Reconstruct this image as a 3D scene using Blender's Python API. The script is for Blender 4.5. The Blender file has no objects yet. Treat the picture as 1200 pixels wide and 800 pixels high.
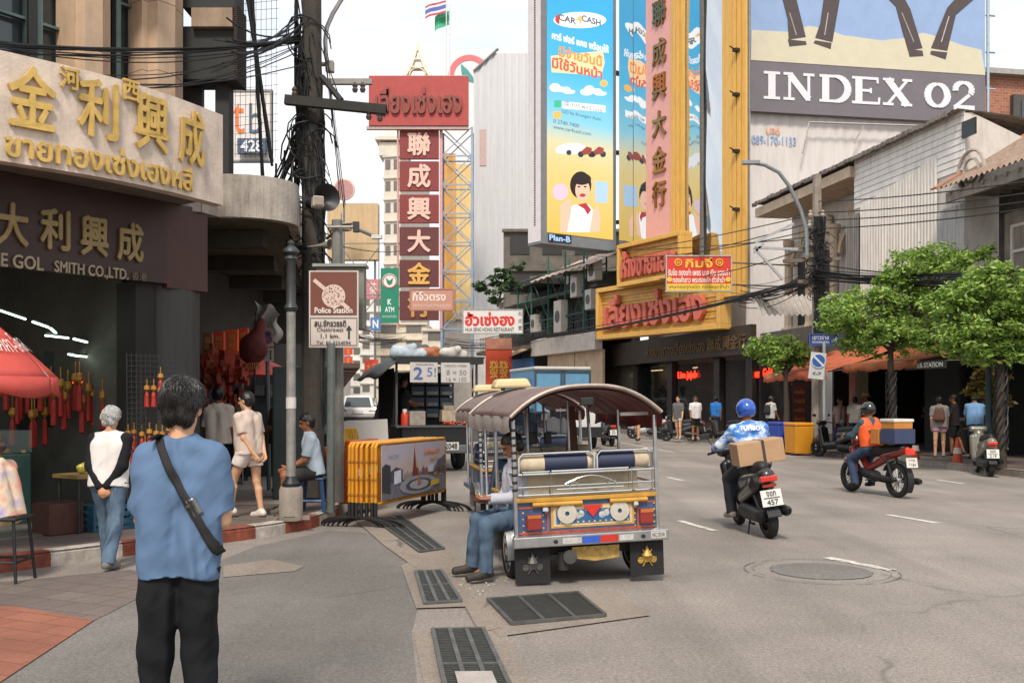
import bpy, bmesh, math, random
import numpy as np
from mathutils import Vector, Matrix, noise as NZ
random.seed(7); RNG = np.random.default_rng(7)
S = bpy.context.scene
COL = S.collection
R = math.radians
PI = math.pi
# ------------------------------------------------------------------ camera, sky, sun, exposure
cam = bpy.data.objects.new('camera', bpy.data.cameras.new('camera')); COL.objects.link(cam)
cam.location = (0, 0, 1.6); cam.rotation_euler = (R(90), 0, 0)
cam.data.lens = 35; cam.data.sensor_width = 36; cam.data.shift_y = 70/1200
cam.data.clip_start = 0.05; cam.data.clip_end = 2000
S.camera = cam
SUN_EL, SUN_AZ = 52, 186            # high, from behind the camera
W = bpy.data.worlds.new('World'); S.world = W; W.use_nodes = True
nt = W.node_tree; nt.nodes.clear()
def wn(t, **k):
    n = nt.nodes.new(t)
    for a, b in k.items(): setattr(n, a, b)
    return n
out = wn('ShaderNodeOutputWorld'); mixs = wn('ShaderNodeMixShader')
sky = wn('ShaderNodeTexSky', sky_type='NISHITA', sun_disc=False, sun_elevation=R(SUN_EL), sun_rotation=R(SUN_AZ), air_density=1.0, dust_density=2.5)
bg1 = wn('ShaderNodeBackground'); bg1.inputs[1].default_value = 0.14
bg2 = wn('ShaderNodeBackground'); bg2.inputs[0].default_value = (.985, .99, 1.0, 1); bg2.inputs[1].default_value = .72
tc = wn('ShaderNodeTexCoord'); mp = wn('ShaderNodeMapping'); mp.inputs['Scale'].default_value = (1, 1, 2.6)
no = wn('ShaderNodeTexNoise'); no.inputs['Scale'].default_value = 1.9; no.inputs['Detail'].default_value = 7; no.inputs['Roughness'].default_value = .55
rp = wn('ShaderNodeValToRGB'); rp.color_ramp.elements[0].position = .34; rp.color_ramp.elements[0].color = (.45, .45, .45, 1); rp.color_ramp.elements[1].position = .62
L = nt.links.new
L(tc.outputs['Generated'], mp.inputs[0]); L(mp.outputs[0], no.inputs[0]); L(no.outputs[0], rp.inputs[0]); L(rp.outputs[0], mixs.inputs[0])
L(sky.outputs[0], bg1.inputs[0]); L(bg1.outputs[0], mixs.inputs[1]); L(bg2.outputs[0], mixs.inputs[2]); L(mixs.outputs[0], out.inputs[0])
sd = bpy.data.lights.new('sun', 'SUN'); sd.energy = 2.1; sd.angle = R(11); sd.color = (1, .93, .82)
so = bpy.data.objects.new('sun', sd); COL.objects.link(so)
_d = Vector((math.sin(R(SUN_AZ))*math.cos(R(SUN_EL)), math.cos(R(SUN_AZ))*math.cos(R(SUN_EL)), math.sin(R(SUN_EL))))
so.rotation_euler = _d.to_track_quat('Z', 'Y').to_euler(); so.location = (0, 0, 60)
S.view_settings.view_transform = 'Standard'; S.view_settings.look = 'None'
S.view_settings.exposure = 0.78; S.view_settings.gamma = 1
S.render.engine = 'CYCLES'
S.cycles.max_bounces = 6; S.cycles.diffuse_bounces = 3; S.cycles.glossy_bounces = 3; S.cycles.transmission_bounces = 4; S.cycles.transparent_max_bounces = 6
S.cycles.use_denoising = True; S.cycles.sample_clamp_indirect = 6
# ------------------------------------------------------------------ pixel <-> place (1200x800 picture, horizon at 470)
FP = 1167.0
def P(x, y, Y): return Vector(((x-600)/FP*Y, Y, 1.6+(470-y)/FP*Y))
def G(x, y, z=0.0):
    Y = (1.6-z)*FP/(y-470); return Vector(((x-600)/FP*Y, Y, z))
# ------------------------------------------------------------------ materials
def hx(s):
    s = s.lstrip('#'); c = [int(s[i:i+2], 16)/255 for i in (0, 2, 4)]
    return tuple(((v+.055)/1.055)**2.4 if v > .04045 else v/12.92 for v in c)
_mc = {}
def M(c, rough=.6, metal=0., var=.18, sc=6., bump=0., bsc=40., spec=.5, dirt=0., alpha=1., coat=0., stretch=(1, 1, 1), trans=0.):
    """A painted / cloth / stone surface: base colour with soft mottling, optional grime and grain."""
    key = (c, rough, metal, var, sc, bump, bsc, spec, dirt, alpha, coat, stretch, trans)
    if key in _mc: return _mc[key]
    rgb = hx(c) if isinstance(c, str) else c
    m = bpy.data.materials.new('surface'); m.use_nodes = True; t = m.node_tree; N = t.nodes; l = t.links.new
    b = N['Principled BSDF']
    b.inputs['Roughness'].default_value = rough; b.inputs['Metallic'].default_value = metal
    b.inputs['Specular IOR Level'].default_value = spec; b.inputs['Alpha'].default_value = alpha
    b.inputs['Coat Weight'].default_value = coat; b.inputs['Transmission Weight'].default_value = trans
    co = N.new('ShaderNodeTexCoord'); mpp = N.new('ShaderNodeMapping'); mpp.inputs['Scale'].default_value = stretch
    l(co.outputs['Object'], mpp.inputs[0])
    nz = N.new('ShaderNodeTexNoise'); nz.inputs['Scale'].default_value = sc; nz.inputs['Detail'].default_value = 6; nz.inputs['Roughness'].default_value = .62
    l(mpp.outputs[0], nz.inputs[0])
    mr = N.new('ShaderNodeMapRange'); mr.inputs[1].default_value = .3; mr.inputs[2].default_value = .7
    mr.inputs[3].default_value = 1-var; mr.inputs[4].default_value = 1+var*.6
    l(nz.outputs[0], mr.inputs[0])
    mx = N.new('ShaderNodeMix'); mx.data_type = 'RGBA'; mx.blend_type = 'MULTIPLY'; mx.inputs[0].default_value = 1
    mx.inputs[6].default_value = (*rgb, 1); l(mr.outputs[0], mx.inputs[7]); last = mx.outputs[2]
    if dirt:
        n2 = N.new('ShaderNodeTexNoise'); n2.inputs['Scale'].default_value = 2.2; n2.inputs['Detail'].default_value = 9; n2.inputs['Roughness'].default_value = .7
        m2 = N.new('ShaderNodeMapping'); m2.inputs['Scale'].default_value = (2.2, 2.2, .45); l(co.outputs['Object'], m2.inputs[0]); l(m2.outputs[0], n2.inputs[0])
        r2 = N.new('ShaderNodeMapRange'); r2.inputs[1].default_value = .48; r2.inputs[2].default_value = .74; r2.inputs[4].default_value = dirt; l(n2.outputs[0], r2.inputs[0])
        mx2 = N.new('ShaderNodeMix'); mx2.data_type = 'RGBA'; l(r2.outputs[0], mx2.inputs[0]); l(last, mx2.inputs[6])
        mx2.inputs[7].default_value = (rgb[0]*.28+.008, rgb[1]*.26+.007, rgb[2]*.23+.006, 1); last = mx2.outputs[2]
    l(last, b.inputs['Base Color'])
    if bump:
        n3 = N.new('ShaderNodeTexNoise'); n3.inputs['Scale'].default_value = bsc; n3.inputs['Detail'].default_value = 4; l(mpp.outputs[0], n3.inputs[0])
        bp = N.new('ShaderNodeBump'); bp.inputs['Strength'].default_value = min(1, bump); bp.inputs['Distance'].default_value = .02 if bsc > 15 else .05
        l(n3.outputs[0], bp.inputs['Height']); l(bp.outputs[0], b.inputs['Normal'])
    _mc[key] = m; return m
def E(c, st=1.0):
    key = ('e', c, st)
    if key in _mc: return _mc[key]
    m = bpy.data.materials.new('lit'); m.use_nodes = True; b = m.node_tree.nodes['Principled BSDF']; rgb = hx(c) if isinstance(c, str) else c
    b.inputs['Base Color'].default_value = (*[v*.3 for v in rgb], 1); b.inputs['Emission Color'].default_value = (*rgb, 1); b.inputs['Emission Strength'].default_value = st
    b.inputs['Roughness'].default_value = .4
    _mc[key] = m; return m
def GL(c='#202a2c', rough=.06):     # dark window glass, reflective
    return M(c, rough=rough, var=.05, spec=.8)
CH = M('#c9c9c6', .22, 1., .12, 9)          # chrome
STEEL = M('#8b8d8c', .42, .85, .2, 8)
DKM = M('#2a2b2b', .5, .3, .2, 8)
BLK = M('#161616', .6, 0, .25, 8)
RUB = M('#1c1b1a', .85, 0, .25, 20)
# ------------------------------------------------------------------ mesh builder
class MB:
    def __init__(s): s.v = []; s.f = []; s.mi = []; s.m = 0; s.T = None
    def _add(s, vs, fs):
        o = len(s.v)
        s.v += [tuple(s.T @ Vector(p)) for p in vs] if s.T else [tuple(p) for p in vs]
        for f in fs: s.f.append(tuple(i+o for i in f)); s.mi.append(s.m)
        return s
    def box(s, c, d, rz=0, rx=0, ry=0, taper=1.0):
        x, y, z = [a/2 for a in d]; t = taper
        vs = [Vector(p) for p in ((-x, -y, -z), (x, -y, -z), (x, y, -z), (-x, y, -z), (-x*t, -y*t, z), (x*t, -y*t, z), (x*t, y*t, z), (-x*t, y*t, z))]
        if rz or rx or ry:
            q = Matrix.Rotation(rz, 3, 'Z') @ Matrix.Rotation(ry, 3, 'Y') @ Matrix.Rotation(rx, 3, 'X'); vs = [q @ p for p in vs]
        c = Vector(c); return s._add([p+c for p in vs], [(0, 3, 2, 1), (4, 5, 6, 7), (0, 1, 5, 4), (1, 2, 6, 5), (2, 3, 7, 6), (3, 0, 4, 7)])
    def span(s, a, b):  # box from min corner to max corner
        return s.box([(a[i]+b[i])/2 for i in range(3)], [abs(b[i]-a[i]) for i in range(3)])
    def tube(s, pts, r, n=8, closed=False, caps=True):
        pts = [Vector(p) for p in pts]; k = len(pts); rs = r if isinstance(r, (list, tuple)) else [r]*k
        vs = []; fs = []; up = None
        for i, p in enumerate(pts):
            if closed: d = pts[(i+1) % k]-pts[i-1]
            else: d = (pts[min(i+1, k-1)]-pts[max(i-1, 0)])
            if d.length < 1e-9: d = Vector((0, 0, 1))
            d.normalize()
            if up is None: up = Vector((0, 0, 1)) if abs(d.z) < .9 else Vector((1, 0, 0))
            a = d.cross(up)
            if a.length < 1e-6: a = d.cross(Vector((.3, .8, .1)))
            a.normalize(); b = a.cross(d).normalized(); up = b
            for j in range(n):
                w = 2*PI*j/n; vs.append(p+(a*math.cos(w)+b*math.sin(w))*rs[i])
        for i in range(k if closed else k-1):
            i2 = (i+1) % k
            for j in range(n): j2 = (j+1) % n; fs.append((i*n+j, i*n+j2, i2*n+j2, i2*n+j))
        if caps and not closed: fs.append(tuple(range(n))); fs.append(tuple(reversed(range((k-1)*n, k*n))))
        return s._add(vs, fs)
    def beam(s, a, b, w, h=None):   # rectangular bar from a to b
        a, b = Vector(a), Vector(b); d = b-a; L_ = d.length; h = h or w
        q = d.to_track_quat('Y', 'Z').to_matrix(); x, z = w/2, h/2
        vs = [a+q @ Vector(p) for p in ((-x, 0, -z), (x, 0, -z), (x, L_, -z), (-x, L_, -z), (-x, 0, z), (x, 0, z), (x, L_, z), (-x, L_, z))]
        return s._add(vs, [(0, 3, 2, 1), (4, 5, 6, 7), (0, 1, 5, 4), (1, 2, 6, 5), (2, 3, 7, 6), (3, 0, 4, 7)])
    def prism(s, poly, off):        # polygon (3-D points) extruded by vector
        a = [Vector(p) for p in poly]; off = Vector(off); n = len(a)
        return s._add(a+[p+off for p in a], [tuple(reversed(range(n))), tuple(range(n, 2*n))]+[(i, (i+1) % n, n+(i+1) % n, n+i) for i in range(n)])
    def poly(s, pts): return s._add(pts, [tuple(range(len(pts)))])
    def lathe(s, prof, c=(0, 0, 0), ax='Z', n=20, caps=True):
        vs = []; fs = []; c = Vector(c)
        for r, z in prof:
            for j in range(n):
                w = 2*PI*j/n; p = (r*math.cos(w), r*math.sin(w), z)
                if ax == 'X': p = (p[2], p[0], p[1])
                elif ax == 'Y': p = (p[1], p[2], p[0])
                vs.append(Vector(p)+c)
        k = len(prof)
        for i in range(k-1):
            for j in range(n): j2 = (j+1) % n; fs.append((i*n+j, i*n+j2, (i+1)*n+j2, (i+1)*n+j))
        if caps and prof[0][0] > 1e-4: fs.append(tuple(reversed(range(n))))
        if caps and prof[-1][0] > 1e-4: fs.append(tuple(range((k-1)*n, k*n)))
        return s._add(vs, fs)
    def grid(s, fn, nu, nv):        # fn(u,v)->point
        vs = [fn(i/nu, j/nv) for j in range(nv+1) for i in range(nu+1)]
        return s._add(vs, [(j*(nu+1)+i, j*(nu+1)+i+1, (j+1)*(nu+1)+i+1, (j+1)*(nu+1)+i) for j in range(nv) for i in range(nu)])
    def corr(s, x0, x1, z0, z1, y=0, pitch=.16, amp=.025, ztop=None):    # corrugated sheet in the x-z plane
        n = max(4, int((x1-x0)/pitch*4)); zt = ztop or (lambda u: z1)
        return s.grid(lambda u, v: (x0+(x1-x0)*u, y-amp*math.sin(2*PI*u*(x1-x0)/pitch), z0+(zt(u)-z0)*v), n, 1)
    def build(s, name, mat, parent=None, smooth=False, bevel=0, loc=None):
        me = bpy.data.meshes.new(name); me.from_pydata(s.v, [], s.f)
        for m in (mat if isinstance(mat, (list, tuple)) else [mat]): me.materials.append(m)
        if any(s.mi): me.polygons.foreach_set('material_index', s.mi)
        bm = bmesh.new(); bm.from_mesh(me); bmesh.ops.recalc_face_normals(bm, faces=bm.faces); bm.to_mesh(me); bm.free()
        return link(name, me, parent, smooth, bevel, loc)
def link(name, me, parent=None, smooth=False, bevel=0, loc=None):
    o = bpy.data.objects.new(name, me); COL.objects.link(o)
    if parent: o.parent = parent
    if loc is not None: o.location = loc
    if smooth:
        me.shade_smooth()
        if smooth != 'all': me.set_sharp_from_angle(angle=R(40))
    if bevel:
        b = o.modifiers.new('bevel', 'BEVEL'); b.width = bevel; b.segments = 2; b.limit_method = 'ANGLE'; b.angle_limit = R(35)
    return o
def tag(o, label, cat, group=None):
    o['label'] = label; o['category'] = cat
    if group: o['group'] = group
    return o
def thing(name, label, cat, loc=(0, 0, 0), rz=0, group=None):
    o = bpy.data.objects.new(name, None); COL.objects.link(o); o.empty_display_size = .2
    o.location = loc; o.rotation_euler = (0, 0, rz); return tag(o, label, cat, group)
def structure(o): o['kind'] = 'structure'; return o
def stuff(o): o['kind'] = 'stuff'; return o
def children(o): return [c for c in COL.objects if c.parent == o]
def dup(root, loc, rz, label, group=None, swap=None):
    """Copy a thing with its parts and sub-parts; swap maps part-name stems to a new material."""
    r = root.copy(); COL.objects.link(r); r.location = loc; r.rotation_euler = (root.rotation_euler[0], root.rotation_euler[1], rz); r['label'] = label
    if group: r['group'] = group
    def rec(src, dst):
        for ch in children(src):
            c = ch.copy(); COL.objects.link(c); c.parent = dst; k = ch.name.split('.')[0]
            if swap and k in swap:
                c.data = c.data.copy(); c.data.materials[0] = swap[k]
            rec(ch, c)
    rec(root, r); return r
# ------------------------------------------------------------------ lettering
def letters(s, mat, parent, c, w=None, h=None, name='lettering', ext=.006, bold=0., sub=None, rot=0., shear=0., fit=True):
    """Text standing in the parent's x-z plane, facing -y, fitted into a w x h box centred on c."""
    cu = bpy.data.curves.new('t', 'FONT'); cu.body = s; cu.size = 1; cu.align_x = 'CENTER'; cu.resolution_u = 3; cu.shear = shear
    o = bpy.data.objects.new('t', cu); COL.objects.link(o); dg = bpy.context.evaluated_depsgraph_get(); dg.update()
    me = bpy.data.meshes.new_from_object(o.evaluated_get(dg)); bpy.data.objects.remove(o); bpy.data.curves.remove(cu)
    n = len(me.vertices)
    if n == 0: return None
    co = np.empty(n*3); me.vertices.foreach_get('co', co); co = co.reshape(-1, 3)
    lo, hi = co.min(0), co.max(0); d = hi-lo; mid = (lo+hi)/2
    if w and h: kx, ky = w/d[0], h/d[1]
    elif w: kx = ky = w/d[0]
    else: kx = ky = h/d[1]
    x = (co[:, 0]-mid[0])*kx; z = (co[:, 1]-mid[1])*ky
    if rot: x, z = x*math.cos(rot)-z*math.sin(rot), x*math.sin(rot)+z*math.cos(rot)
    # extrude: keep front face at -ext, add sides
    bm = bmesh.new(); bm.from_mesh(me)
    for i, v in enumerate(bm.verts): v.co = (x[i], 0, z[i])
    bmesh.ops.remove_doubles(bm, verts=bm.verts, dist=1e-6)
    if bold:                                   # embolden: shifted copies, each a hair deeper
        g0 = list(bm.verts)+list(bm.edges)+list(bm.faces)
        for i_, (sx_, sz_) in enumerate(((1, 0), (-1, 0), (0, 1), (0, -1))):
            r = bmesh.ops.duplicate(bm, geom=g0); bmesh.ops.translate(bm, verts=[g for g in r['geom'] if isinstance(g, bmesh.types.BMVert)], vec=(sx_*bold*kx, -.0007*(i_+1), sz_*bold*ky))
    if ext > 0:
        r = bmesh.ops.extrude_face_region(bm, geom=list(bm.faces)); 
        bmesh.ops.translate(bm, verts=[g for g in r['geom'] if isinstance(g, bmesh.types.BMVert)], vec=(0, -ext, 0))
    bmesh.ops.translate(bm, verts=bm.verts, vec=c)
    for f_ in bm.faces: f_.smooth = False
    bm.to_mesh(me); bm.free(); me.materials.clear(); me.materials.append(mat); me.name = name
    return link(name, me, parent)
def sign(label, xl, yt, xr, yb, Y, mat, texts=(), Yr=None, thick=.1, border=None, bw=.05, name='shop_sign', cat='sign', group=None, z0=None):
    """A flat board whose picture corners are (xl,yt)-(xr,yb) at distance Y (left end) and Yr (right end); returns root, w, h."""
    Yr = Yr or Y; a = P(xl, yb, Y); b = P(xr, yb, Yr); h = (yb-yt)/FP*Y
    d = Vector((b.x-a.x, b.y-a.y, 0)); w = d.length; zb = a.z
    root = thing(name, label, cat, (a.x+d.x/2, a.y+d.y/2, zb), math.atan2(d.y, d.x), group)
    MB().box((0, thick/2, h/2), (w, thick, h)).build('panel', mat, root)
    if border:
        f = MB(); t = bw; y = -.012
        f.box((0, thick/2+y, t/2), (w+.01, thick+.03, t)); f.box((0, thick/2+y, h-t/2), (w+.01, thick+.03, t))
        f.box((-w/2+t/2, thick/2+y, h/2), (t, thick+.026, h-2*t)); f.box((w/2-t/2, thick/2+y, h/2), (t, thick+.026, h-2*t)); f.build('frame', border, root)
    for t in texts:
        s, fx, fz, fw, fh, m = t[:6]; letters(s, m, root, (fx*w, -.004, fz*h), fw*w, fh*h if fh else None, bold=t[6] if len(t) > 6 else .0, ext=t[7] if len(t) > 7 else .008)
    return root, w, h
# ------------------------------------------------------------------ soft bodies: smooth union of tapered capsules, polygonised on a grid
def _seg(p, a, b, ra, rb):
    a = np.asarray(a, float); d = np.asarray(b, float)-a; L2 = max(1e-12, d @ d)
    t = np.clip(((p-a) @ d)/L2, 0, 1); q = p-a-t[..., None]*d
    return np.sqrt((q*q).sum(-1))-(ra+(rb-ra)*t)
def blob(prims, cell, k=.02, wr=0., seed=0, wf=18.):
    """prims: ('c',a,b,ra,rb[,clips]) | ('e',centre,radii,R3[,clips]); negative-first marker '-' subtracts. clips = [(point, normal)] keeps the side the normal points away from."""
    lo = np.full(3, 1e9); hi = -lo; bbs = []
    for q in prims:
        t = q[0].strip('-')
        if t == 'c': a, b = np.array(q[1], float), np.array(q[2], float); r = max(q[3], q[4]); l_, h_ = np.minimum(a, b)-r, np.maximum(a, b)+r
        else: c = np.array(q[1], float); r = max(q[2]); l_, h_ = c-r, c+r
        bbs.append((l_, h_))
        if q[0][0] != '-': lo = np.minimum(lo, l_); hi = np.maximum(hi, h_)
    pad = 3*cell+wr; lo = lo-pad; hi = hi+pad; n = np.ceil((hi-lo)/cell).astype(int)+1
    f = np.full(n, 1.0, dtype=np.float32)
    for q, (l_, h_) in zip(prims, bbs):
        m = k+3*cell+wr; i0 = np.clip(np.floor((l_-m-lo)/cell).astype(int), 0, n-1); i1 = np.clip(np.ceil((h_+m-lo)/cell).astype(int)+1, 1, n)
        ax = [lo[i]+cell*np.arange(i0[i], i1[i]) for i in range(3)]
        p = np.stack(np.meshgrid(*ax, indexing='ij'), -1)
        if q[0].strip('-') == 'c': d = _seg(p, q[1], q[2], q[3], q[4]); cl = q[5] if len(q) > 5 else ()
        else:
            u = (p-np.array(q[1], float)); 
            if q[3] is not None: u = u @ np.array(q[3], float)
            rr = np.array(q[2], float); k0 = np.sqrt(((u/rr)**2).sum(-1)); k1 = np.sqrt(((u/rr**2)**2).sum(-1)); d = k0*(k0-1)/np.maximum(k1, 1e-9); cl = q[4] if len(q) > 4 else ()
        sl = tuple(slice(i0[i], i1[i]) for i in range(3)); g = f[sl]
        for pt, nn in cl: d = np.maximum(d, (p-np.array(pt, float)) @ np.array(nn, float))
        if q[0][0] == '-':
            f[sl] = np.maximum(g, -d)
        else:
            h = np.clip(.5+.5*(g-d)/k, 0, 1); f[sl] = g+(d-g)*h-k*h*(1-h)
    if wr:
        ax = [lo[i]+cell*np.arange(n[i]) for i in range(3)]; X, Y_, Z = np.meshgrid(*ax, indexing='ij'); rg = np.random.default_rng(seed)
        w = 0
        for i in range(5):
            d = rg.normal(size=3); d /= np.linalg.norm(d); fr = wf*(1+.55*i); w = w+np.sin((X*d[0]+Y_*d[1]+Z*d[2])*fr+rg.uniform(0, 6)+1.7*np.sin((X*d[1]-Z*d[0])*fr*.5))/(1+.5*i)
        f = f+wr*.45*w
    return surfnet(f, lo, cell)
def surfnet(f, lo, h):
    ins = f < 0; n = np.array(f.shape)
    c = np.zeros(n-1, int)
    for dx in (0, 1):
        for dy in (0, 1):
            for dz in (0, 1): c += ins[dx:n[0]-1+dx, dy:n[1]-1+dy, dz:n[2]-1+dz]
    act = (c > 0) & (c < 8); idx = np.full(n-1, -1, int); ijk = np.argwhere(act); idx[act] = np.arange(len(ijk))
    acc = np.zeros((len(ijk), 3)); cnt = np.zeros(len(ijk))
    cor = [(0, 0, 0), (1, 0, 0), (0, 1, 0), (1, 1, 0), (0, 0, 1), (1, 0, 1), (0, 1, 1), (1, 1, 1)]
    fv = [f[ijk[:, 0]+a, ijk[:, 1]+b, ijk[:, 2]+g].astype(float) for a, b, g in cor]
    for i in range(8):
        for j in range(i+1, 8):
            if sum(abs(cor[i][q]-cor[j][q]) for q in range(3)) != 1: continue
            a, b = fv[i], fv[j]; mk = (a < 0) != (b < 0); t = np.where(mk, a/np.where(mk, a-b, 1), 0)
            for q in range(3): acc[:, q] += np.where(mk, cor[i][q]+t*(cor[j][q]-cor[i][q]), 0)
            cnt += mk
    v = lo+(ijk+acc/cnt[:, None])*h; fs = []
    for q in range(3):
        a = [slice(None)]*3; b = [slice(None)]*3; a[q] = slice(0, n[q]-1); b[q] = slice(1, n[q])
        s0 = ins[tuple(a)]; s1 = ins[tuple(b)]; e = np.argwhere(s0 != s1); o1, o2 = (q+1) % 3, (q+2) % 3
        e = e[(e[:, o1] > 0) & (e[:, o2] > 0) & (e[:, o1] < n[o1]-1) & (e[:, o2] < n[o2]-1)]
        def cid(d1, d2):
            w = e.copy(); w[:, o1] -= d1; w[:, o2] -= d2; return idx[w[:, 0], w[:, 1], w[:, 2]]
        qd = np.stack([cid(0, 0), cid(1, 0), cid(1, 1), cid(0, 1)], -1); fl = ~s0[e[:, 0], e[:, 1], e[:, 2]]
        qd[~fl] = qd[~fl][:, ::-1]; fs.append(qd[:, ::-1])
    return v, np.concatenate(fs)
def blob_obj(name, prims, cell, mat, parent, k=.02, wr=0., seed=0, wf=18., fold=0.):
    v, fc = blob(prims, cell, k, wr, seed, wf)
    me = bpy.data.meshes.new(name); me.vertices.add(len(v)); me.vertices.foreach_set('co', v.ravel())
    me.loops.add(fc.size); me.loops.foreach_set('vertex_index', fc.ravel().astype(np.int32)); me.polygons.add(len(fc)); me.polygons.foreach_set('loop_start', np.arange(0, fc.size, 4, dtype=np.int32))
    me.update(calc_edges=True); me.validate()
    if fold:                                    # drape folds: ridged noise pushed along the normals
        no_ = np.empty(len(v)*3, dtype=np.float32); me.vertex_normals.foreach_get('vector', no_); no_ = no_.reshape(-1, 3)
        c_, s_ = math.cos(.65), math.sin(.65); d = np.array([NZ.ridged_multi_fractal(Vector(((x*c_-z*s_)*8+seed, y*6, (x*s_+z*c_)*2.6)), 1.0, 2.2, 2, 1.0, 2.0) for x, y, z in v]); d = (d-d.mean())*fold
        v2 = v+no_*np.clip(d, -fold*2, fold*2)[:, None]; me.vertices.foreach_set('co', v2.ravel()); me.update()
    me.materials.append(mat); return link(name, me, parent, 'all')
# ------------------------------------------------------------------ people
SKIN = M('#b98463', .55, 0, .08, 20, spec=.35); SKIN2 = M('#8a5a40', .55, 0, .08, 20, spec=.35); SKIN3 = M('#c99a78', .55, 0, .08, 20, spec=.35)
HAIRB = M('#17120f', .42, 0, .25, 50, .2, 160, stretch=(1, 1, .15)); HAIRG = M('#a9a7a3', .6, 0, .3, 70, .5, 160, stretch=(1, 1, .3))
def cloth(c, var=.10, rough=.85, fold=.6, sc=4.5, vsc=7, det=2):
    """Woven cloth: slight mottling, soft ridged folds and a fine weave."""
    m = bpy.data.materials.new('cloth'); m.use_nodes = True; N = m.node_tree.nodes; l = m.node_tree.links.new; b = N['Principled BSDF']; co = N.new('ShaderNodeTexCoord').outputs['Object']
    def nz(sc, det, vec, rot=(0, 0, 0), typ=None, dist=0):
        mp = N.new('ShaderNodeMapping'); mp.inputs['Scale'].default_value = vec; mp.inputs['Rotation'].default_value = rot; l(co, mp.inputs[0]); n = N.new('ShaderNodeTexNoise')
        if typ: n.noise_type = typ
        n.inputs['Scale'].default_value = sc; n.inputs['Detail'].default_value = det; n.inputs['Distortion'].default_value = dist; l(mp.outputs[0], n.inputs['Vector']); return n.outputs['Fac']
    mr = N.new('ShaderNodeMapRange'); mr.inputs[1].default_value = .3; mr.inputs[2].default_value = .7; mr.inputs[3].default_value = 1-var; mr.inputs[4].default_value = 1+var*.7; l(nz(vsc, 5, (1, 1, 1)), mr.inputs[0])
    x = N.new('ShaderNodeMix'); x.data_type = 'RGBA'; x.blend_type = 'MULTIPLY'; x.inputs[0].default_value = 1; x.inputs[6].default_value = (*hx(c), 1); l(mr.outputs[0], x.inputs[7]); l(x.outputs[2], b.inputs['Base Color'])
    b.inputs['Roughness'].default_value = rough; b.inputs['Specular IOR Level'].default_value = .2
    b1 = N.new('ShaderNodeBump'); b1.inputs['Strength'].default_value = fold; b1.inputs['Distance'].default_value = .04+max(0, fold-.6)*.4; l(nz(sc, det, (1, 1, .42), (0, R(35), 0), 'RIDGED_MULTIFRACTAL', .6), b1.inputs['Height'])
    b2 = N.new('ShaderNodeBump'); b2.inputs['Strength'].default_value = .3; b2.inputs['Distance'].default_value = .004; l(nz(300, 2, (1, 1, 1)), b2.inputs['Height']); l(b1.outputs[0], b2.inputs['Normal']); l(b2.outputs[0], b.inputs['Normal']); return m
def npv(*a): return np.array(a, float)
def unit(v): v = np.asarray(v, float); return v/np.linalg.norm(v)
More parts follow.
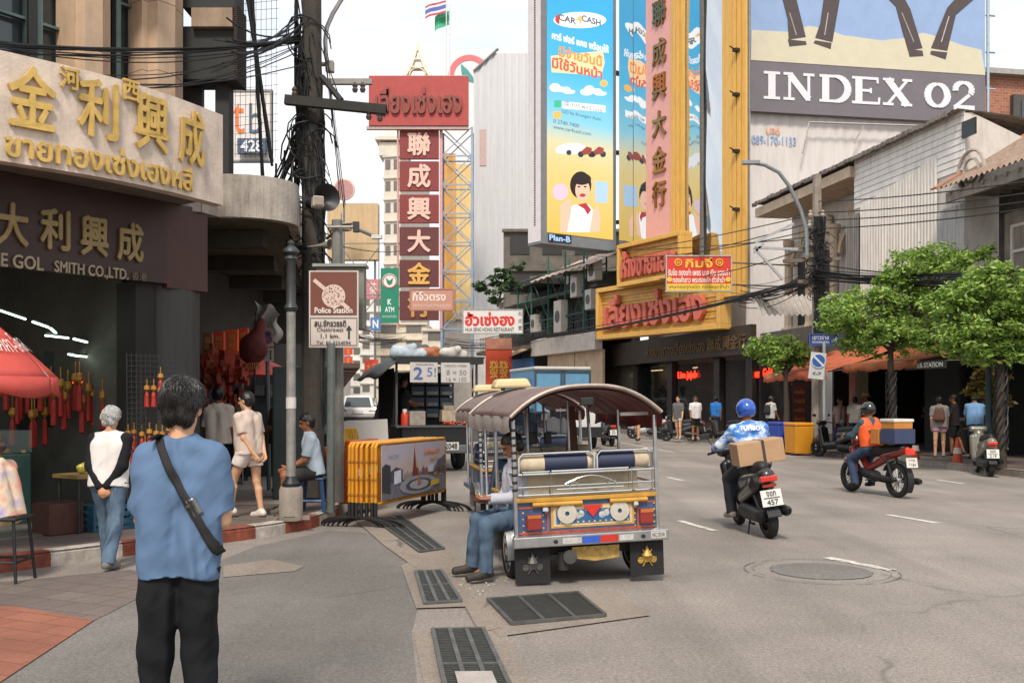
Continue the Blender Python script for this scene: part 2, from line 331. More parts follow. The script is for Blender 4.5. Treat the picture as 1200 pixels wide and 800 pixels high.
def person(label, loc, rz, H=1.7, skin=SKIN, hair=HAIRB, hairlen=0., top=None, sleeve=.75, bottom=None, legs='long', shoes=None, shoe_z=0, pel=None, lean=(0, 0), yaw=0, pitch=0, arms=None, leg=None, toe=(None, None), girth=1., cell=.012, hem=-.10, hands=True, cuff=None, wr=.006, face=True, helmet=None, curl=.5, group=None, turn=0, hairwide=0, palm=None, collar=True, shw=.172, fold=.006, hairwr=.006, waist=1.):
    """Local frame: facing +y, x to the person's right, z up, origin on the ground below the pelvis (unless seated)."""
    s = H/1.72; root = thing('person', label, 'person', loc, rz, group)
    arms = arms or {}; leg = leg or {}
    pelz = pel if pel is not None else .93
    pv = npv(0, 0, pelz)*npv(1, 1, s)
    fx, fy = R(lean[1]), R(lean[0])
    up = unit(npv(math.sin(fx), math.sin(fy), math.cos(fy)*math.cos(fx))); tr = R(turn)
    rt = unit(npv(math.cos(tr), math.sin(tr), -math.sin(fx))); rt = unit(rt-up*(rt@up)); fw = np.cross(up, rt)
    def T(x, y, z): return pv+(rt*x+fw*y+up*z)*s
    neck = T(0, -.015, .52); sh = {1: T(shw*girth**.5, -.012, .43), -1: T(-shw*girth**.5, -.012, .43)}; hip = {q: pv+npv(.09*q*girth, 0, -.02)*s for q in (1, -1)}
    # head frame
    cy, sy, cp, sp = math.cos(R(yaw)), math.sin(R(yaw)), math.cos(R(pitch)), math.sin(R(pitch))
    hf0 = unit(fw*1.0+up*0); hr0 = rt
    hb = npv(0, 0, 1)*.6+up*.4; hb = unit(hb); hf0 = unit(fw-hb*(fw@hb)); hr0 = np.cross(hf0, hb)
    hf = hf0*cy+hr0*sy; hr = hr0*cy-hf0*sy; hu = hb*cp+hf*sp; hf = hf*cp-hb*sp; Rh = np.stack([hr, hf, hu], 1)
    hc = neck+(hb*.145+fw*.022)*s
    def Hd(x, y, z): return hc+(hr*x+hf*y+hu*z)*s
    # limbs
    el, wri, kn, an = {}, {}, {}, {}
    for q in (1, -1):
        A = arms.get(q, ((.12*q, -.02, -1), (.04*q, .12, -1)))
        el[q] = sh[q]+unit(A[0])*.285*s; wri[q] = el[q]+unit(A[1])*.25*s
        Lg = leg.get(q, ((.02*q, .03, -1), (.01*q, -.05, -1)))
        kn[q] = hip[q]+unit(Lg[0])*.42*s; an[q] = kn[q]+unit(Lg[1])*.415*s
    td = {q: unit(toe[0 if q < 0 else 1]) if toe[0 if q < 0 else 1] is not None else unit(npv(.12*q, 1, -.12)) for q in (1, -1)}
    g = girth
    B = [('c', T(-.06, 0, .02), T(-.085, 0, .34), .105*g*s, .105*g*s), ('c', T(.06, 0, .02), T(.085, 0, .34), .105*g*s, .105*g*s),
         ('c', T(-.05, 0, .40), T(.05, 0, .40), .085*s, .085*s), ('c', neck-up*.03*s, hc-hu*.03*s, .054*s, .052*s),
         ('c', T(-.04, -.01, .475), sh[-1], .055*s, .052*s), ('c', T(.04, -.01, .475), sh[1], .055*s, .052*s),
         ('e', Hd(0, -.012, .025), npv(.077, .095, .092)*s, Rh), ('e', Hd(0, .022, -.05), npv(.057, .068, .062)*s, Rh)]
    if face:
        B += [('c', Hd(0, .088, .015), Hd(0, .106, -.025), .009*s, .015*s), ('e', Hd(0, .083, -.068), npv(.026, .014, .010)*s, Rh), ('e', Hd(0, .070, -.102), npv(.024, .018, .016)*s, Rh),
              ('e', Hd(-.079, -.008, -.012), npv(.012, .021, .032)*s, Rh), ('e', Hd(.079, -.008, -.012), npv(.012, .021, .032)*s, Rh),
              ('e', Hd(0, .084, .036), npv(.05, .014, .009)*s, Rh), ('-e', Hd(.031, .104, .012), npv(.017, .016, .010)*s, Rh), ('-e', Hd(-.031, .104, .012), npv(.017, .016, .010)*s, Rh)]
    for q in (1, -1):
        B += [('c', sh[q], el[q], .05*g**.5*s, .040*s), ('c', el[q], wri[q], .041*s, .027*s),
              ('c', hip[q], kn[q], .086*g**.5*s, .056*s), ('c', kn[q], an[q], .052*s, .036*s), ('c', kn[q]*.7+an[q]*.3+npv(0, -.018, 0)*s, kn[q]*.45+an[q]*.55, .044*s, .036*s),
              ('c', an[q], an[q]-npv(0, 0, .04)*s+td[q]*.13*s, .036*s, .028*s)]
        if hands:
            d = unit(wri[q]-el[q]); pn = npv(-q, .25, 0) if palm is None or q not in palm else npv(*palm[q])
            pn = unit(pn-d*(pn@d)); sd_ = np.cross(d, pn)
            if palm is None and sd_[1] < 0: sd_ = -sd_
            pc = wri[q]+d*.05*s; Rp = np.stack([sd_, d, pn], 1); B.append(('e', pc, npv(.040, .052, .016)*s, Rp))
            for i, (off, ln) in enumerate(((.030, .075), (.010, .083), (-.010, .078), (-.029, .060))):
                r0 = max(.0085*s, cell*.62); b0 = pc+(d*.038+sd_*off)*s; c1 = curl*.75; m1 = b0+unit(d*math.cos(c1)+pn*math.sin(c1))*ln*.52*s
                c2 = curl*2.0; B += [('c', b0, m1, r0, r0*.95), ('c', m1, m1+unit(d*math.cos(c2)+pn*math.sin(c2))*ln*.5*s, r0*.95, r0*.8)]
            t0 = pc+(sd_*.034-d*.02)*s; t1 = t0+unit(sd_*.8+d*.7+pn*.35)*.035*s; B += [('c', t0, t1, max(.011*s, cell*.65), .0095*s), ('c', t1, t1+unit(d*.9+sd_*.25+pn*.5)*.03*s, .0095*s, .008*s)]
    blob_obj('body', B, cell, skin, root, k=.022*s)
    if face and helmet is None and cell < .0125:
        e = MB()
        for q in (1, -1): e.lathe([(0, -.009*s), (.008*s, -.005*s), (.009*s, 0), (.008*s, .005*s), (0, .009*s)], Hd(.031*q, .088, .012), n=8)
        e.build('eyes', M('#1b1512', .2, var=0), root, True)
    o = .016*s
    if top:
        hz = T(0, 0, hem); C = [(hz, -up)]
        t = [('c', T(-.066, 0, hem-.05), T(-.088, 0, .35), .112*g*waist*s+o*1.4, .108*g*s+o, C), ('c', T(.066, 0, hem-.05), T(.088, 0, .35), .112*g*waist*s+o*1.4, .108*g*s+o, C),
             ('c', T(-.05, 0, .40), T(.05, 0, .40), .092*s+o*.6, .092*s+o*.6), ('c', T(-.04, -.01, .468), sh[-1], .055*s+o*.7, .055*s+o*.8), ('c', T(.04, -.01, .468), sh[1], .055*s+o*.7, .055*s+o*.8)]
        if sleeve <= 0: t = t[:3]+[('c', T(q*.05, -.01, .46), T(q*.135, -.01, .452), .066*s, .06*s) for q in (1, -1)]
        if collar: t.append(('c', T(0, -.012, .47), T(0, -.006, .545), .085*s, .062*s, [(T(0, 0, .532), up-fw*.25)]))
        for q in (1, -1):
            if sleeve <= 0: continue
            d = unit(el[q]-sh[q]); f = min(sleeve, 1)
            if sleeve < 1:
                e_ = sh[q]+(el[q]-sh[q])*f; t.append(('c', sh[q], e_+d*.08*s, .053*s+o, .056*s+o, [(e_, d)]))
            else:
                w_ = el[q]+(wri[q]-el[q])*min(1, sleeve-1); d2 = unit(wri[q]-el[q])
                t += [('c', sh[q], el[q], .053*s+o, .047*s+o*.8), ('c', el[q], w_+d2*.05*s, .047*s+o*.8, .032*s+o*.7, [(w_, d2)])]
        blob_obj('shirt', t, cell, top, root, k=.028*s, wr=wr*s, seed=int(loc[0]*100) & 255, wf=15, fold=fold if cell < .0115 else 0)
    if bottom:
        t = [('c', T(-.055, 0, .05), T(.055, 0, .05), .100*g*s, .100*g*s, [(T(0, 0, min(.06, hem+.045) if top else .06), up)]), ('c', hip[-1], hip[1], .106*g**.7*s, .106*g**.7*s)]
        tc_ = [(T(0, 0, hem+.045), up)] if top and pel is None else []
        t[1] = t[1][:5]+(tc_,)
        for q in (1, -1):
            if legs == 'long':
                d = unit(an[q]-kn[q]); e_ = an[q]+d*.035*s
                t += [('c', hip[q], kn[q], .100*g**.5*s+o*.3, .074*s+o*.3, tc_), ('c', kn[q], e_+d*.05*s, .074*s+o*.3, .057*s+o*.3, [(e_, d)])]
            else:
                f = legs if not isinstance(legs, str) else .55; d = unit(kn[q]-hip[q]); e_ = hip[q]+(kn[q]-hip[q])*f
                t.append(('c', hip[q], e_+d*.1*s, .098*g**.5*s+o*.4, .092*s+o*.3, [(e_, d)]+tc_))
        blob_obj('trousers' if legs == 'long' else 'shorts', t, cell, bottom, root, k=.03*s, wr=wr*.8*s, seed=3, wf=17, fold=fold*.8 if cell < .0115 else 0)
    if shoes:
        t = []
        for q in (1, -1):
            a = an[q]; f = td[q]; dn = npv(0, 0, -1); dn = unit(dn-f*(dn@f)); heel = a+dn*.045*s-f*.035*s; tp = a+dn*.05*s+f*.165*s; C = [(a+dn*.082*s, dn)]
            t += [('c', heel, tp, .046*s, .043*s, C), ('c', a+dn*.01*s, a+dn*.045*s+f*.08*s, .05*s, .044*s, C)]
        blob_obj('shoes', t, cell, shoes, root, k=.02*s)
    if hair is not None and helmet is None:
        nn = hu*.76-hf*.65; p0 = Hd(0, .062, .047)
        t = [('e', Hd(0, -.014, .028), npv(.088+hairwide, .108, .101)*s, Rh, [(p0, -nn)]), ('c', Hd(-.034, -.048, .0), Hd(-.030, -.046, -.052), .058*s, .046*s), ('c', Hd(.034, -.048, .0), Hd(.030, -.046, -.052), .058*s, .046*s)]
        if hairwide: t.append(('e', Hd(0, -.02, .05), npv(.096, .112, .095)*s, Rh, [(p0, -nn)]))
        if hairlen: t.append(('c', Hd(0, -.06, 0), Hd(0, -.075, -hairlen), .07*s, .055*s))
        blob_obj('hair', t, min(cell, .01), hair, root, k=.02*s, wr=hairwr*s, seed=int(abs(loc[0]*37)) & 255, wf=48)
    if helmet:
        t = [('e', Hd(0, -.005, .02), npv(.125, .145, .135)*s, Rh, [(Hd(0, 0, -.075), -hu)])]
        hm = blob_obj('helmet', t, min(cell, .01), helmet, root)
        MB().grid(lambda u, v: Vector(Hd(.128*math.sin((u-.5)*2.3), -.005+.15*math.cos((u-.5)*2.3), -.05+.10*v)), 14, 4).build('visor', M('#20262b', .08, .2), hm, True)
    root['_'] = 0; del root['_']
    J = dict(sh=sh, el=el, wri=wri, T=T, hip=hip, kn=kn, an=an, Hd=Hd, s=s, up=up, fw=fw, rt=rt)
    return root, J
# ------------------------------------------------------------------ ground, road, pavements
UX, UY = -.177, .984                      # street direction (away from the camera)
def KR(Y): return 10.3-.18*(Y-23)         # right kerb line x at distance Y
def FR(Y): return KR(Y)+2.65              # right building line
def node_mat(fn):
    m = bpy.data.materials.new('ground_surface'); m.use_nodes = True; t = m.node_tree; fn(t.nodes, t.links.new, t.nodes['Principled BSDF']); return m
def mixc(N, l, fac, a, b, blend='MIX'):
    x = N.new('ShaderNodeMix'); x.data_type = 'RGBA'; x.blend_type = blend
    for sock, v in ((0, fac), (6, a), (7, b)):
        if isinstance(v, (tuple, float, int)): x.inputs[sock].default_value = v
        else: l(v, x.inputs[sock])
    return x.outputs[2]
def noise(N, l, co, sc, det=5, ro=.6, vec=None):
    n = N.new('ShaderNodeTexNoise'); n.inputs['Scale'].default_value = sc; n.inputs['Detail'].default_value = det; n.inputs['Roughness'].default_value = ro
    if vec:
        mp = N.new('ShaderNodeMapping'); mp.inputs['Scale'].default_value = vec; l(co, mp.inputs[0]); co = mp.outputs[0]
    l(co, n.inputs['Vector']); return n.outputs['Fac']
def ramp(N, l, x, a, b, lo=0., hi=1.):
    r = N.new('ShaderNodeMapRange'); r.inputs[1].default_value = a; r.inputs[2].default_value = b; r.inputs[3].default_value = lo; r.inputs[4].default_value = hi; l(x, r.inputs[0]); return r.outputs[0]
def asphalt(c0, c1, stone=.5, crack=.5):
    def fn(N, l, b):
        co = N.new('ShaderNodeTexCoord').outputs['Object']
        c = mixc(N, l, ramp(N, l, noise(N, l, co, .35, 6, .6), .35, .65), (*hx(c0), 1), (*hx(c1), 1))
        tr = noise(N, l, co, .9, 4, .6, (1, .12, 1)); c = mixc(N, l, ramp(N, l, tr, .45, .75, 0, .7), c, (*[v*.72 for v in hx(c0)], 1))
        g = noise(N, l, co, 95, 3, .8); c = mixc(N, l, 1.0, c, mixc(N, l, ramp(N, l, g, .30, .72), (1-stone*.85, 1-stone*.85, 1-stone*.85, 1), (1+stone*.75, 1+stone*.72, 1+stone*.68, 1)), 'MULTIPLY')
        g2 = noise(N, l, co, 34, 2, .9); c = mixc(N, l, 1.0, c, mixc(N, l, ramp(N, l, g2, .36, .66), (1-stone*.45, 1-stone*.45, 1-stone*.45, 1), (1+stone*.40, 1+stone*.38, 1+stone*.35, 1)), 'MULTIPLY')
        pz = N.new('ShaderNodeTexVoronoi'); pz.inputs['Scale'].default_value = 60; l(co, pz.inputs['Vector']); c = mixc(N, l, ramp(N, l, pz.outputs['Distance'], .05, .22, .55*stone, 0), c, (*[min(1, v*1.9) for v in hx(c1)], 1))
        vo = N.new('ShaderNodeTexVoronoi'); vo.feature = 'DISTANCE_TO_EDGE'; vo.inputs['Scale'].default_value = .33
        wp = N.new('ShaderNodeMixRGB'); wp.blend_type = 'ADD'; wp.inputs[0].default_value = .35; l(co, wp.inputs[1]); nz = N.new('ShaderNodeTexNoise'); nz.inputs['Scale'].default_value = 2.2; nz.inputs['Detail'].default_value = 8; l(co, nz.inputs['Vector']); l(nz.outputs['Color'], wp.inputs[2]); l(wp.outputs[0], vo.inputs['Vector'])
        cr = ramp(N, l, vo.outputs['Distance'], .0, .010, crack, 0)
        gate = ramp(N, l, noise(N, l, co, .6, 2), .52, .6); mu = N.new('ShaderNodeMath'); mu.operation = 'MULTIPLY'; l(cr, mu.inputs[0]); l(gate, mu.inputs[1])
        c = mixc(N, l, mu.outputs[0], c, (*[v*.35 for v in hx(c0)], 1))
        st = ramp(N, l, noise(N, l, co, 1.6, 7, .7), .58, .72, 0, .45); c = mixc(N, l, st, c, (*[v*.6 for v in hx(c0)], 1))
        l(c, b.inputs['Base Color']); b.inputs['Roughness'].default_value = .82; b.inputs['Specular IOR Level'].default_value = .3
        bp = N.new('ShaderNodeBump'); bp.inputs['Strength'].default_value = .55; bp.inputs['Distance'].default_value = .006; l(g, bp.inputs['Height']); l(bp.outputs[0], b.inputs['Normal'])
    return node_mat(fn)
def pavers(c0, c1, mortar, w=.4, h=.4, rot=0, off=.5):
    def fn(N, l, b):
        co = N.new('ShaderNodeTexCoord').outputs['Object']; mp = N.new('ShaderNodeMapping'); mp.inputs['Rotation'].default_value = (0, 0, rot); l(co, mp.inputs[0])
        br = N.new('ShaderNodeTexBrick'); br.offset = off; br.inputs['Scale'].default_value = 1; br.inputs['Brick Width'].default_value = w; br.inputs['Row Height'].default_value = h; br.inputs['Mortar Size'].default_value = .006; br.inputs['Bias'].default_value = 0
        br.inputs['Color1'].default_value = (*hx(c0), 1); br.inputs['Color2'].default_value = (*hx(c1), 1); br.inputs['Mortar'].default_value = (*hx(mortar), 1); l(mp.outputs[0], br.inputs['Vector'])
        c = mixc(N, l, ramp(N, l, noise(N, l, co, 1.3, 7, .7), .4, .75, 0, .7), br.outputs['Color'], (*[v*.5 for v in hx(c0)], 1))
        g = noise(N, l, co, 70, 3, .7); c = mixc(N, l, 1., c, mixc(N, l, ramp(N, l, g, .3, .7), (.75, .75, .75, 1), (1.2, 1.2, 1.2, 1)), 'MULTIPLY')
        l(c, b.inputs['Base Color']); b.inputs['Roughness'].default_value = .8
        bp = N.new('ShaderNodeBump'); bp.inputs['Strength'].default_value = .5; bp.inputs['Distance'].default_value = .01; l(br.outputs['Fac'], bp.inputs['Height']); bp.invert = True; l(bp.outputs[0], b.inputs['Normal'])
    return node_mat(fn)
def sheet(name, pts, mat, z=0.):
    o = MB().poly([(p[0], p[1], z) for p in pts]).build(name, mat); return structure(o)
ASPH = asphalt('#7b746e', '#968e87', .55); ASPH2 = asphalt('#66635f', '#7b7773', .45, .9); CONC = asphalt('#7d736a', '#92877c', .4, .9)
g = MB().poly([(-700, -60, 0), (700, -60, 0), (700, 900, 0), (-700, 900, 0)]).build('road', ASPH); structure(g)
# smoother dark patch around the junction mouth
sheet('road_patch', [G(-60, 700), G(165, 694), G(300, 640), G(385, 622), G(450, 625), G(505, 650), G(482, 740), G(500, 900), G(-400, 900)], ASPH2, .004)
PAVR = pavers('#96604c', '#8a5644', '#6a4638', .42, .21, R(25)); PAVG = pavers('#71655e', '#685d57', '#4c443f', .30, .30, R(25)); PAVS = pavers('#6d5f57', '#625650', '#463e39', .40, .40, R(38), 0); PAVW = pavers('#9a8f86', '#877d75', '#5c554f', .9, .9, R(38), 0)
sheet('paved_crossing', [G(-200, 692), G(10, 682), G(150, 668), G(215, 676), G(165, 700), G(108, 729), G(-120, 722)], PAVG, .008)
sheet('red_paving', [G(-200, 706), G(20, 712), G(110, 728), G(0, 801), G(-300, 1000)], PAVR, .012)
# left pavement, raised, with its kerb
KL = [(-12.5, 0.2), (-8.2, 5.0), (-4.78, 9.26), (-3.55, 10.85), (-2.85, 11.8), (-2.52, 12.5), (-2.36, 13.3), (-2.45, 14.4)]
KL += [(-2.45-.18*d, 14.4+d) for d in (2, 5, 9, 14, 20, 30, 45, 75, 130)]
inner = [(-70, 150), (-70, 0)]
sheet('pavement_left', KL+inner, PAVS, .146)
def kerb(name, line, side, mats, wid=.17, h=.15, paint=True):
    b = MB(); acc = 0; pts = [Vector((*p, 0)) for p in line]; seg = .6; dist = 0; toggle = 0
    fine = []
    for a, c in zip(pts, pts[1:]):
        n = max(1, int((c-a).length/.23))
        for i in range(n): fine.append(a+(c-a)*i/n)
    fine.append(pts[-1])
    for i in range(len(fine)-1):
        a, c = fine[i], fine[i+1]; dist += (c-a).length
        if dist > 62: b.m = 2
        else: b.m = int(dist/seg) % 2 if paint else 2
        d = (c-a).normalized(); nn = Vector((d.y, -d.x, 0))*side; ch = .03
        prof = [(0, 0), (0, h-ch), (ch, h+.004), (wid, h+.004), (wid, 0)]
        n0 = (fine[i]-fine[i-1]).normalized() if i else d; n1 = (fine[i+2]-c).normalized() if i+2 < len(fine) else d
        def off(p, dd): q = Vector((dd.y, -dd.x, 0))*side; return [p+q*u+Vector((0, 0, w)) for u, w in prof]
        A, B_ = off(a, (n0+d).normalized()), off(c, (n1+d).normalized())
        b._add(A+B_, [(k, k+1, 6+k, 5+k) for k in range(4)])
    return structure(b.build(name, mats))
KR_ = M('#8a4632', .8, 0, .45, 9, .3, 60, dirt=.75); KW_ = M('#b7ada2', .8, 0, .35, 9, .3, 60, dirt=.7); KC_ = M('#857c74', .85, 0, .3, 8, .3, 60, dirt=.4)
kerb('kerb_left', KL, -1, [KR_, KW_, KC_])
KRl = [(KR(y), y) for y in (6, 12, 18, 23, 28, 33, 38, 43, 48, 52)]+[(3.2, 60), (-3.5, 76), (-12, 97), (-24, 125)]
sheet('pavement_right', KRl+[(-24, 200), (120, 200), (120, 6)], PAVS, .146)
kerb('kerb_right', KRl, 1, [KC_, KC_, KC_], paint=False)
# lighter slabs on the left pavement beyond the lamp post
sheet('pavement_slabs', [G(262, 592, .15), G(330, 590, .15), G(384, 560, .15), G(345, 545, .15), G(250, 548, .15)], PAVW, .150)
# painted lane dashes
LANE = M('#c9c3b8', .75, 0, .45, 14, dirt=.8)
dn = MB()
for a, b, w in (((1040, 603), (1100, 613), .11), ((968, 653), (1046, 668), .13), ((796, 610), (838, 622), .10), ((782, 559), (800, 563), .1), ((1098, 562), (1130, 567), .1), ((700, 513), (790, 530), .08), ((790, 531), (1010, 560), .0)):
    if not w: continue
    p, q = G(*a), G(*b); d = (q-p).normalized(); n = Vector((-d.y, d.x, 0))*w/2; dn.poly([(v.x, v.y, .005) for v in (p+n, p-n, q-n, q+n)])
structure(dn.build('road_markings', LANE))
# concrete aprons round the drains
def apron(name, q, z=.0085): sheet(name, [G(*p) for p in q], CONC, z)
apron('drain_apron', [(484, 741), (590, 737), (640, 840), (505, 840)])
apron('drain_apron', [(470, 664), (500, 650), (545, 672), (560, 704), (590, 737), (562, 742), (545, 712), (488, 714)], .0125)
apron('drain_apron', [(545, 702), (720, 692), (762, 722), (585, 747)], .0105)
apron('drain_apron', [(405, 600), (460, 596), (528, 648), (545, 672), (500, 676), (450, 640)], .0145)
apron('drain_apron', [(262, 664), (318, 656), (356, 664), (345, 670), (262, 677)], .0095)
GRT = M('#6f706c', .5, .7, .35, 9, dirt=.5); SLT = M('#484945', .6, .6, .3, 20)
def grate(label, q, cols, rows=1, nsl=30, z=.022, plate=None, thin=False):
    c = [Vector((*G(*p).xy, 0)) for p in q]; o = sum(c, Vector())/4; root = thing('drain_grate', label, 'drain', (o.x, o.y, 0), 0, 'drain grates along the gutter'); c = [p-o for p in c]
    def bl(u, v): p = c[0]*(1-u)*(1-v)+c[1]*u*(1-v)+c[2]*u*v+c[3]*(1-u)*v; return Vector((p.x, p.y, z))
    MB().poly([(*bl(u, v).xy, .0175) for u, v in ((0, 0), (1, 0), (1, 1), (0, 1))]).build('pit', M('#0c0c0b', .95, var=0), root)
    s = MB(); f = MB(); fw = .035
    for i in range(nsl): v = (i+.5)/nsl; s.beam(bl(.01, v), bl(.99, v), (c[3]-c[0]).length/nsl*.62, .012)
    s.build('slats', SLT, root)
    for i in range(cols+1): f.beam(bl(i/cols, 0)+Vector((0, 0, .004)), bl(i/cols, 1)+Vector((0, 0, .004)), fw*.8, .02)
    for i in range(rows+1): f.beam(bl(0, i/rows)+Vector((0, 0, .002)), bl(1, i/rows)+Vector((0, 0, .002)), fw*.8, .02)
    f.build('frame', GRT, root)
    if plate: MB().prism([bl(u, v)+Vector((0, 0, .016)) for u, v in plate], (0, 0, .006)).build('cover_plate', M('#a59d96', .7, 0, .2, 12, .5, 120), root)
    return root
grate('long drain grate with a pale cover plate nearest to the camera', [(507, 741), (566, 740), (612, 840), (528, 840)], 3, 2, 44, plate=[(.2, .62), (.8, .62), (.8, 1), (.2, 1)])
grate('small three column drain grate left of the tuk-tuk wheel', [(487, 672), (517, 671), (540, 707), (498, 710)], 3, 2, 24)
grate('wide drain grate behind the tuk-tuk exhaust', [(572, 705), (676, 697), (709, 724), (600, 734)], 3, 1, 26)
grate('long narrow drain grate beside the yellow barriers', [(438, 610), (470, 606), (520, 645), (492, 649)], 3, 3, 40)
mh = thing('manhole_cover', 'round worn manhole cover flush in the road at right', 'manhole', G(962, 669))
b = MB(); 
for r, w in ((.70, .012), (.46, .008), (.62, .006)):
    n = 48
    for i in range(n):
        if (i*7+int(r*50)) % 11 < 2: continue
        a0, a1 = 2*PI*i/n, 2*PI*(i+1)/n; b.poly([(rr*math.cos(a), rr*math.sin(a), .008) for rr, a in ((r, a0), (r+w, a0), (r+w, a1), (r, a1))])
b.build('rim', M('#655f59', .9), mh); MB().lathe([(.46, .004), (.45, .007), (0, .0075)], n=40).build('lid', ASPH2, mh)
# litter near the driver's feet
lit = MB()
for i in range(26):
    p = G(random.uniform(535, 600), random.uniform(672, 705)); a = random.uniform(0, 3); r_ = random.uniform(.006, .022)
    lit.box((p.x, p.y, .014), (r_, r_*.6, .008), rz=a)
lit = lit.build('litter', M('#b8b0a4', .8)); stuff(lit)
# ------------------------------------------------------------------ left side: the corner gold shop and its pavement
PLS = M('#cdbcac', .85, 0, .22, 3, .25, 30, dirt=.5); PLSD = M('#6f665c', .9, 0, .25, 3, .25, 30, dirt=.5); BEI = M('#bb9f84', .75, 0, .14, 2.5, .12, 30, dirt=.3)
GOLD = M('#c8a557', .5, .1, .25, 7, dirt=.45); GOLDD = M('#8f7a4c', .5, .2, .25, 7); BRN = M('#38211b', .55, 0, .2, 3, dirt=.3)
DARKW = M('#23211f', .8, 0, .3, 3); GREYC = M('#3f3f3c', .7, 0, .25, 2, .15, 40, dirt=.4, stretch=(4, 4, .4))
# shop frontage frame: from A (left, near) to B (right, far)
A0 = Vector((-5.15, 9.75, 0)); A1 = Vector((-3.5, 12.05, 0)); fd = (A1-A0).normalized(); fa = math.atan2(fd.y, fd.x); fl = (A1-A0).length
shop = thing('gold_shop_building', 'corner gold shop building with pinkish curved canopy and beige pillars', 'building', (A1.x, A1.y, 0), fa)
# local: x along frontage (0 at right end, negative to the left), y>0 inwards. canopy front slightly convex
def cv(x, y0=0): return y0-.20*math.sin(PI*min(1, max(0, -x/2.9)))
def bend(o):
    for v in o.data.vertices: v.co.y = v.co.y+cv(v.co.x)
    return o
def canopy_front(z0, z1, yo, x0, x1):
    b = MB(); n = 24
    b.grid(lambda u, v: (x0+(x1-x0)*u, cv(x0+(x1-x0)*u, yo), z0+(z1-z0)*v), n, 1)
    return b
b = canopy_front(3.97, 5.06, 0, -9, 0); th = .16
b.grid(lambda u, v: (-9+9*u, cv(-9+9*u, th), 3.97+1.09*v), 24, 1)
b.grid(lambda u, v: (-9+9*u, cv(-9+9*u, th*v), 5.06), 24, 1); b.grid(lambda u, v: (-9+9*u, cv(-9+9*u, th*v), 3.97), 24, 1); b.poly([(0, cv(0), 3.97), (0, cv(0, th), 3.97), (0, cv(0, th), 5.06), (0, cv(0), 5.06)])
b.span((-.6, .2, 4.6), (-.05, .45, 5.12)); b.build('canopy_parapet', PLS, shop)
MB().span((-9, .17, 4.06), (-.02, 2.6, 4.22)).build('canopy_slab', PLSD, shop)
# raised gold characters on the parapet
def on_par(s, xc, zc, w, h, m, nm='gold_character', bold=.018): bend(letters(s, m, shop, (xc, -.012, zc), w, h, nm, ext=.035, bold=bold))
def pxs(x):  # picture x on the parapet line -> local x
    k = (x-600)/FP; t = (k*A0.y-A0.x)/(fd.x-k*fd.y); return t-fl
def pzs(x, y): X = pxs(x); Yd = A1.y+fd.y*X; return 1.6+(470-y)/FP*Yd
for ch, x, y, w, hpx in (('金', 30, 117, .44, 70), ('利', 102, 132, .42, 66), ('興', 165, 148, .42, 64), ('成', 216, 164, .38, 62)):
    Yd = A1.y+fd.y*pxs(x); on_par(ch, pxs(x), pzs(x, y), w, hpx/FP*Yd, GOLD)
for ch, x, y in (('河', 70, 96), ('西', 139, 111)): on_par(ch, pxs(x), pzs(x, y), .19, .22, GOLD, bold=.02)
X0, X1 = pxs(2), pxs(216); bend(letters('ขายทองเซ่งเฮงหลี', GOLD, shop, ((X0+X1)/2, -.012, 4.165), X1-X0, .28, 'gold_lettering', .03, .02))
# brown fascia under the canopy, set back
FY = .75
MB().span((-9, FY, 3.05), (-.25, FY+.12, 4.05)).build('fascia', BRN, shop)
MB().span((-.25, FY, 3.0), (.35, FY+.5, 4.05)).build('fascia_return', M('#45271f', .55, 0, .2, 3, dirt=.3), shop)
def pxf(x):
    nrm = Vector((-fd.y, fd.x, 0)); O = A1+nrm*FY; k = (x-600)/FP; return (k*O.y-O.x)/(fd.x-k*fd.y)
def pzf(x, y): nrm = Vector((-fd.y, fd.x, 0)); O = A1+nrm*FY; return 1.6+(470-y)/FP*(O.y+fd.y*pxf(x))
for ch, x, y in (('大', 13, 263), ('利', 63, 269), ('興', 109, 277), ('成', 151, 284)): letters(ch, GOLDD, shop, (pxf(x), FY-.01, pzf(x, y)), .33, .44, 'gold_character', .03, .025)
letters('LEE GOL', M('#9b8c72', .5), shop, (pxf(16), FY-.01, pzf(16, 306)), pxf(50)-pxf(-18), .14, 'company_name', .02, .02)
letters('SMITH CO.,LTD.', M('#9b8c72', .5), shop, (pxf(107), FY-.01, pzf(107, 318)), pxf(150)-pxf(64), .14, 'company_name', .02, .02)
letters('香港', M('#6b5a45', .5), shop, (pxf(162), FY-.01, pzf(162, 324)), pxf(171)-pxf(154), .10, 'small_characters', .01, .01)
# corner column and interior
MB().lathe([(.42, .15), (.42, 3.05)], (.02, FY+.42, 0), n=28).build('corner_column', GREYC, shop)
MB().span((-.62, FY+.1, .15), (-.36, FY+.5, 3.05)).build('door_jamb', DARKW, shop)
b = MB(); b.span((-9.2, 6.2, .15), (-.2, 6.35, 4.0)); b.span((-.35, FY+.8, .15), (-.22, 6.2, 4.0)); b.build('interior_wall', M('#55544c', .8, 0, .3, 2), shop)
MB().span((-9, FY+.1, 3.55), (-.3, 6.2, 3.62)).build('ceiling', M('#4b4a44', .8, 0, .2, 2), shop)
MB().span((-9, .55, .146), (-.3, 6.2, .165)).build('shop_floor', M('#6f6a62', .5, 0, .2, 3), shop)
b = MB(); b.span((-5.5, 3.4, .15), (-1.4, 3.9, 1.1)); b.build('counter', M('#33584f', .4, 0, .4, 3), shop)
b = MB()
for i in range(22): x = -5.2+i*.19; b.box((x, 4.9, 1.9), (.09, .1, random.uniform(.5, 1.1)))
b.build('gold_chain_display', M('#a8762c', .35, .4, .5, 12), shop)
b = MB()
for i in range(7): b.span((-5.6+i*.62, 6.05, 1.2), (-5.15+i*.62, 6.2, 2.6))
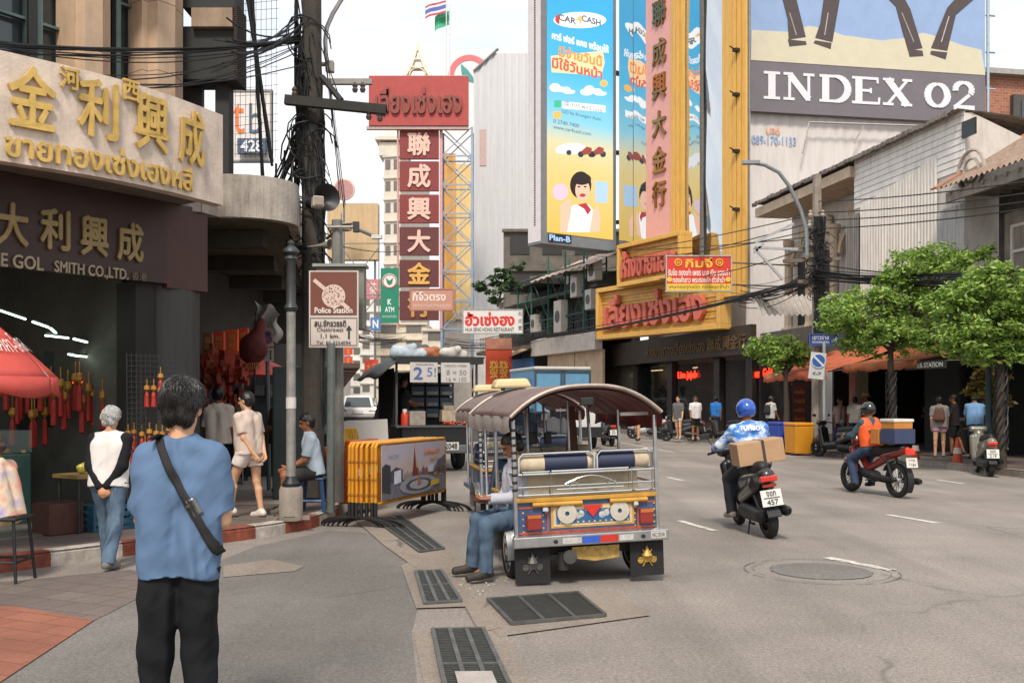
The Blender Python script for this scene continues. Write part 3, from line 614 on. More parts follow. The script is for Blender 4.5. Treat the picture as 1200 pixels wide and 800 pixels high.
b.build('wall_panels', M('#4a6a60', .4, 0, .5, 4), shop)
# neon tubes: curved rows of fluorescent tubes under the ceiling
lampm = E('#d8f5e4', 4.5)
tb = [((-20, 357), (30, 374), 4.2), ((38, 377), (58, 384), 4.2), ((59, 385), (66, 391), 4.2), ((53, 393), (80, 396), 4.6), ((86, 397), (102, 401), 4.6), ((80, 415), (90, 417), 6), ((91, 417), (103, 418), 6)]
nrm = Vector((-fd.y, fd.x, 0))
for i, (a, c, dep) in enumerate(tb):
    Ya, Yc = 12.0+(dep-4)*.4, 12.4+(dep-4)*.4; p, q = P(*a, Ya), P(*c, Yc)
    t = thing('fluorescent_tube', ['longest', 'second', 'short bent', 'lower left', 'lower right', 'small far left', 'small far right'][i]+' white fluorescent tube under the gold shop ceiling', 'lamp', p, 0, 'fluorescent tubes in the gold shop')
    MB().tube([(0, 0, 0), q-p], .011, 6).build('tube', lampm, t); MB().beam((0, 0, .03), q-p+Vector((0, 0, .03)), .03, .02).build('fitting', DKM, t)
fish = thing('neon_fish', 'small red neon fish glowing inside the dark gold shop', 'neon sign', P(95, 443, 13.2)); b = MB(); b.tube([(.07*math.cos(R(a))+.03, 0, .045*math.sin(R(a))+.02*math.cos(R(a))) for a in range(0, 360, 24)], .014, 5, True); b.tube([(-.04, 0, -.01), (-.11, 0, .02), (-.11, 0, -.06), (-.04, 0, -.01)], .014, 5); b.build('tube', E('#ff4a2c', 1.6), fish)
gl_ = thing('green_lamp', 'small green glowing lamp above the stall at left', 'lamp', P(67, 447, 13.0)); MB().lathe([(0, -.04), (.05, 0), (0, .05)], n=8).build('bulb', E('#2fae6a', 1.0), gl_)
for i, (x0_, y0_, x1_, y1_, c) in enumerate(((52, 412, 74, 500, '#34433f'), (112, 420, 122, 470, '#7d5a48'), (113, 422, 121, 436, '#4d6a8c'), (20, 440, 44, 505, '#2d3b36'))):
    o = P((x0_+x1_)/2, y1_, 13.6-.02*i); t = thing('wall_poster', ['greyish green', 'brown', 'small blue', 'dark green'][i]+' poster sheet inside the dark gold shop', 'poster', o, fa); w_ = (x1_-x0_)/FP*13.6; h_ = (y1_-y0_)/FP*13.6; MB().span((-w_/2, 0, 0), (w_/2, .02, h_)).build('sheet', M(c, .6, 0, .5, 8), t)
# upper storey: pillars, windows, upper wall
UYY = 2.2
b = MB()
def pxu(x, dy):
    O = A1+nrm*dy; k = (x-600)/FP; return (k*O.y-O.x)/(fd.x-k*fd.y)
up = thing('upper_storey', 'beige ribbed pillars and steel windows above the gold canopy', 'building', (A1.x, A1.y, 0), fa)
for xa, xb_ in ((88, 137), (173, 222), (-40, -8)):
    xl, xr = pxu(xa, UYY-.25), pxu(xb_, UYY-.25); w = xr-xl; pr = MB()
    poly = [(xl, UYY+.2), (xl, UYY-.12), (xl+w*.14, UYY-.12), (xl+w*.2, UYY-.28), (xl+w*.62, UYY-.28), (xl+w*.70, UYY-.22), (xr, UYY-.10), (xr, UYY+.2)]
    for i in range(9):
        z0 = 4.2+i*.95; pr.prism([(x, y, z0) for x, y in poly], (0, 0, .942))
    pr.build('pillar', BEI, up)
b = MB(); b.span((-9, UYY+.25, 4.2), (pxu(224, UYY), UYY+.4, 13)); b.build('window_glass', GL('#3a4444', .12), up)
fr = M('#5f6f6a', .5, .4, .2, 6)
for xa, xb_ in ((-8, 34), (47, 80), (139, 161)):
    b = MB(); xl, xr = pxu(xa, UYY+.1), pxu(xb_, UYY+.1)
    for x in (xl, xr): b.span((x-.035, UYY+.1, 4.2), (x+.035, UYY+.2, 12))
    for z in np.arange(4.5, 12, .62): b.span((xl+.035, UYY+.11, z), (xr-.035, UYY+.19, z+.035))
    b.build('window', fr, up)
b = MB(); b.span((pxu(36, UYY), UYY+.05, 4.2), (pxu(46, UYY), UYY+.2, 12)); b.span((pxu(80, UYY), UYY, 4.2), (pxu(88, UYY), UYY+.24, 12)); b.span((pxu(161, UYY), UYY, 4.2), (pxu(173, UYY), UYY+.24, 12)); b.build('dark_strip', M('#191c1b', .6), up)
# side wing along the main street: lower rounded canopy and underside
wing = thing('side_wing', 'stained concrete canopy wing with dark soffit along the main street', 'building', (-3.75, 13.4, 0), 0)
ox, oy = -3.75, 13.4
def rnd(n=14, r=.75, dx=0):
    pts = [(-.9, -1.15), (-.2, -.75+0)]
    cx, cy = .2+dx, .25
    for i in range(n+1):
        w = R(-100+i*105/n); pts.append((cx-.15+r*math.cos(w), cy+r*.9*math.sin(w)))
    for d in (3, 7, 12, 18): pts.append((pts[-1][0]-.0-.18*(d-(pts[-1][1]-1.0)) if False else .78-.18*d, d+.3))
    return pts
ed = rnd(); fo = [(x, y, 4.02) for x, y in ed]
back = [(-6.2, 18), (-6.2, -1.0)]
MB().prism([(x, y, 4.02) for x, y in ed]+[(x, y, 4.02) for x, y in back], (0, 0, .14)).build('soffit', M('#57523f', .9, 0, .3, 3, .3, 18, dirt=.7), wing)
b = MB()
for (xa, ya), (xb_, yb_) in zip(ed, ed[1:]):
    d = Vector((xb_-xa, yb_-ya, 0)).normalized(); n = Vector((d.y, -d.x, 0))*.12
    b._add([(xa+n.x*.1, ya+n.y*.1, 4.0), (xb_+n.x*.1, yb_+n.y*.1, 4.0), (xb_+n.x*.1, yb_+n.y*.1, 4.56), (xa+n.x*.1, ya+n.y*.1, 4.56), (xa-n.x, ya-n.y, 4.0), (xb_-n.x, yb_-n.y, 4.0), (xb_-n.x, yb_-n.y, 4.56), (xa-n.x, ya-n.y, 4.56)], [(0, 1, 2, 3), (4, 7, 6, 5), (3, 2, 6, 7), (0, 4, 5, 1)])
b.build('canopy_edge', M('#a49a8f', .85, 0, .3, 2.5, .3, 25, dirt=.85), wing, True)
b = MB()
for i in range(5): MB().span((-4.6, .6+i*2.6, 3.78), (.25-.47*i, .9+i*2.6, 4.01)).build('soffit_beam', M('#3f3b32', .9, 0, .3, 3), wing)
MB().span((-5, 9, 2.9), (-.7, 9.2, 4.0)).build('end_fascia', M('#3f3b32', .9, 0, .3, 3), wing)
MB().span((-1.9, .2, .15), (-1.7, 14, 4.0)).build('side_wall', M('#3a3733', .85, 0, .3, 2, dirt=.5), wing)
b = MB(); b.span((-2.6, .3, 4.56), (-1.2, 1.6, 9.5)); b.build('stairwell', M('#2c2926', .85, 0, .3, 2), wing)
b = MB(); b.span((-2.7, -.5, 7.4), (-1.0, -.2, 7.75)); b.build('concrete_band', M('#8c7864', .85, 0, .25, 3, dirt=.4), wing)
# dark overhanging upper block at the corner of the wing
blk = thing('balcony_block', 'dark tiled overhang with a beige concrete band above the wing', 'building', (0, 0, 0))
def PB(x, y, Y): return P(x, y, Y)
b = MB()
def pxbox(bb, xl, yt, xr, yb, Y, dep): a = P(xl, yb, Y); c = P(xr, yt, Y); bb.span((a.x, Y, a.z), (c.x, Y+dep, c.z)); return bb
pxbox(MB(), 214, 31, 275, 93, 14.2, .5).build('wall', M('#2a2a27', .8, 0, .4, 3, dirt=.3), blk)
pxbox(MB(), 224, 9, 272, 31, 14.1, .6).build('band', M('#8f7a66', .85, 0, .25, 3, dirt=.4), blk)
pxbox(MB(), 214, -140, 275, 9, 14.2, .5).build('wall', M('#1f201e', .7, 0, .4, 3), blk)
b = MB()
for i in range(40): a = P(275, 5+i*2.25, 14.15); b.box((a.x+.01, 14.4, a.z), (.05, .5, .018))
b.build('tile_edge', M('#3a2d26', .8), blk)
pxbox(MB(), 252, 93, 268, 245, 14.4, .25).build('post', M('#232221', .7), blk)
pxbox(MB(), 214, 93, 237, 128, 14.6, .1).build('wall', M('#3e3c38', .7), blk)
# wire netting beyond the balcony
net = thing('wire_net', 'fine wire netting strung beside the balcony block', 'netting', P(300, 180, 15.5))
b = MB(); o = P(300, 180, 15.5)
for i in range(9): x = 276+i*6; b.tube([P(x, 0, 15.5)-o, P(x+random.uniform(-1, 1), 185, 15.5)-o], .0035, 4)
for i in range(17): y = 4+i*11; b.tube([P(275, y+random.uniform(-2, 2), 15.5)-o, P(326, y-4+random.uniform(-2, 2), 15.5)-o], .0035, 4)
b.build('mesh_wires', M('#3d3f40', .6), net)
# grey hoarding 'tb' far behind, 428
TB, w, h = sign('white hoarding with orange and navy letters behind the netting', 268, 105, 319, 190, 24, M('#d6d0cb', .6, 0, .08, 2), [('t', -.27, .60, .26, .42, M('#d9743c', .5)), ('b', .12, .60, .30, .42, M('#5c6478', .5)), ('TALCOM', .0, .24, .62, .10, M('#8d8d92', .5))], border=M('#8a8a88', .5))
sign('dark blue number board reading 428 below the white hoarding', 278, 162, 312, 180, 23.8, M('#48536a', .5, 0, .1, 3), [('428', 0, .5, .75, .72, M('#d8dade', .5), .03)])
# ------------------------------------------------------------------ right side of the street
class Face:
    """A vertical plane from O along d; turns picture columns into local x / z on it (dy = set-back)."""
    def __init__(s, O, d): s.O = Vector((O[0], O[1], 0)); s.d = Vector((d[0], d[1], 0)).normalized(); s.n = Vector((-s.d.y, s.d.x, 0)); s.a = math.atan2(s.d.y, s.d.x)
    def X(s, px, dy=0): O = s.O+s.n*dy; k = (px-600)/FP; return (k*O.y-O.x)/(s.d.x-k*s.d.y)
    def Y(s, px, dy=0): return (s.O+s.n*dy).y+s.d.y*s.X(px, dy)
    def Z(s, px, py, dy=0): return 1.6+(470-py)/FP*s.Y(px, dy)
    def thing(s, *a, **k): return thing(*a, loc=s.O, rz=s.a, **k)
    def box(s, b, xl, yt, xr, yb, dy, dep):   # box whose front face covers the picture rectangle (heights taken at its left end)
        b.span((s.X(xl, dy), dy, s.Z(xl, yb, dy)), (s.X(xr, dy), dy+dep, s.Z(xl, yt, dy))); return b
sdir = (.177, -.984)
WHT = M('#cbc3bb', .7, 0, .14, 2, .1, 30, dirt=.35); WHT2 = M('#dbd6d0', .7, 0, .12, 1.5, .08, 30, dirt=.4); CRM = M('#b9a68e', .8, 0, .2, 3, .2, 30, dirt=.5)
DRK = M('#1b1a18', .8, 0, .3, 3); DRK2 = M('#2a2724', .8, 0, .3, 3); RUST = M('#6d5444', .85, .1, .4, 5, .3, 40, dirt=.5)
# --- old two-storey house with white siding, long roof edge falling in perspective to the left
F1 = Face((FR(39.6), 39.6), sdir); Lh = 12.9
h1 = F1.thing('siding_house', 'old white siding house with corrugated sheets and crumbling arched windows', 'building')
zt = 9.42
b = MB(); x0 = F1.X(1002); b.span((x0, .0, 4.3), (Lh, .2, zt-.02)); b.span((-.1, 1.3, 3.4), (x0, 1.5, zt)); b.span((x0-.15, 0.2, 3.4), (x0, 1.3, zt)); b.build('wall', WHT, h1)
b = MB()
for i in range(9): b.box(((x0+Lh)/2, -.015, 7.95+i*.185), (Lh-x0, .03, .175), rx=-.08)
b.build('siding_boards', WHT2, h1)
MB().corr(F1.X(1010), F1.X(1100), 4.4, 8.6, -.05, .16, .025, ztop=lambda u: 7.9+.62*u).build('white_sheet', M('#d8d0c6', .55, .1, .14, 2, dirt=.3, stretch=(6, 6, .4)), h1)
MB().corr(F1.X(994), F1.X(1010), 4.5, 7.7, -.07, .14, .03).build('weathered_sheet', M('#7d7872', .6, .3, .35, 3, dirt=.6, stretch=(6, 6, .4)), h1)
MB().corr(F1.X(1101), Lh, 4.4, 6.95, -.05, .2, .035).build('grey_sheet', M('#a8a5a2', .5, .4, .2, 3, dirt=.4, stretch=(6, 6, .4)), h1)
# end wall facing the camera and roof
e0, e1 = Lh-.2, Lh
b = MB(); b.prism([(Lh-.22, 0.2, 4.3), (Lh-.22, 9, 4.3), (Lh-.22, 9, 6.0), (Lh-.22, .2, zt)], (.2, 0, 0)); b.build('end_wall', WHT, h1)
MB().grid(lambda u, v: (-.3+(Lh+.36)*u, -.28+9.8*v, zt+.06-3.7*v*v*.95+.03*math.sin(u*Lh*2*PI/.3)*(1)), 150, 6).build('roof', M('#8f857a', .8, 0, .3, 3, dirt=.5), h1)
b = MB()
for i in range(46): x = -.2+i*.28; b.box((x, -.26, zt+.02+random.uniform(-.02, .02)), (.2, .12, .10+random.uniform(0, .05)), rx=random.uniform(-.2, .2))
b.build('eave_tiles', M('#79706a', .85, 0, .35, 8, dirt=.4), h1)
MB().span((-.2, -.22, zt-.5), (x0+.05, 1.2, zt-.15)).build('eave_beam', CRM, h1)
# crumbling arched facade in the recess (seen between the pole and the roof edge)
b = MB()
for xa in (.35, 2.1, 4.0): b.lathe([(.22, 4.4), (.17, 4.6), (.16, 7.6), (.22, 7.75), (.22, 7.95)], (xa, .95, 0), n=10)
for xa in (1.2, 3.05, 5.0):
    pts = [(xa+.78*math.cos(R(w)), 1.05, 6.9+.75*math.sin(R(w))) for w in range(0, 181, 15)]; b.tube(pts, .11, 6)
    b.lathe([(.0, -.05), (.34, -.04), (.36, .04), (.0, .05)], (xa, 1.15, 8.15), 'Y', 14)
b.span((-.1, .85, 4.2), (x0, 1.3, 4.5)); b.build('arched_columns', CRM, h1)
b = MB()
for xa in (1.2, 3.05, 5.0): b.span((xa-.62, 1.22, 4.5), (xa+.62, 1.32, 7.2))
b.build('dark_window', M('#23201d', .6, 0, .3, 3), h1)
MB().span((-.2, 0, 3.3), (Lh, .5, 4.3)).build('first_floor_band', M('#58524b', .85, 0, .3, 3, dirt=.6), h1)
vt = MB(); xv = F1.X(1137); vt.span((xv-.28, -.06, zt-.72), (xv+.28, .0, zt-.28)); vt.build('vent', M('#14201f', .4), h1)
b = MB(); cxr = F1.X(1140); b.tube([(cxr+.55*math.cos(R(w)), -.05, 7.75+.55*math.sin(R(w))) for w in range(0, 360, 20)], .05, 6, True); b.tube([(cxr+.32*math.cos(R(w)), -.05, 7.75+.32*math.sin(R(w))) for w in range(0, 360, 20)], .035, 6, True); b.build('round_moulding', M('#a79c92', .8, 0, .2), h1)
# ground floor: dark open shops
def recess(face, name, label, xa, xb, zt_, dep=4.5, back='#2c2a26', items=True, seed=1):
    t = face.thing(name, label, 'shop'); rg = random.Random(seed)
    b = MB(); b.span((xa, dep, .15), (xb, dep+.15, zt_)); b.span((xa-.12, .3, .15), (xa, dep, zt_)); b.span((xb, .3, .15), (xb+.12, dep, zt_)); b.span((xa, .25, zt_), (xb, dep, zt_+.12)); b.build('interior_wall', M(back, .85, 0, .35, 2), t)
    if items:
        b = MB(); n = int((xb-xa)/.55)
        for i in range(n):
            x = xa+.3+i*.55; b.span((x, dep-.5-rg.random()*.6, .15), (x+.45, dep-.1, 1.0+rg.random()*1.3))
        b.build('shelves', M('#3d3a33', .7, 0, .6, 5), t)
        b = MB()
        for i in range(n*5): b.box((rg.uniform(xa+.2, xb-.2), dep-1.2+rg.random()*.5, rg.uniform(.9, 2.4)), (.16, .12, rg.uniform(.1, .3)))
        b.build('goods', M('#6a5236', .6, 0, .8, 9), t)
    return t
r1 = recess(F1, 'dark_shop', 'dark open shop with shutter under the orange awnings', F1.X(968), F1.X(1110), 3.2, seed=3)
b = MB(); b.span((F1.X(1062), .6, .15), (F1.X(1118), .7, 3.1)); b.build('shutter', M('#232a27', .6, .2, .3, 8, stretch=(1, 1, 6)), r1)
xp = F1.X(1003); MB().span((xp-.25, -.1, .15), (xp+.25, .3, 3.3)).build('pillar', M('#a59684', .8, 0, .25, 3, dirt=.6), r1)
MB().span((xp-.2, -.13, 1.3), (xp+.22, -.101, 2.5)).build('poster', M('#a8705c', .7, 0, .5, 5), r1)
# orange awnings
AWN = M('#b9603f', .8, 0, .3, 4, .3, 12, dirt=.35, stretch=(1, 1, 1)); 
def awning(label, face, xa, xb, zh, zl, dy0, dy1, mat, drop=.25):
    t = face.thing('awning', label, 'awning', group='orange awnings over the right pavement')
    def fn(u, v): return (xa+(xb-xa)*u, dy0+(dy1-dy0)*v, zh+(zl-zh)*v-.09*math.sin(PI*v)+.03*math.sin(u*19+v*3))
    b = MB().grid(fn, 24, 6)
    b.grid(lambda u, v: (xa+(xb-xa)*u, dy1-.02*v, zl-drop*v+.03*math.sin(u*19+3)+.02*math.sin(u*60)*v), 24, 2); o = b.build('canvas', mat, t, True)
    so_ = o.modifiers.new('thick', 'SOLIDIFY'); so_.thickness = .012
    b = MB()
    for x in (xa+.05, (xa+xb)/2, xb-.05): b.tube([(x, dy0, zh-.5), (x, dy1+.05, zl-.02)], .02, 6)
    b.tube([(xa, dy1+.04, zl-.02), (xb, dy1+.04, zl-.02)], .02, 6); b.build('frame', STEEL, t)
awning('faded orange awning left of the big street tree', F1, F1.X(972), F1.X(1056), 3.3, 2.5, 0, -2.4, AWN)
awning('brown orange awning between the two big street trees', F1, F1.X(1060), F1.X(1156), 3.2, 2.65, 0, -2.0, M('#a0582f', .8, 0, .4, 4, .3, 12, dirt=.5), .2)
# --- tiled house nearest at right
F2 = Face((FR(26.75), 26.75), sdir)
h2 = F2.thing('tiled_house', 'low house with brown corrugated tile roof and dark upper wall', 'building')
b = MB(); b.span((0, .9, 3.4), (9, 1.1, 7.6)); b.build('wall', M('#4a443e', .8, 0, .4, 2, dirt=.6), h2)
MB().span((.3, .85, 4.0), (1.3, .9, 6.6)).build('pale_panel', M('#8f857a', .8, 0, .3, 2, dirt=.7), h2)
nr = 70
MB().grid(lambda u, v: (-.35+9.5*u, -.75+5.2*v, 7.32+3.1*v+.035*math.sin(2*PI*u*9.5/.21)), 340, 10).build('roof', M('#8d7767', .85, 0, .35, 5, .3, 20, dirt=.4), h2, True)
b = MB(); b.beam((-.38, -.8, 7.35), (-.38, 4.6, 10.5), .26, .05); b.build('barge_board', M('#a87a5e', .7, 0, .15, 3), h2)
b = MB(); b.span((-.2, -.55, 6.95), (9, -.45, 7.2)); 
for i in range(20): b.span((.0+i*.45, -.6, 7.12), (.07+i*.45, .9, 7.22))
b.build('eave_rafters', M('#8b8177', .85, 0, .3, 4, dirt=.6), h2)
xw = F2.X(1188, .9); b = MB()
for xx in (xw, xw+.95): b.span((xx, .80, 4.9), (xx+.08, .9, 6.25))
for z in (4.9, 5.5, 6.17): b.span((xw+.08, .81, z), (xw+.95, .89, z+.08))
b.build('window', M('#c7c2ba', .6, 0, .1), h2); MB().span((xw+.05, .86, 4.95), (xw+.98, .895, 6.2)).build('window_glass', GL('#30383a'), h2)
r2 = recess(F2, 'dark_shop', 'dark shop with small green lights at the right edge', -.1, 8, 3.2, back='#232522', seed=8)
MB().span((-.1, -.2, 3.2), (9, .9, 3.45)).build('fascia', M('#3b352f', .8, 0, .3, 3, dirt=.5), r2)
b = MB(); g_ = random.Random(4)
for i in range(9): b.lathe([(0, -.03), (.03, 0), (0, .03)], (F2.X(1178, 2)+i*.33, 2.2+.2*g_.random(), 2.55-.2*(i % 3)), n=6)
b.build('small_lamps', E('#b5e0d2', 5), r2)
pl2 = thing('bakery_awning_sign', 'thin white lettering board hung under the brown awning', 'sign', F1.O, F1.a)
xs0 = F1.X(1085, -1.9)
MB().span((xs0-.9, -1.95, 2.42), (xs0+.9, -1.91, 2.62)).build('panel', M('#2c2d2b', .6), pl2)
letters('SUMMER STATION', M('#c9c9c4', .5), pl2, (xs0, -1.955, 2.52), 1.6, .12)
# --- billboard wall facing the camera
F3 = Face((10.4, 44.0), (.984, .177)); bw_ = 11.5
h3 = F3.thing('billboard_building', 'tall pale corrugated building carrying the large painted billboard', 'building')
b = MB(); b.span((0, .15, 0), (bw_+.2, 14, 22.5)); b.build('core', WHT, h3)
MB().corr(0, bw_+.2, 4, 22.4, .12, .55, .02).build('wall_sheets', M('#cdc5c0', .6, .0, .10, 1.2, dirt=.18, stretch=(4, 4, .4)), h3)
zb0 = F3.Z(878, 132); zb1 = F3.Z(878, 73)
bb = F3.thing('billboard', 'huge billboard of dark trousered legs on sand reading INDEX 02', 'billboard')
MB().span((.05, -.25, zb0), (bw_, .05, zb1)).build('grey_band', M('#6b666b', .7, 0, .08, 2), bb)
MB().span((.05, -.25, zb1+.003), (bw_, .05, 22.2)).build('sky_panel', M('#8ba2c6', .7, 0, .08, 1.5), bb)
def bz(px, py): return (F3.X(px), F3.Z(px, py))
pts = [(.05, zb1+.004)]+[bz(x, y) for x, y in ((878, 38), (920, 40), (945, 33), (965, 37), (985, 44), (1030, 50), (1058, 47), (1078, 41), (1100, 47), (1125, 56), (1146, 61))]
pts = [pts[0]]+[(max(.05, min(bw_, x)), z) for x, z in pts[1:]]+[(bw_, zb1+.004)]
MB().prism([(x, -.256, z) for x, z in pts], (0, -.012, 0)).build('sand_shape', M('#c6bea6', .7, 0, .06, 2), bb)
legm = M('#4b4140', .7, 0, .15, 4)
for i, q in enumerate((((912, -6), (928, -6), (941, 46), (921, 49), (920, 25)), ((963, -6), (982, -6), (972, 52), (952, 47), (958, 30)), ((1030, -6), (1052, -6), (1063, 14), (1077, 59), (1060, 62), (1046, 10)), ((1106, 12), (1122, -6), (1146, -6), (1116, 20), (1106, 62), (1087, 59)))):
    b = MB().prism([(bz(x, y)[0], -.27, bz(x, y)[1]) for x, y in q], (0, -.012, 0))
    fx = (((920, 49), (941, 51), (942, 55), (922, 57)), ((952, 50), (971, 53), (970, 60), (950, 53)), ((1060, 60), (1077, 62), (1078, 68), (1062, 69)), ((1087, 62), (1106, 64), (1104, 72), (1086, 66)))[i]
    b.prism([(bz(x, y)[0], -.27, bz(x, y)[1]) for x, y in fx], (0, -.014, 0)); b.build('printed_leg', legm, bb)
    (sa, sb), (sc_, sd_) = (((922, 18), (930, 44)), ((967, 18), (963, 44)), ((1053, 18), (1067, 52)), ((1108, 22), (1099, 52)))[i]; MB().tube([(bz(sa, sb)[0], -.284, bz(sa, sb)[1]), (bz(sc_, sd_)[0], -.284, bz(sc_, sd_)[1])], .025, 4).build('white_seam', M('#b9aeb0', .6), bb)
z_mid = lambda px, py: F3.Z(px, py)
LW = M('#d8d6da', .6, 0, .04)
def slab(nm, px, w, hh, parts):
    """One slab-serif letter: bars ((x0,z0),(x1,z1),thickness) in a unit box, placed on the band at picture column px."""
    x0 = F3.X(px); sx = F3.X(px+w)-x0; z0 = F3.Z(px, 117.5+(px-891)*.052); b = MB()
    for k, (p, q, t) in enumerate(parts):
        p, q = Vector((p[0]*sx, 0, p[1]*hh)), Vector((q[0]*sx, 0, q[1]*hh)); d = (q-p).normalized(); n = Vector((-d.z, 0, d.x))*t/2; o = Vector((x0, -.256, z0)); b.prism([o+p+n, o+p-n, o+q-n, o+q+n], (0, -.02-.0012*k, 0))
    b.build(nm, LW, bb)
def arcs(cx, cz, rx, rz, a0, a1, t0, t1, n=14):
    o = []
    for i in range(n):
        w0, w1 = R(a0+(a1-a0)*i/n), R(a0+(a1-a0)*(i+1.12)/n); f = abs(math.cos((w0+w1)/2)); o.append(((cx+rx*math.cos(w0), cz+rz*math.sin(w0)), (cx+rx*math.cos(w1), cz+rz*math.sin(w1)), t0+(t1-t0)*f))
    return o
T_, t_ = .34, .12
slab('letter', 891, 21, 1.2, [((.5, 0), (.5, 1), T_), ((.05, .04), (.95, .04), t_), ((.05, .96), (.95, .96), t_)])
slab('letter', 915, 36, 1.2, [((.2, 0), (.2, 1), .13), ((.82, 0), (.82, 1), .13), ((.2, .94), (.82, .06), .3), ((0, .04), (.36, .04), t_), ((0, .96), (.3, .96), t_), ((.64, .96), (1, .96), t_)])
slab('letter', 957, 36, 1.2, [((.2, 0), (.2, 1), T_), ((0, .04), (.55, .04), t_), ((0, .96), (.55, .96), t_)]+arcs(.5, .5, .42, .46, -90, 90, .12, .34))
slab('letter', 995, 33, 1.2, [((.24, 0), (.24, 1), T_), ((0, .04), (.95, .04), t_), ((0, .96), (.9, .96), t_), ((.24, .5), (.66, .5), t_), ((.66, .4), (.66, .6), .1), ((.9, .78), (.9, 1), .1), ((.94, 0), (.96, .26), .1)])
slab('letter', 1031, 34, 1.2, [((.16, .97), (.84, .03), .32), ((.84, .97), (.16, .03), .13), ((0, .04), (.36, .04), t_), ((.62, .04), (1, .04), t_), ((0, .96), (.38, .96), t_), ((.66, .96), (1, .96), t_)])
slab('letter', 1080, 29, 1.12, arcs(.5, .5, .40, .45, 0, 360, .11, .34, 26))
slab('letter', 1112, 27, 1.25, arcs(.48, .70, .36, .26, -35, 190, .12, .30)+[((.74, .52), (.10, .05), .16), ((.05, .05), (.95, .05), .2)])
letters('UBG', M('#d99a7c', .6), h3, (F3.X(907), .07, F3.Z(907, 153)), .62, .26, 'faded_lettering', .01, .02)
letters('089-170-1133', M('#86a3cc', .6), h3, (F3.X(908), .07, F3.Z(908, 164)), F3.X(934)-F3.X(882), .36, 'phone_number', .01, .008)
b = MB(); a = lambda px, py: (F3.X(px), -.35, F3.Z(px, py))
b.tube([a(944, 146), a(1070, 150)], .05, 5); b.tube([a(944, 146), a(936, 182)], .04, 5); b.tube([a(1007, 150), a(997, 170)], .04, 5); b.build('bracket_pipes', M('#a9a3a0', .5, .3), h3)
# steel edge posts of the billboard
b = MB(); x = bw_+.25; b.tube([(x, -.1, 12), (x, -.1, 22.5)], .07, 6)
for i in range(6): b.tube([(x-.1, -.1, 12.6+i*1.7), (x+.35, -.1, 12.6+i*1.7)], .05, 5)
b.build('edge_post', M('#9fb0b8', .5, .3), bb)
# --- brick building far right
F4 = Face((23.0, 47.5), (.984, .177))
h4 = F4.thing('brick_building', 'red brick building with grey roof edge at the far right', 'building')
def brickf(N, l, b):
    co = N.new('ShaderNodeTexCoord').outputs['Object']; br = N.new('ShaderNodeTexBrick'); br.inputs['Scale'].default_value = 1; br.inputs['Brick Width'].default_value = .3; br.inputs['Row Height'].default_value = .13; br.inputs['Mortar Size'].default_value = .012
    mp = N.new('ShaderNodeMapping'); mp.inputs['Rotation'].default_value = (R(90), 0, 0); l(co, mp.inputs[0]); l(mp.outputs[0], br.inputs['Vector'])
    br.inputs['Color1'].default_value = (*hx('#a5694f'), 1); br.inputs['Color2'].default_value = (*hx('#8a523d'), 1); br.inputs['Mortar'].default_value = (*hx('#9b8577'), 1); l(br.outputs['Color'], b.inputs['Base Color']); b.inputs['Roughness'].default_value = .85
b = MB(); zz = F4.Z(1150, 88); b.span((-.6, 0, 4), (12, 6, zz)); b.build('wall', node_mat(brickf), h4)
MB().span((-1, -.4, zz), (12.4, 6, zz+.25)).build('roof', M('#9a9790', .7, 0, .2), h4)
b = MB(); xw = F4.X(1186); b.span((xw-.1, -.25, zz-3.6), (12, -.002, zz-.9)); b.build('balcony_box', M('#4a4743', .7, 0, .3), h4)
b = MB(); b.span((xw+.3, -.3, zz-2.6), (xw+1.4, -.26, zz-1.2)); b.build('window', GL('#3a4040'), h4)
# ------------------------------------------------------------------ gold shop: mirrored pylon, angled signs, video billboard
F5 = Face((5.4, 48.5), (.502, -.865)); GY = M('#d6a652', .5, .1, .14, 3, dirt=.2, stretch=(5, 5, .5)); MIR = M('#cfd3d6', .035, 1., .05, .6, .05, 1.2); PNK = M('#d39a92', .6, 0, .08, 2)
py_ = F5.thing('gold_pylon', 'towering mirror-clad pylon with gold ribs and pink character panel', 'sign')
zl, zh_ = 6.0, 24.0
def pcol(b, xa, xb, dy, dep, z0=zl, z1=zh_): b.span((F5.X(xa), dy, z0), (F5.X(xb), dy+dep, z1)); return b
pcol(MB(), 724, 876, .10, .06).build('backing', M('#8d8983', .7, 0, .2), py_)
def ribbed(xa, xb, n, name='gold_rib'):
    b = MB(); l_, r_ = F5.X(xa), F5.X(xb); w = (r_-l_)/n
    for i in range(n): b.span((l_+i*w, -.05-.12*math.sin(PI*(i+.5)/n), zl), (l_+(i+.86)*w, .04, zh_))
    b.build(name, GY, py_)
ribbed(788, 803, 4); ribbed(848, 876, 6)
for xa, xb in ((724, 741), (741, 757), (803, 823), (823, 848)):
    l_, r_ = F5.X(xa), F5.X(xb); b = MB()
    b.grid(lambda u, v: (l_+(r_-l_)*(.02+.96*u), .06-.012*math.sin(PI*u)+(.012 if xa < 820 else .028)*math.sin(v*21+u*3)*math.sin(u*2.5+.3), zl+1.2+(zh_-zl-1.2)*v), 14, 60) if xa != 803 else b.grid(lambda u, v: (l_+(r_-l_)*(.02+.96*u), .05-.15*(r_-l_)*u+.01*math.sin(v*19+u*4), zl+1.2+(zh_-zl-1.2)*v), 14, 60); b.build('mirror_panel', MIR, py_, 'all')
pcol(MB(), 757, 788, .0, .09, zl+.9).build('pink_panel', PNK, py_)
chm = M('#a07a52', .22, .85, .2, 5)
for ch, y in (('聯', 15), ('成', 61), ('興', 101), ('大', 145), ('金', 187), ('行', 227), ('聯', -32)):
    x = 773.5; wv = F5.X(781)-F5.X(766); letters(ch, chm, py_, (F5.X(x), -.004, F5.Z(x, y)), wv, 1.15, 'gilt_character', .10, .02)
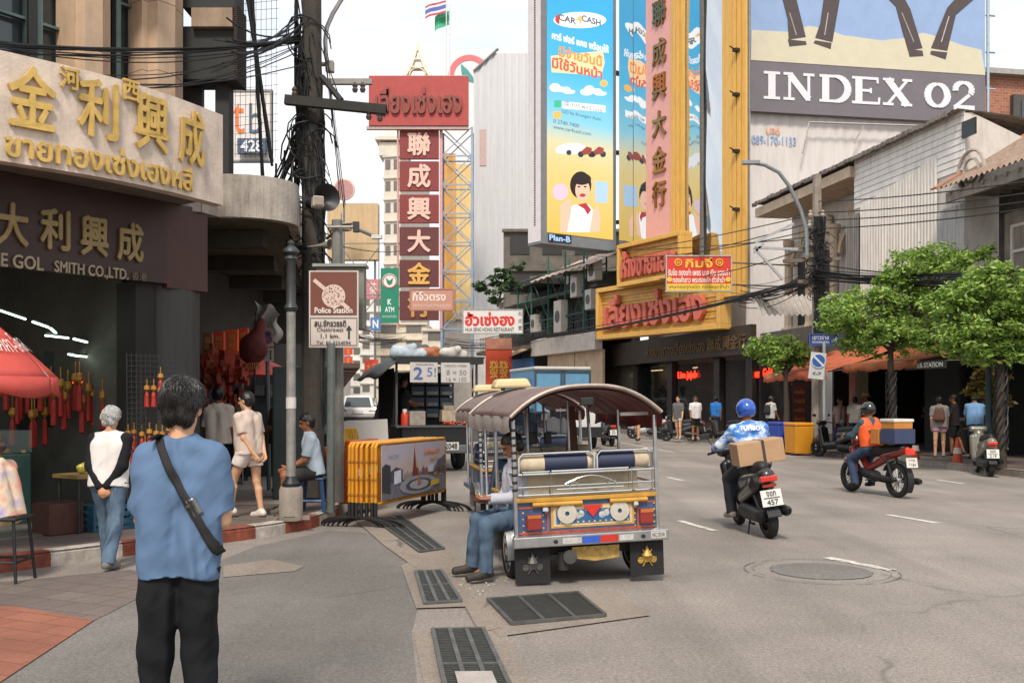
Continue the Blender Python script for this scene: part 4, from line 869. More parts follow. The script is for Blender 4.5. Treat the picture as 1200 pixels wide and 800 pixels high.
b = MB()
for py in (60, 112, 178, 246): x = 858; p = (F5.X(868), -.25, F5.Z(868, py)); b.box(p, (.22, .22, .12)); b.tube([p, (p[0], -.6, p[2]+.1)], .03, 5)
b.build('flood_lamps', DKM, py_)
def face_sign(label, a, bq, zb, h, mat, dep=.5, name='shop_sign'):
    d = Vector((bq[0]-a[0], bq[1]-a[1], 0)); f = Face(a, (d.x, d.y)); return f, d.length, f.thing(name, label, 'sign')
# upper ribbed gold sign (picture 727..800, 272..352) and lower one (702..850)
RIB = M('#cf9d4e', .5, .15, .18, 3, dirt=.3)
def gold_sign(label, a, bq, zb, h, txt, slope=0., frw=.22):
    f, w, t = face_sign(label, a, bq, zb, h, RIB)
    b = MB(); n = 14
    for i in range(n): b.span((frw, .02+.03*(i % 2), zb+frw+(h-2*frw)*i/n), (w-frw, .4, zb+frw+(h-2*frw)*(i+.9)/n))
    b.build('ribbed_panel', RIB, t)
    b = MB(); b.span((0, -.22, zb), (w, .45, zb+frw)); b.span((0, -.22, zb+h-frw), (w, .45, zb+h)); b.span((0, -.218, zb+frw), (frw, .45, zb+h-frw)); b.span((w-frw, -.218, zb+frw), (w, .45, zb+h-frw)); b.build('frame', GY, t, bevel=.02)
    letters(txt, M('#c2614f', .5, 0, .15, 4), t, (w*.48, -.02, zb+h*.5), w*.80, h*.60, 'red_lettering', .22, .03)
    return f, w, t
A_ = P(702, 398, 49.8); B_ = P(848, 382, 42.2)
gold_sign('wide ribbed gold sign with red Thai letters above the dark gold shop', (A_.x, A_.y), (B_.x, B_.y), 4.66, 2.55, 'เลี่ยงเซ่งเฮง')
A2 = P(727, 340, 47.4); B2 = P(802, 330, 43.2)
gold_sign('smaller ribbed gold sign with red Thai letters under the pylon', (A2.x, A2.y), (B2.x, B2.y), 7.0, 2.0, 'ห้างขายทอง', frw=.2)
rs = (M('#c8321f', .5, 0, .08, 3), M('#e6b93a', .5), M('#e8dfd2', .5), M('#d9b63c', .5, 0, .06, 3), M('#4b3a1c', .6))
t, w, h = sign('red and yellow hanging sign with Thai lines in front of the gold sign', 780, 299, 858, 342, 38.5, rs[0], [('กิมจี่', 0, .80, .40, .26, rs[1], .02), ('รับซื้อ ทองเก่า เพชร นาค เงิน ของเก่า', 0, .54, .92, .19, rs[2], .02), ('ทองคำขาว พระทองคำ ตั๋วจำนำ', 0, .34, .78, .17, rs[2], .02)], border=M('#a8a29a', .5), bw=.05)
MB().span((-w/2+.06, -.02, .06), (w/2-.06, 0, .22*h)).build('yellow_strip', rs[3], t); letters('เศษทองทุกชนิด ทองหลุดจำนำ', rs[4], t, (0, -.022, .13*h), w*.9, h*.13)
for sx in (-.31, .31): 
    b = MB().tube([(sx*w+.13*math.cos(R(a)), -.015, .80*h+.13*math.sin(R(a))) for a in range(0, 360, 30)], .025, 5, True); b.tube([(sx*w+.05*math.cos(R(a)), -.015, .80*h+.05*math.sin(R(a))) for a in range(0, 360, 45)], .02, 5, True); b.build('coin_mark', rs[1], t)
for sx in (-.44, .44): MB().lathe([(0, -.01), (.1, -.008), (.1, .01), (0, .012)], (sx*w, -.01, .34*h), 'Y', 12).build('coin_mark', rs[1], t)
b = MB(); b.tube([(w/2, .05, h*.8), (w/2+3.2, 1.0, h*.8)], .03, 5); b.tube([(w/2, .05, h*.2), (w/2+3.2, 1.0, h*.2)], .03, 5); b.build('bracket', STEEL, t)
# dark shop front below
F6 = Face((FR(54)-1.2, 54), (.27, -.963))
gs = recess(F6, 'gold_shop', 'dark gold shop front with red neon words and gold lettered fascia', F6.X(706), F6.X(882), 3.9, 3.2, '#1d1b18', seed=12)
xa, xb = F6.X(704), F6.X(884)
b = MB(); b.span((xa, -.15, 3.55), (xb, .1, 4.75)); b.build('fascia', M('#35291f', .6, 0, .3, 3), gs)
letters('ห้างขายทองเลี่ยงเซ่งเฮง 聯成興金行', M('#6f5631', .45, .3, .2), gs, ((F6.X(760)+F6.X(880))/2, -.16, 4.1), (F6.X(880)-F6.X(760))*.98, .62, 'fascia_lettering', .03, .01)
b = MB()
for px in (706, 745, 785, 840, 878): x = F6.X(px, .3); b.span((x-.28, .28, .15), (x+.28, .6, 3.55))
b.build('pillar', M('#26211d', .5, 0, .3, 3), gs)
b = MB()
for p0, p1 in ((748, 782), (788, 836), (844, 874)): b.span((F6.X(p0, .5), .5, .15), (F6.X(p1, .5), .53, 3.4))
b.build('glass_front', M('#18201f', .05, 0, .1, 2, spec=.7, alpha=.45), gs)
neon = E('#ff2a14', 2.6)
letters('Lim jajub', neon, gs, (F6.X(805, .4), .44, F6.Z(805, 440, .4)), F6.X(817, .4)-F6.X(795, .4), .42, 'neon_words', .03, .015)
letters('Account Gold', neon, gs, (F6.X(889, .4), .44, F6.Z(889, 437, .4)), F6.X(904, .4)-F6.X(875, .4), .36, 'neon_words', .03, .015)
letters('8842', M('#8a7a58', .4), gs, (F6.X(742, .3)-.1, .26, 3.0), .5, .25, 'house_number', .02)
atm = thing('cash_machine', 'grey cash machine standing inside the dark gold shop entrance', 'cash machine', F6.O+F6.d*F6.X(793, .9)+F6.n*.9, F6.a)
MB().box((0, 0, .95), (.8, .6, 1.6)).build('cabinet', M('#56615e', .5), atm, bevel=.03); MB().box((0, -.31, 1.35), (.5, .03, .4)).build('screen', E('#8fb0a4', .5), atm)
for i, (px, z) in enumerate(((770, 3.3), (820, 3.3), (858, 3.3))):  # added glowing strips, put in to brighten the dark shop interior
    o = F6.O+F6.d*F6.X(px, 2)+F6.n*2.0; t = thing('added_fill_lamp', ['left', 'middle', 'right'][i]+' dim warm fill strip added to brighten the dark gold shop inside', 'lamp', (o.x, o.y, z), F6.a); MB().box((0, 0, 0), (1.4, .1, .05)).build('glow_strip', E('#ffd9a0', 1.6), t); MB().box((0, 0, .05), (1.5, .14, .04)).build('housing', DKM, t)
sign('small yellow Thai sign behind the small street tree', 928, 421, 961, 433, 36.5, M('#b98a2c', .5, 0, .1, 3), [('ร้านอาหาร', 0, .5, .8, .6, M('#5a2a1c', .5))])
sign('dark red menu board standing beside the yellow bin', 928, 449, 946, 502, 35.5, M('#5c1f18', .6, 0, .2, 3), [('ก๋วยเตี๋ยว', 0, .82, .7, .1, M('#b0783a', .5)), ('ข้าวมันไก่', 0, .62, .7, .1, M('#b0783a', .5)), ('บะหมี่เกี๊ยว', 0, .42, .7, .1, M('#b0783a', .5)), ('เป็ดย่าง', 0, .22, .7, .1, M('#b0783a', .5))], border=M('#3d2a20', .6))
t = thing('fluorescent_tube', 'white fluorescent tube under the small yellow Thai sign', 'lamp', P(944, 438, 36)); MB().tube([(-.35, 0, 0), (.35, 0, 0)], .03, 6).build('tube', E('#e8f0ea', 2.5), t)
# LED video billboard
LA, LB = P(634, 282, 46.6), P(722, 290, 49.2); F7 = Face((LA.x, LA.y), (LB.x-LA.x, LB.y-LA.y)); lw = (LB-LA).xy.length
led = F7.thing('video_billboard', 'tall lit video billboard advertising car loans on a blue to yellow screen', 'billboard')
lz0, lz1 = 9.0, 23.2
MB().span((0, .0, lz0), (lw, 1.05, lz1)).build('housing', M('#7d8288', .5, .2, .12, 3), led)
MB().span((-.03, .02, lz0+.1), (-.002, 1.0, lz1)).build('side_plate', M('#d0c8c8', .5, .0, .1, 3), led)
b = MB()
for i in range(110): b.box((-.035, .45, lz0+.9+i*.115), (.012, .12, .06))
b.build('side_louvres', M('#2b2c2e', .6), led)
sx0, sx1 = F7.X(641), F7.X(718); sz0, sz1 = F7.Z(641, 272), F7.Z(641, 0)
def ledm():
    m = bpy.data.materials.new('screen_picture'); m.use_nodes = True; t = m.node_tree; N = t.nodes; b = N['Principled BSDF']
    co = N.new('ShaderNodeTexCoord'); sp = N.new('ShaderNodeSeparateXYZ'); t.links.new(co.outputs['Object'], sp.inputs[0])
    mr = N.new('ShaderNodeMapRange'); mr.inputs[1].default_value = sz0; mr.inputs[2].default_value = sz1; t.links.new(sp.outputs['Z'], mr.inputs[0])
    cr = N.new('ShaderNodeValToRGB'); e = cr.color_ramp.elements; e[0].position = 0; e[0].color = (*hx('#f3c455'), 1); e[1].position = 1; e[1].color = (*hx('#2fb4e8'), 1)
    for p, c in ((.30, '#f5d68a'), (.40, '#eadfb0'), (.50, '#8fd8ee'), (.70, '#4cc4ee')): k = e.new(p); k.color = (*hx(c), 1)
    t.links.new(mr.outputs[0], cr.inputs[0]); t.links.new(cr.outputs[0], b.inputs['Emission Color']); b.inputs['Emission Strength'].default_value = .66; b.inputs['Base Color'].default_value = (.02, .02, .02, 1); b.inputs['Roughness'].default_value = .5
    return m
MB().span((sx0, -.03, sz0), (sx1, 0, F7.Z(641, -60))).build('screen', ledm(), led)
def lp(px, py): return (F7.X(px), -.034, F7.Z(px, py))
def lshape(pts, m, nm, off=0): MB().prism([(F7.X(x), -.034-off, F7.Z(x, y)) for x, y in pts], (0, -.006, 0)).build(nm, m, led)
def lell(cx, cy, rx, ry, m, nm, off=0, n=22, a0=0, a1=360): lshape([(cx+rx*math.cos(R(a0+(a1-a0)*i/n)), cy+ry*math.sin(R(a0+(a1-a0)*i/n))) for i in range(n if a1-a0 >= 360 else n+1)], m, nm, off)
EW, EG, ER, EO = E('#f5f4f2', 0.65), E('#5c6670', 0.50), E('#d23a3a', 0.65), E('#f2b45a', 0.65)
def lt(s, cx, cy, w, hpx, m, off=.012, bold=.0, nm='screen_words'):
    Yc = F7.Y(cx); letters(s, m, led, (F7.X(cx), -.034-off, F7.Z(cx, cy)), F7.X(cx+w/2)-F7.X(cx-w/2), hpx/FP*Yc, nm, .004, bold)
lell(679, 24, 31, 9.5, EW, 'logo_oval'); lell(656, 23, 6, 6, ER, 'logo_swoosh', .007, a0=100, a1=260); lt('CAR', 664, 23, 20, 7, EG, .016, .03); lt('4', 678, 23, 6, 9, EO, .016, .03); lt('CASH', 692, 24.5, 22, 7, EG, .016, .03)
lt('คาร์ ฟอร์ แคช พร้อมให้', 680, 50, 66, 9, EW, bold=.04)
PEA, RED_ = E('#f7cfa0', 0.68), E('#e0553f', 0.65)
lshape([(645, 66), (706, 60), (708, 74), (704, 89), (646, 85)], PEA, 'word_backing'); lt('มีจ่ายวันนี้', 680, 66, 50, 13, E('#f3903f', 0.68), .014, .03); lt('มีใช้วันหน้า', 676, 80, 58, 13, RED_, .014, .03)
for cx, cy, k in ((650, 104, 1), (663, 107, .8), (690, 106, .9), (700, 109, .8), (684, 109, .7)):
    lell(cx, cy-1, 6.5*k, 5*k, EW, 'cloud'); lell(cx+4*k, cy+1, 9*k, 3.2*k, EW, 'cloud', .007)
lell(707, 98, 4.5, 4, EO, 'sun_disc'); lshape([(649, 118), (657, 118), (657, 126), (649, 126)], E('#3bb48a', 0.65), 'chat_icon'); lshape([(658, 119), (709, 124), (709, 132), (658, 127)], EW, 'name_box'); lt('@ คาร์ ฟอร์ แคช', 683, 126, 44, 6, EG)
lshape([(648, 131), (657, 131), (657, 139), (648, 139)], EO, 'finder_icon'); lt('GO by Krungsri Auto', 681, 136, 46, 5, EG); lt('0 2740 7400', 663, 145, 30, 4.5, EG); lt('www.car4cash.com', 670, 153, 44, 4.5, EG)
lshape([(650, 175), (654, 171), (664, 168), (678, 168), (686, 172), (688, 178), (672, 181), (652, 180)], E('#dcdde0', 0.65), 'printed_car'); lell(666, 179, 3, 3, E('#3a3f48', .6), 'printed_wheel', .01); lell(684, 178, 2.6, 3, E('#3a3f48', .6), 'printed_wheel', .01)
for cx in (684, 698): lell(cx-4, 181, 3.4, 3.6, E('#33363d', .6), 'printed_wheel', .01); lell(cx+8, 181, 3.4, 3.6, E('#33363d', .6), 'printed_wheel', .01); lshape([(cx-4, 178), (cx+3, 172), (cx+9, 174), (cx+8, 180), (cx, 182)], E('#a4483f', 0.50), 'printed_motorcycle', .012)
SK = E('#f0bda2', 0.61)
lell(680, 217, 12.5, 16, E('#2a2220', .5), 'printed_hair'); lell(682, 223, 8.5, 13, SK, 'printed_face', .01); lell(681, 210, 11, 7, E('#2a2220', .5), 'printed_fringe', .014)
lshape([(664, 272), (662, 250), (672, 240), (690, 240), (698, 252), (700, 272)], E('#f4f1ee', 0.65), 'printed_dress', .008); lshape([(656, 272), (656, 240), (668, 232), (669, 246), (664, 272)], SK, 'printed_arm', .011); lshape([(690, 272), (694, 248), (700, 240), (703, 255), (702, 272)], SK, 'printed_arm', .011); lshape([(676, 240), (686, 238), (692, 246), (688, 252), (684, 245)], E('#b5323a', 0.58), 'printed_scarf', .012)
lell(682, 229, 3.5, 2.0, E('#b5453f', 0.50), 'printed_smile', .016); lell(677.5, 219, 1.6, 1.0, E('#2a2220', .5), 'printed_eye', .016); lell(685, 219, 1.6, 1.0, E('#2a2220', .5), 'printed_eye', .016); lell(656, 225, 9, 10, E('#d9c0d0', 0.61), 'printed_notes', .005); lshape([(697, 212), (712, 214), (711, 238), (697, 237)], E('#a8c4dc', 0.65), 'printed_book', .006)
lshape([(642, 274), (669, 276), (669, 285), (642, 283)], E('#2a2f3a', .25), 'maker_plate'); lt('Plan-B', 655.5, 279.5, 24, 6.5, E('#9fc3ea', 0.65), .012, .03)
b = MB()
for z in (10.5, 14, 18): b.beam((lw, .5, z), (lw+1.2, .9, z+.2), .2)
b.build('mount_arm', DKM, led)
# ------------------------------------------------------------------ row beyond the gold shop, hanging signs, far street
FC = Face((-2.3, 74), (7.9, -21.5))
cb = FC.thing('market_building', 'cluttered shophouse row with dark balconies beyond the gold shop', 'building')
xe = FC.X(704)
b = MB(); b.span((-.5, 1.6, 0), (xe+1, 1.9, 9.0)); b.build('wall', M('#5d564e', .85, 0, .4, 1.2, dirt=.6), cb)
b = MB(); b.span((-.5, -.2, 5.0), (xe+.6, 1.6, 5.25)); b.span((3, .2, 8.0), (xe-1, 1.6, 8.2)); b.build('balcony_slab', M('#6f675e', .85, 0, .3, 2, dirt=.6), cb)
b = MB(); rg = random.Random(5)
for i in range(9): x = .5+i*2.3; b.span((x, 1.5, 5.4), (x+1.5, 1.6, 7.6))
b.build('dark_window', M('#1d1c1a', .5, 0, .3), cb)
b = MB()
for i in range(60): x = .2+i*.36; b.tube([(x, -.1, 5.25), (x, -.1, 6.2)], .018, 4)
b.tube([(0, -.1, 6.2), (xe, -.1, 6.2)], .03, 5); b.tube([(0, -.1, 5.75), (xe, -.1, 5.75)], .02, 5); b.build('balcony_railing', M('#55605c', .6, .3), cb)
b = MB(); b.grid(lambda u, v: (FC.X(640)+9*u, -1.2+3.4*v, 8.9+1.5*v+.04*math.sin(u*60)), 120, 3); b.build('sheet_roof', M('#b39c8d', .7, .1, .3, 2, dirt=.4), cb)
b = MB(); b.span((FC.X(584), .2, 7.7), (FC.X(640), 1.6, 8.15)); b.span((FC.X(600), -.5, 9.0), (FC.X(636), 1.6, 9.35)); b.build('dark_beam', M('#302d2a', .8, 0, .3), cb)
b = MB(); b.span((FC.X(628), -.35, 4.45), (FC.X(704), .1, 5.5)); b.build('white_fascia', M('#c9c0b6', .6, 0, .15, 2, dirt=.25), cb)
b = MB(); b.span((FC.X(640), .1, .15), (FC.X(671), .25, 4.45)); b.span((FC.X(672), .1, .15), (FC.X(704), .25, 4.45)); b.build('cream_shutter', M('#c3a98c', .7, 0, .2, 1.5, dirt=.3), cb)
b = MB(); b.span((FC.X(600), -.2, .15), (FC.X(628), -.1, 4.4)); b.build('blue_panel', M('#2f6cab', .6, 0, .2, 2, dirt=.15), cb)
b = MB(); b.grid(lambda u, v: (FC.X(598)+(FC.X(630)-FC.X(598))*u, -.2-1.3*v, 5.0-.5*v+.05*math.sin(u*14)), 16, 3); b.build('small_awning', M('#a98c74', .8, 0, .3, 3, dirt=.4), cb)
b = MB(); b.span((-.5, 1.4, .1), (FC.X(600), 1.6, 5)); b.build('ground_floor', M('#3a3531', .8, 0, .4), cb)
acm = M('#b7b1a8', .5, 0, .12, 4, dirt=.3)
for i, (px, py, w) in enumerate(((657, 372, 1.1), (676, 338, .9), (697, 318, 1.0), (693, 352, .8), (628, 380, .8))):
    x, z = FC.X(px, -.4), FC.Z(px, py, -.4); o = FC.O+FC.d*x+FC.n*-.4
    t = thing('air_conditioner', ['tall pale air conditioner box beside the green scaffold', 'pale air conditioner on the balcony above the cream shutters', 'top right air conditioner under the gold sign corner', 'air conditioner next to the gold sign frame', 'small air conditioner right of the white restaurant sign'][i], 'air conditioner', (o.x, o.y, z-.5), FC.a, 'outdoor air conditioner units')
    MB().box((0, 0, .55), (w, .45, 1.1 if i else 1.9)).build('casing', acm, t, bevel=.02); MB().lathe([(0, -.01), (w*.32, -.008), (w*.36, .02), (0, .02)], (0, -.235, .55), 'Y', 16).build('fan_grille', M('#4d4d4a', .6), t)
scf = FC.thing('scaffold', 'green painted steel scaffold under the lit video billboard', 'scaffold')
b = MB(); GRN = M('#2f5f53', .6, .2, .2, 4, dirt=.3); z0, z1 = 5.3, 10.4
xs_ = [FC.X(p) for p in (612, 628, 648, 668, 690)]
for x in xs_:
    for y in (-.3, 1.1): b.tube([(x, y, z0), (x, y, z1 if x > xs_[1] else 9.2)], .06, 6)
for z in (6.6, 8.0, 9.4): b.tube([(xs_[0], -.3, z), (xs_[-1], -.3, z)], .045, 6); b.tube([(xs_[0], 1.1, z), (xs_[-1], 1.1, z)], .04, 6)
for i in range(4): b.tube([(xs_[i], -.3, z0+.2), (xs_[i+1], -.3, 9.4-(i % 2)*1.4)], .03, 5); b.tube([(xs_[i+1], -.3, 6.6), (xs_[i], -.3, 9.4)], .025, 5)
b.build('pipes', GRN, scf)
jnk = MB(); rg = random.Random(9)
for i in range(70):
    x = FC.X(rg.uniform(585, 700), -.2); z = rg.uniform(5.4, 7.4); d = Vector((rg.uniform(-1, 1), rg.uniform(-.2, .2), rg.uniform(-.5, .5)))*1.3; p = FC.O+FC.d*x+FC.n*rg.uniform(-.3, .9)+Vector((0, 0, z)); jnk.tube([p-d*.5, p+d*.5], rg.uniform(.012, .035), 4)
stuff(jnk.build('loose_rods', M('#494a45', .6, .2, .5, 3)))
# plant on the ledge
def leafmass(name, mat, parent, centers, n, leaf, seed, flat=.6, loc=None, droop=.0):
    rg = np.random.default_rng(seed); vs = []; tot = sum(c[3] for c in centers)
    P_ = []
    for cx, cy, cz, r in centers:
        k = int(n*r/tot); ns = max(5, k//42); d = rg.normal(size=(ns, 3)); d /= np.linalg.norm(d, axis=1)[:, None]; sc_ = d*(r*rg.beta(3, 1.2, ns)*(1+.15*rg.normal(size=ns)))[:, None]; sc_[:, 2] *= flat+.15; q = sc_[rg.integers(0, ns, k)]+rg.normal(size=(k, 3))*np.array([.13, .13, .07])*(r**.5); P_.append(q+np.array([cx, cy, cz]))
    P_ = np.concatenate(P_); n = len(P_)
    a = rg.normal(size=(n, 3)); a[:, 2] = a[:, 2]*.45-droop; a /= np.linalg.norm(a, axis=1)[:, None]
    u = rg.normal(size=(n, 3)); u[:, 2] += 1.2; b_ = np.cross(a, u); b_ /= np.linalg.norm(b_, axis=1)[:, None]+1e-9
    s = leaf*rg.uniform(.55, 1.35, n)[:, None]; nn = np.cross(a, b_)
    v = np.stack([P_-a*s, P_+b_*s*.42-nn*s*.1, P_+a*s-nn*s*.22, P_-b_*s*.42-nn*s*.1], 1).reshape(-1, 3)
    me = bpy.data.meshes.new(name); me.vertices.add(len(v)); me.vertices.foreach_set('co', v.ravel()); me.loops.add(n*4); me.loops.foreach_set('vertex_index', np.arange(n*4, dtype=np.int32)); me.polygons.add(n); me.polygons.foreach_set('loop_start', np.arange(0, n*4, 4, dtype=np.int32)); me.update(calc_edges=True)
    me.materials.append(mat); return link(name, me, parent)
def leafmat(c0, c1):
    m = bpy.data.materials.new('leaf_green'); m.use_nodes = True; t = m.node_tree; N = t.nodes; l = t.links.new; b = N['Principled BSDF']
    ge = N.new('ShaderNodeNewGeometry'); cr = mixc(N, l, ge.outputs['Random Per Island'], (*hx(c0), 1), (*hx(c1), 1)); l(cr, b.inputs['Base Color']); b.inputs['Roughness'].default_value = .45; b.inputs['Specular IOR Level'].default_value = .4
    tr = N.new('ShaderNodeBsdfTranslucent'); ms = N.new('ShaderNodeMixShader'); ms.inputs[0].default_value = .35; l(cr, tr.inputs[0]); o = N['Material Output']; l(b.outputs[0], ms.inputs[1]); l(tr.outputs[0], ms.inputs[2]); l(ms.outputs[0], o.inputs[0]); return m
LEAF = leafmat('#47702c', '#b2ca66'); LEAFD = leafmat('#3a5232', '#5d7550')
o = P(583, 350, 60); pl = thing('ledge_plant', 'leafy grey green plant growing on the balcony ledge', 'plant', o)
leafmass('foliage', LEAFD, pl, [(0, 0, .5, 1.0), (.8, 0, .9, .8), (-.8, 0, .9, .8), (.3, 0, 1.6, .6), (1.3, 0, 1.9, .4)], 1900, .17, 4); MB().tube([(0, 0, -.5), (.3, 0, .8), (.9, 0, 2.2)], [.08, .06, .03], 6).build('stem', M('#5b4b3a', .9), pl)
# orange banner with two gold characters
t, w, h = sign('orange red cloth banner with two gold characters on the market building', 569, 409, 600, 452, 64, M('#b9452a', .8, 0, .2, 3, .2, 10), [('發發', 0, .45, .72, .46, M('#d9a33f', .6), .02)], thick=.04, name='banner')
b = MB()
for i in range(16): b.box((-w/2+w*(i+.5)/16, .02, -.08), (w/26, .03, .16))
b.build('fringe', M('#d0622e', .8), t); MB().box((0, .0, h+.35), (w, .1, .7)).build('header', M('#a5705c', .8, 0, .25, 3), t)
# Hua Seng Hong style white board
WB = M('#d6d1cc', .5, 0, .06, 2)
sign('white restaurant sign with big red Thai word', 542, 362, 613, 391, 58, WB, [('ฮั้วเซ่งฮง', -.05, .60, .80, .52, M('#d02a20', .5), .045), ('HUA SENG HONG RESTAURANT', -.05, .17, .80, .16, M('#5b5350', .5), .02), ('和', .45, .80, .06, .18, M('#6b6462', .5)), ('成', .45, .52, .06, .18, M('#6b6462', .5)), ('豐', .45, .24, .06, .18, M('#6b6462', .5))], border=M('#9b9a98', .5), bw=.06)
# red vertical sign with six character panels
MRN = M('#7e2f2c', .6, 0, .10, 2, dirt=.1); BRNP = M('#5d2a27', .6, 0, .1, 2); CRL = M('#d8b3a2', .5, .0, .1)
YS = 76.0; org = P(491, 375, YS); vs_ = thing('vertical_gold_sign', 'tall maroon vertical sign of stacked panels with one Chinese character each', 'sign', org)
def px2(x, y): p = P(x, y, YS); return p.x-org.x, p.z-org.z
for i, (ch, ya, yb, m, cm) in enumerate((('聯', 152, 186, MRN, CRL), ('成', 189, 223.5, MRN, CRL), ('興', 228, 261, MRN, CRL), ('大', 266, 299, BRNP, CRL), ('金', 304.5, 336, BRNP, M('#d3a04f', .5)), ('行', 341, 375, BRNP, M('#b98a45', .5)))):
    x0_, za = px2(468, ya); x1_, zb = px2(514, yb); pn = MB().span((x0_, 0, zb), (x1_, .35, za)).build('panel', m, vs_)
    letters(ch, cm, pn, ((x0_+x1_)/2, -.01, (za+zb)/2), (x1_-x0_)*.56, (za-zb)*.76, 'character', .08, .03)
b = MB(); xa, zt_ = px2(515, 148); xb, zb = px2(553, 385)
for x in (xa+.15, xb): 
    for y in (.2, 2.0): b.beam((x, y, zb-3), (x, y, zt_), .16)
n = 7
for i in range(n):
    z0_, z1_ = zb+(zt_-zb)*i/n, zb+(zt_-zb)*(i+1)/n
    for y in (.2, 2.0): b.beam((xa+.15, y, z0_), (xb, y, z0_), .1); b.beam((xa+.15, y, z0_), (xb, y, z1_), .07); b.beam((xb, y, z0_), (xa+.15, y, z1_), .07)
b.build('lattice_frame', M('#8f9fb0', .5, .4, .2), vs_)
b = MB(); x, _ = px2(466.5, 0); b.span((x-.1, .05, zb), (x+.02, .3, zt_)); x2, _ = px2(516.5, 0); b.span((x2-.1, .05, zb), (x2+.12, .3, zt_)); b.build('side_rail', M('#c9928a', .5, .2), vs_)
t, w, h = sign('wide faded red roof sign with dull gold Thai letters above the vertical sign', 432, 89, 549, 147, 75.5, M('#a53f3a', .6, 0, .14, 1.2, dirt=.22), [('เลี่ยงเซ่งเฮง', .0, .5, .86, .52, M('#7b4238', .5, .2), .02, .2)], thick=.4)
b = MB(); b.span((-w/2, .05, h), (w/2, .1, h+.05)); b.span((-w/2-.2, .1, -.25), (w/2, .5, -.02)); b.span((-w/2+8.5-.1, .2, -3), (-w/2+8.9, .5, -.25)); b.build('frame_rail', M('#b59a92', .5, .2), t)
# tower ornament on the sign, flags
o = P(489, 89, 78); tw = thing('tower_ornament', 'small beige lattice tower model standing on the red roof sign', 'ornament', o); tm = M('#ddd0b8', .6, 0, .15, 3)
tw.scale = (1, 1, .70); b = MB()
for s in (-1, 1):
    for q in (-1, 1): b.tube([(s*1.0, .5+q*.4, 0), (s*.62, .5+q*.3, .9), (s*.32, .5+q*.2, 2.0), (s*.12, .5+q*.1, 3.0), (0, .5, 4.4)], [.2, .18, .14, .1, .04], 5)
b.box((0, .5, 1.05), (1.35, .9, .14)); b.box((0, .5, 2.0), (.75, .6, .12)); b.tube([(.62*math.cos(R(a)), .1, .15+.8*math.sin(R(a))) for a in range(0, 181, 20)], .08, 5); b.tube([(0, .5, 3), (0, .5, 4.7)], [.16, .03], 6); b.build('lattice', tm, tw)
def flag(label, px, py0, py1, Y, cols, x0, z0, w, h, tilt):
    o = P(px, py1, Y); t = thing('flag', label, 'flag', o); MB().tube([(0, 0, 0), (0, 0, (py1-py0)/FP*Y)], .05, 5).build('pole', M('#c9c9c9', .4, .3), t)
    for i, (c, f0, f1) in enumerate(cols): MB().grid(lambda u, v: (-w*u, .25*math.sin(u*6)*u, z0+h*(f0+(f1-f0)*v)+tilt*u-.25*h*u*u), 10, 2).build('stripe', M(c, .8, 0, .05), t)
hh = 60/FP*90
flag('red white and blue striped flag flying above the roofs', 523, -4, 95, 90, (('#b54a52', 0, .17), ('#d8d4d4', .17, .34), ('#5d63a5', .34, .67), ('#d8d4d4', .67, .84), ('#b54a52', .84, 1)), 0, 6.2, 1.9, 1.1, -.35)
flag('green square flag below the striped flag', 527, 6, 95, 90.6, (('#4fae84', 0, .3), ('#2f8d5f', .3, .7), ('#4fae84', .7, 1)), 0, 5.1, 1.35, 1.3, -.3)
# white corrugated tower block and the bank sign wall behind it
wb = thing('white_sheet_building', 'windowless white corrugated building left of the video billboard', 'building', P(588, 470, 85).xy.to_3d())
o = P(588, 470, 85); xl, xr = P(555, 0, 85).x-o.x, P(632, 0, 85).x-o.x; zr, zl_ = P(0, 62, 85).z, P(0, 84, 85).z
MB().prism([(xl, .1, 0), (xr, .1, 0), (xr, .1, zr-1), (xl+1.8, .1, zr), (xl, .1, zl_)], (0, 10, 0)).build('core', WHT2, wb)
MB().corr(xl, xr, 8, zr-1.2, 0, .6, .05, ztop=lambda u: zl_+(zr-zl_)*min(1, u/.3)-.05).build('wall_sheets', M('#c5c4c4', .5, .1, .08, .6, dirt=.1, stretch=(3, 3, .3)), wb)
b = MB(); b.tube([(xl, -.1, zl_), (xl+2.1, -.1, zr+.3)], .12, 5); b.build('roof_pipe', M('#777777', .5), wb)
kb = thing('bank_tower', 'pale grey bank tower with a red ring and green leaf emblem', 'building', P(570, 470, 125).xy.to_3d()); o = P(570, 470, 125)
MB().span((P(520, 0, 125).x-o.x, 0, 0), (P(630, 0, 125).x-o.x, 8, P(0, 58, 125).z)).build('wall', M('#d3d1d2', .6, 0, .05, 1), kb)
cx, cz = P(550, 0, 125).x-o.x, P(0, 89, 125).z
b = MB(); rr = 24.5/FP*125; b.grid(lambda u, v: (cx+(rr-.7*v)*math.cos(R(30+u*200)), -.05, cz+(rr-.7*v)*math.sin(R(30+u*200))), 40, 1); b.build('ring_emblem', M('#d0696b', .5), kb)
MB().prism([(P(x, 0, 125).x-o.x, -.06, P(0, y, 125).z) for x, y in ((540, 75), (548, 82), (554, 90), (556, 97), (546, 94), (541, 86))], (0, -.04, 0)).build('leaf_emblem', M('#3f8f8c', .5), kb)
PALE_ = M('#cfc6ba', .7, 0, .15, 1, dirt=.3); o = P(546, 470, 88); yb_ = thing('yellow_building', 'yellow ribbed facade glimpsed behind the lattice frame', 'building', o.xy.to_3d())
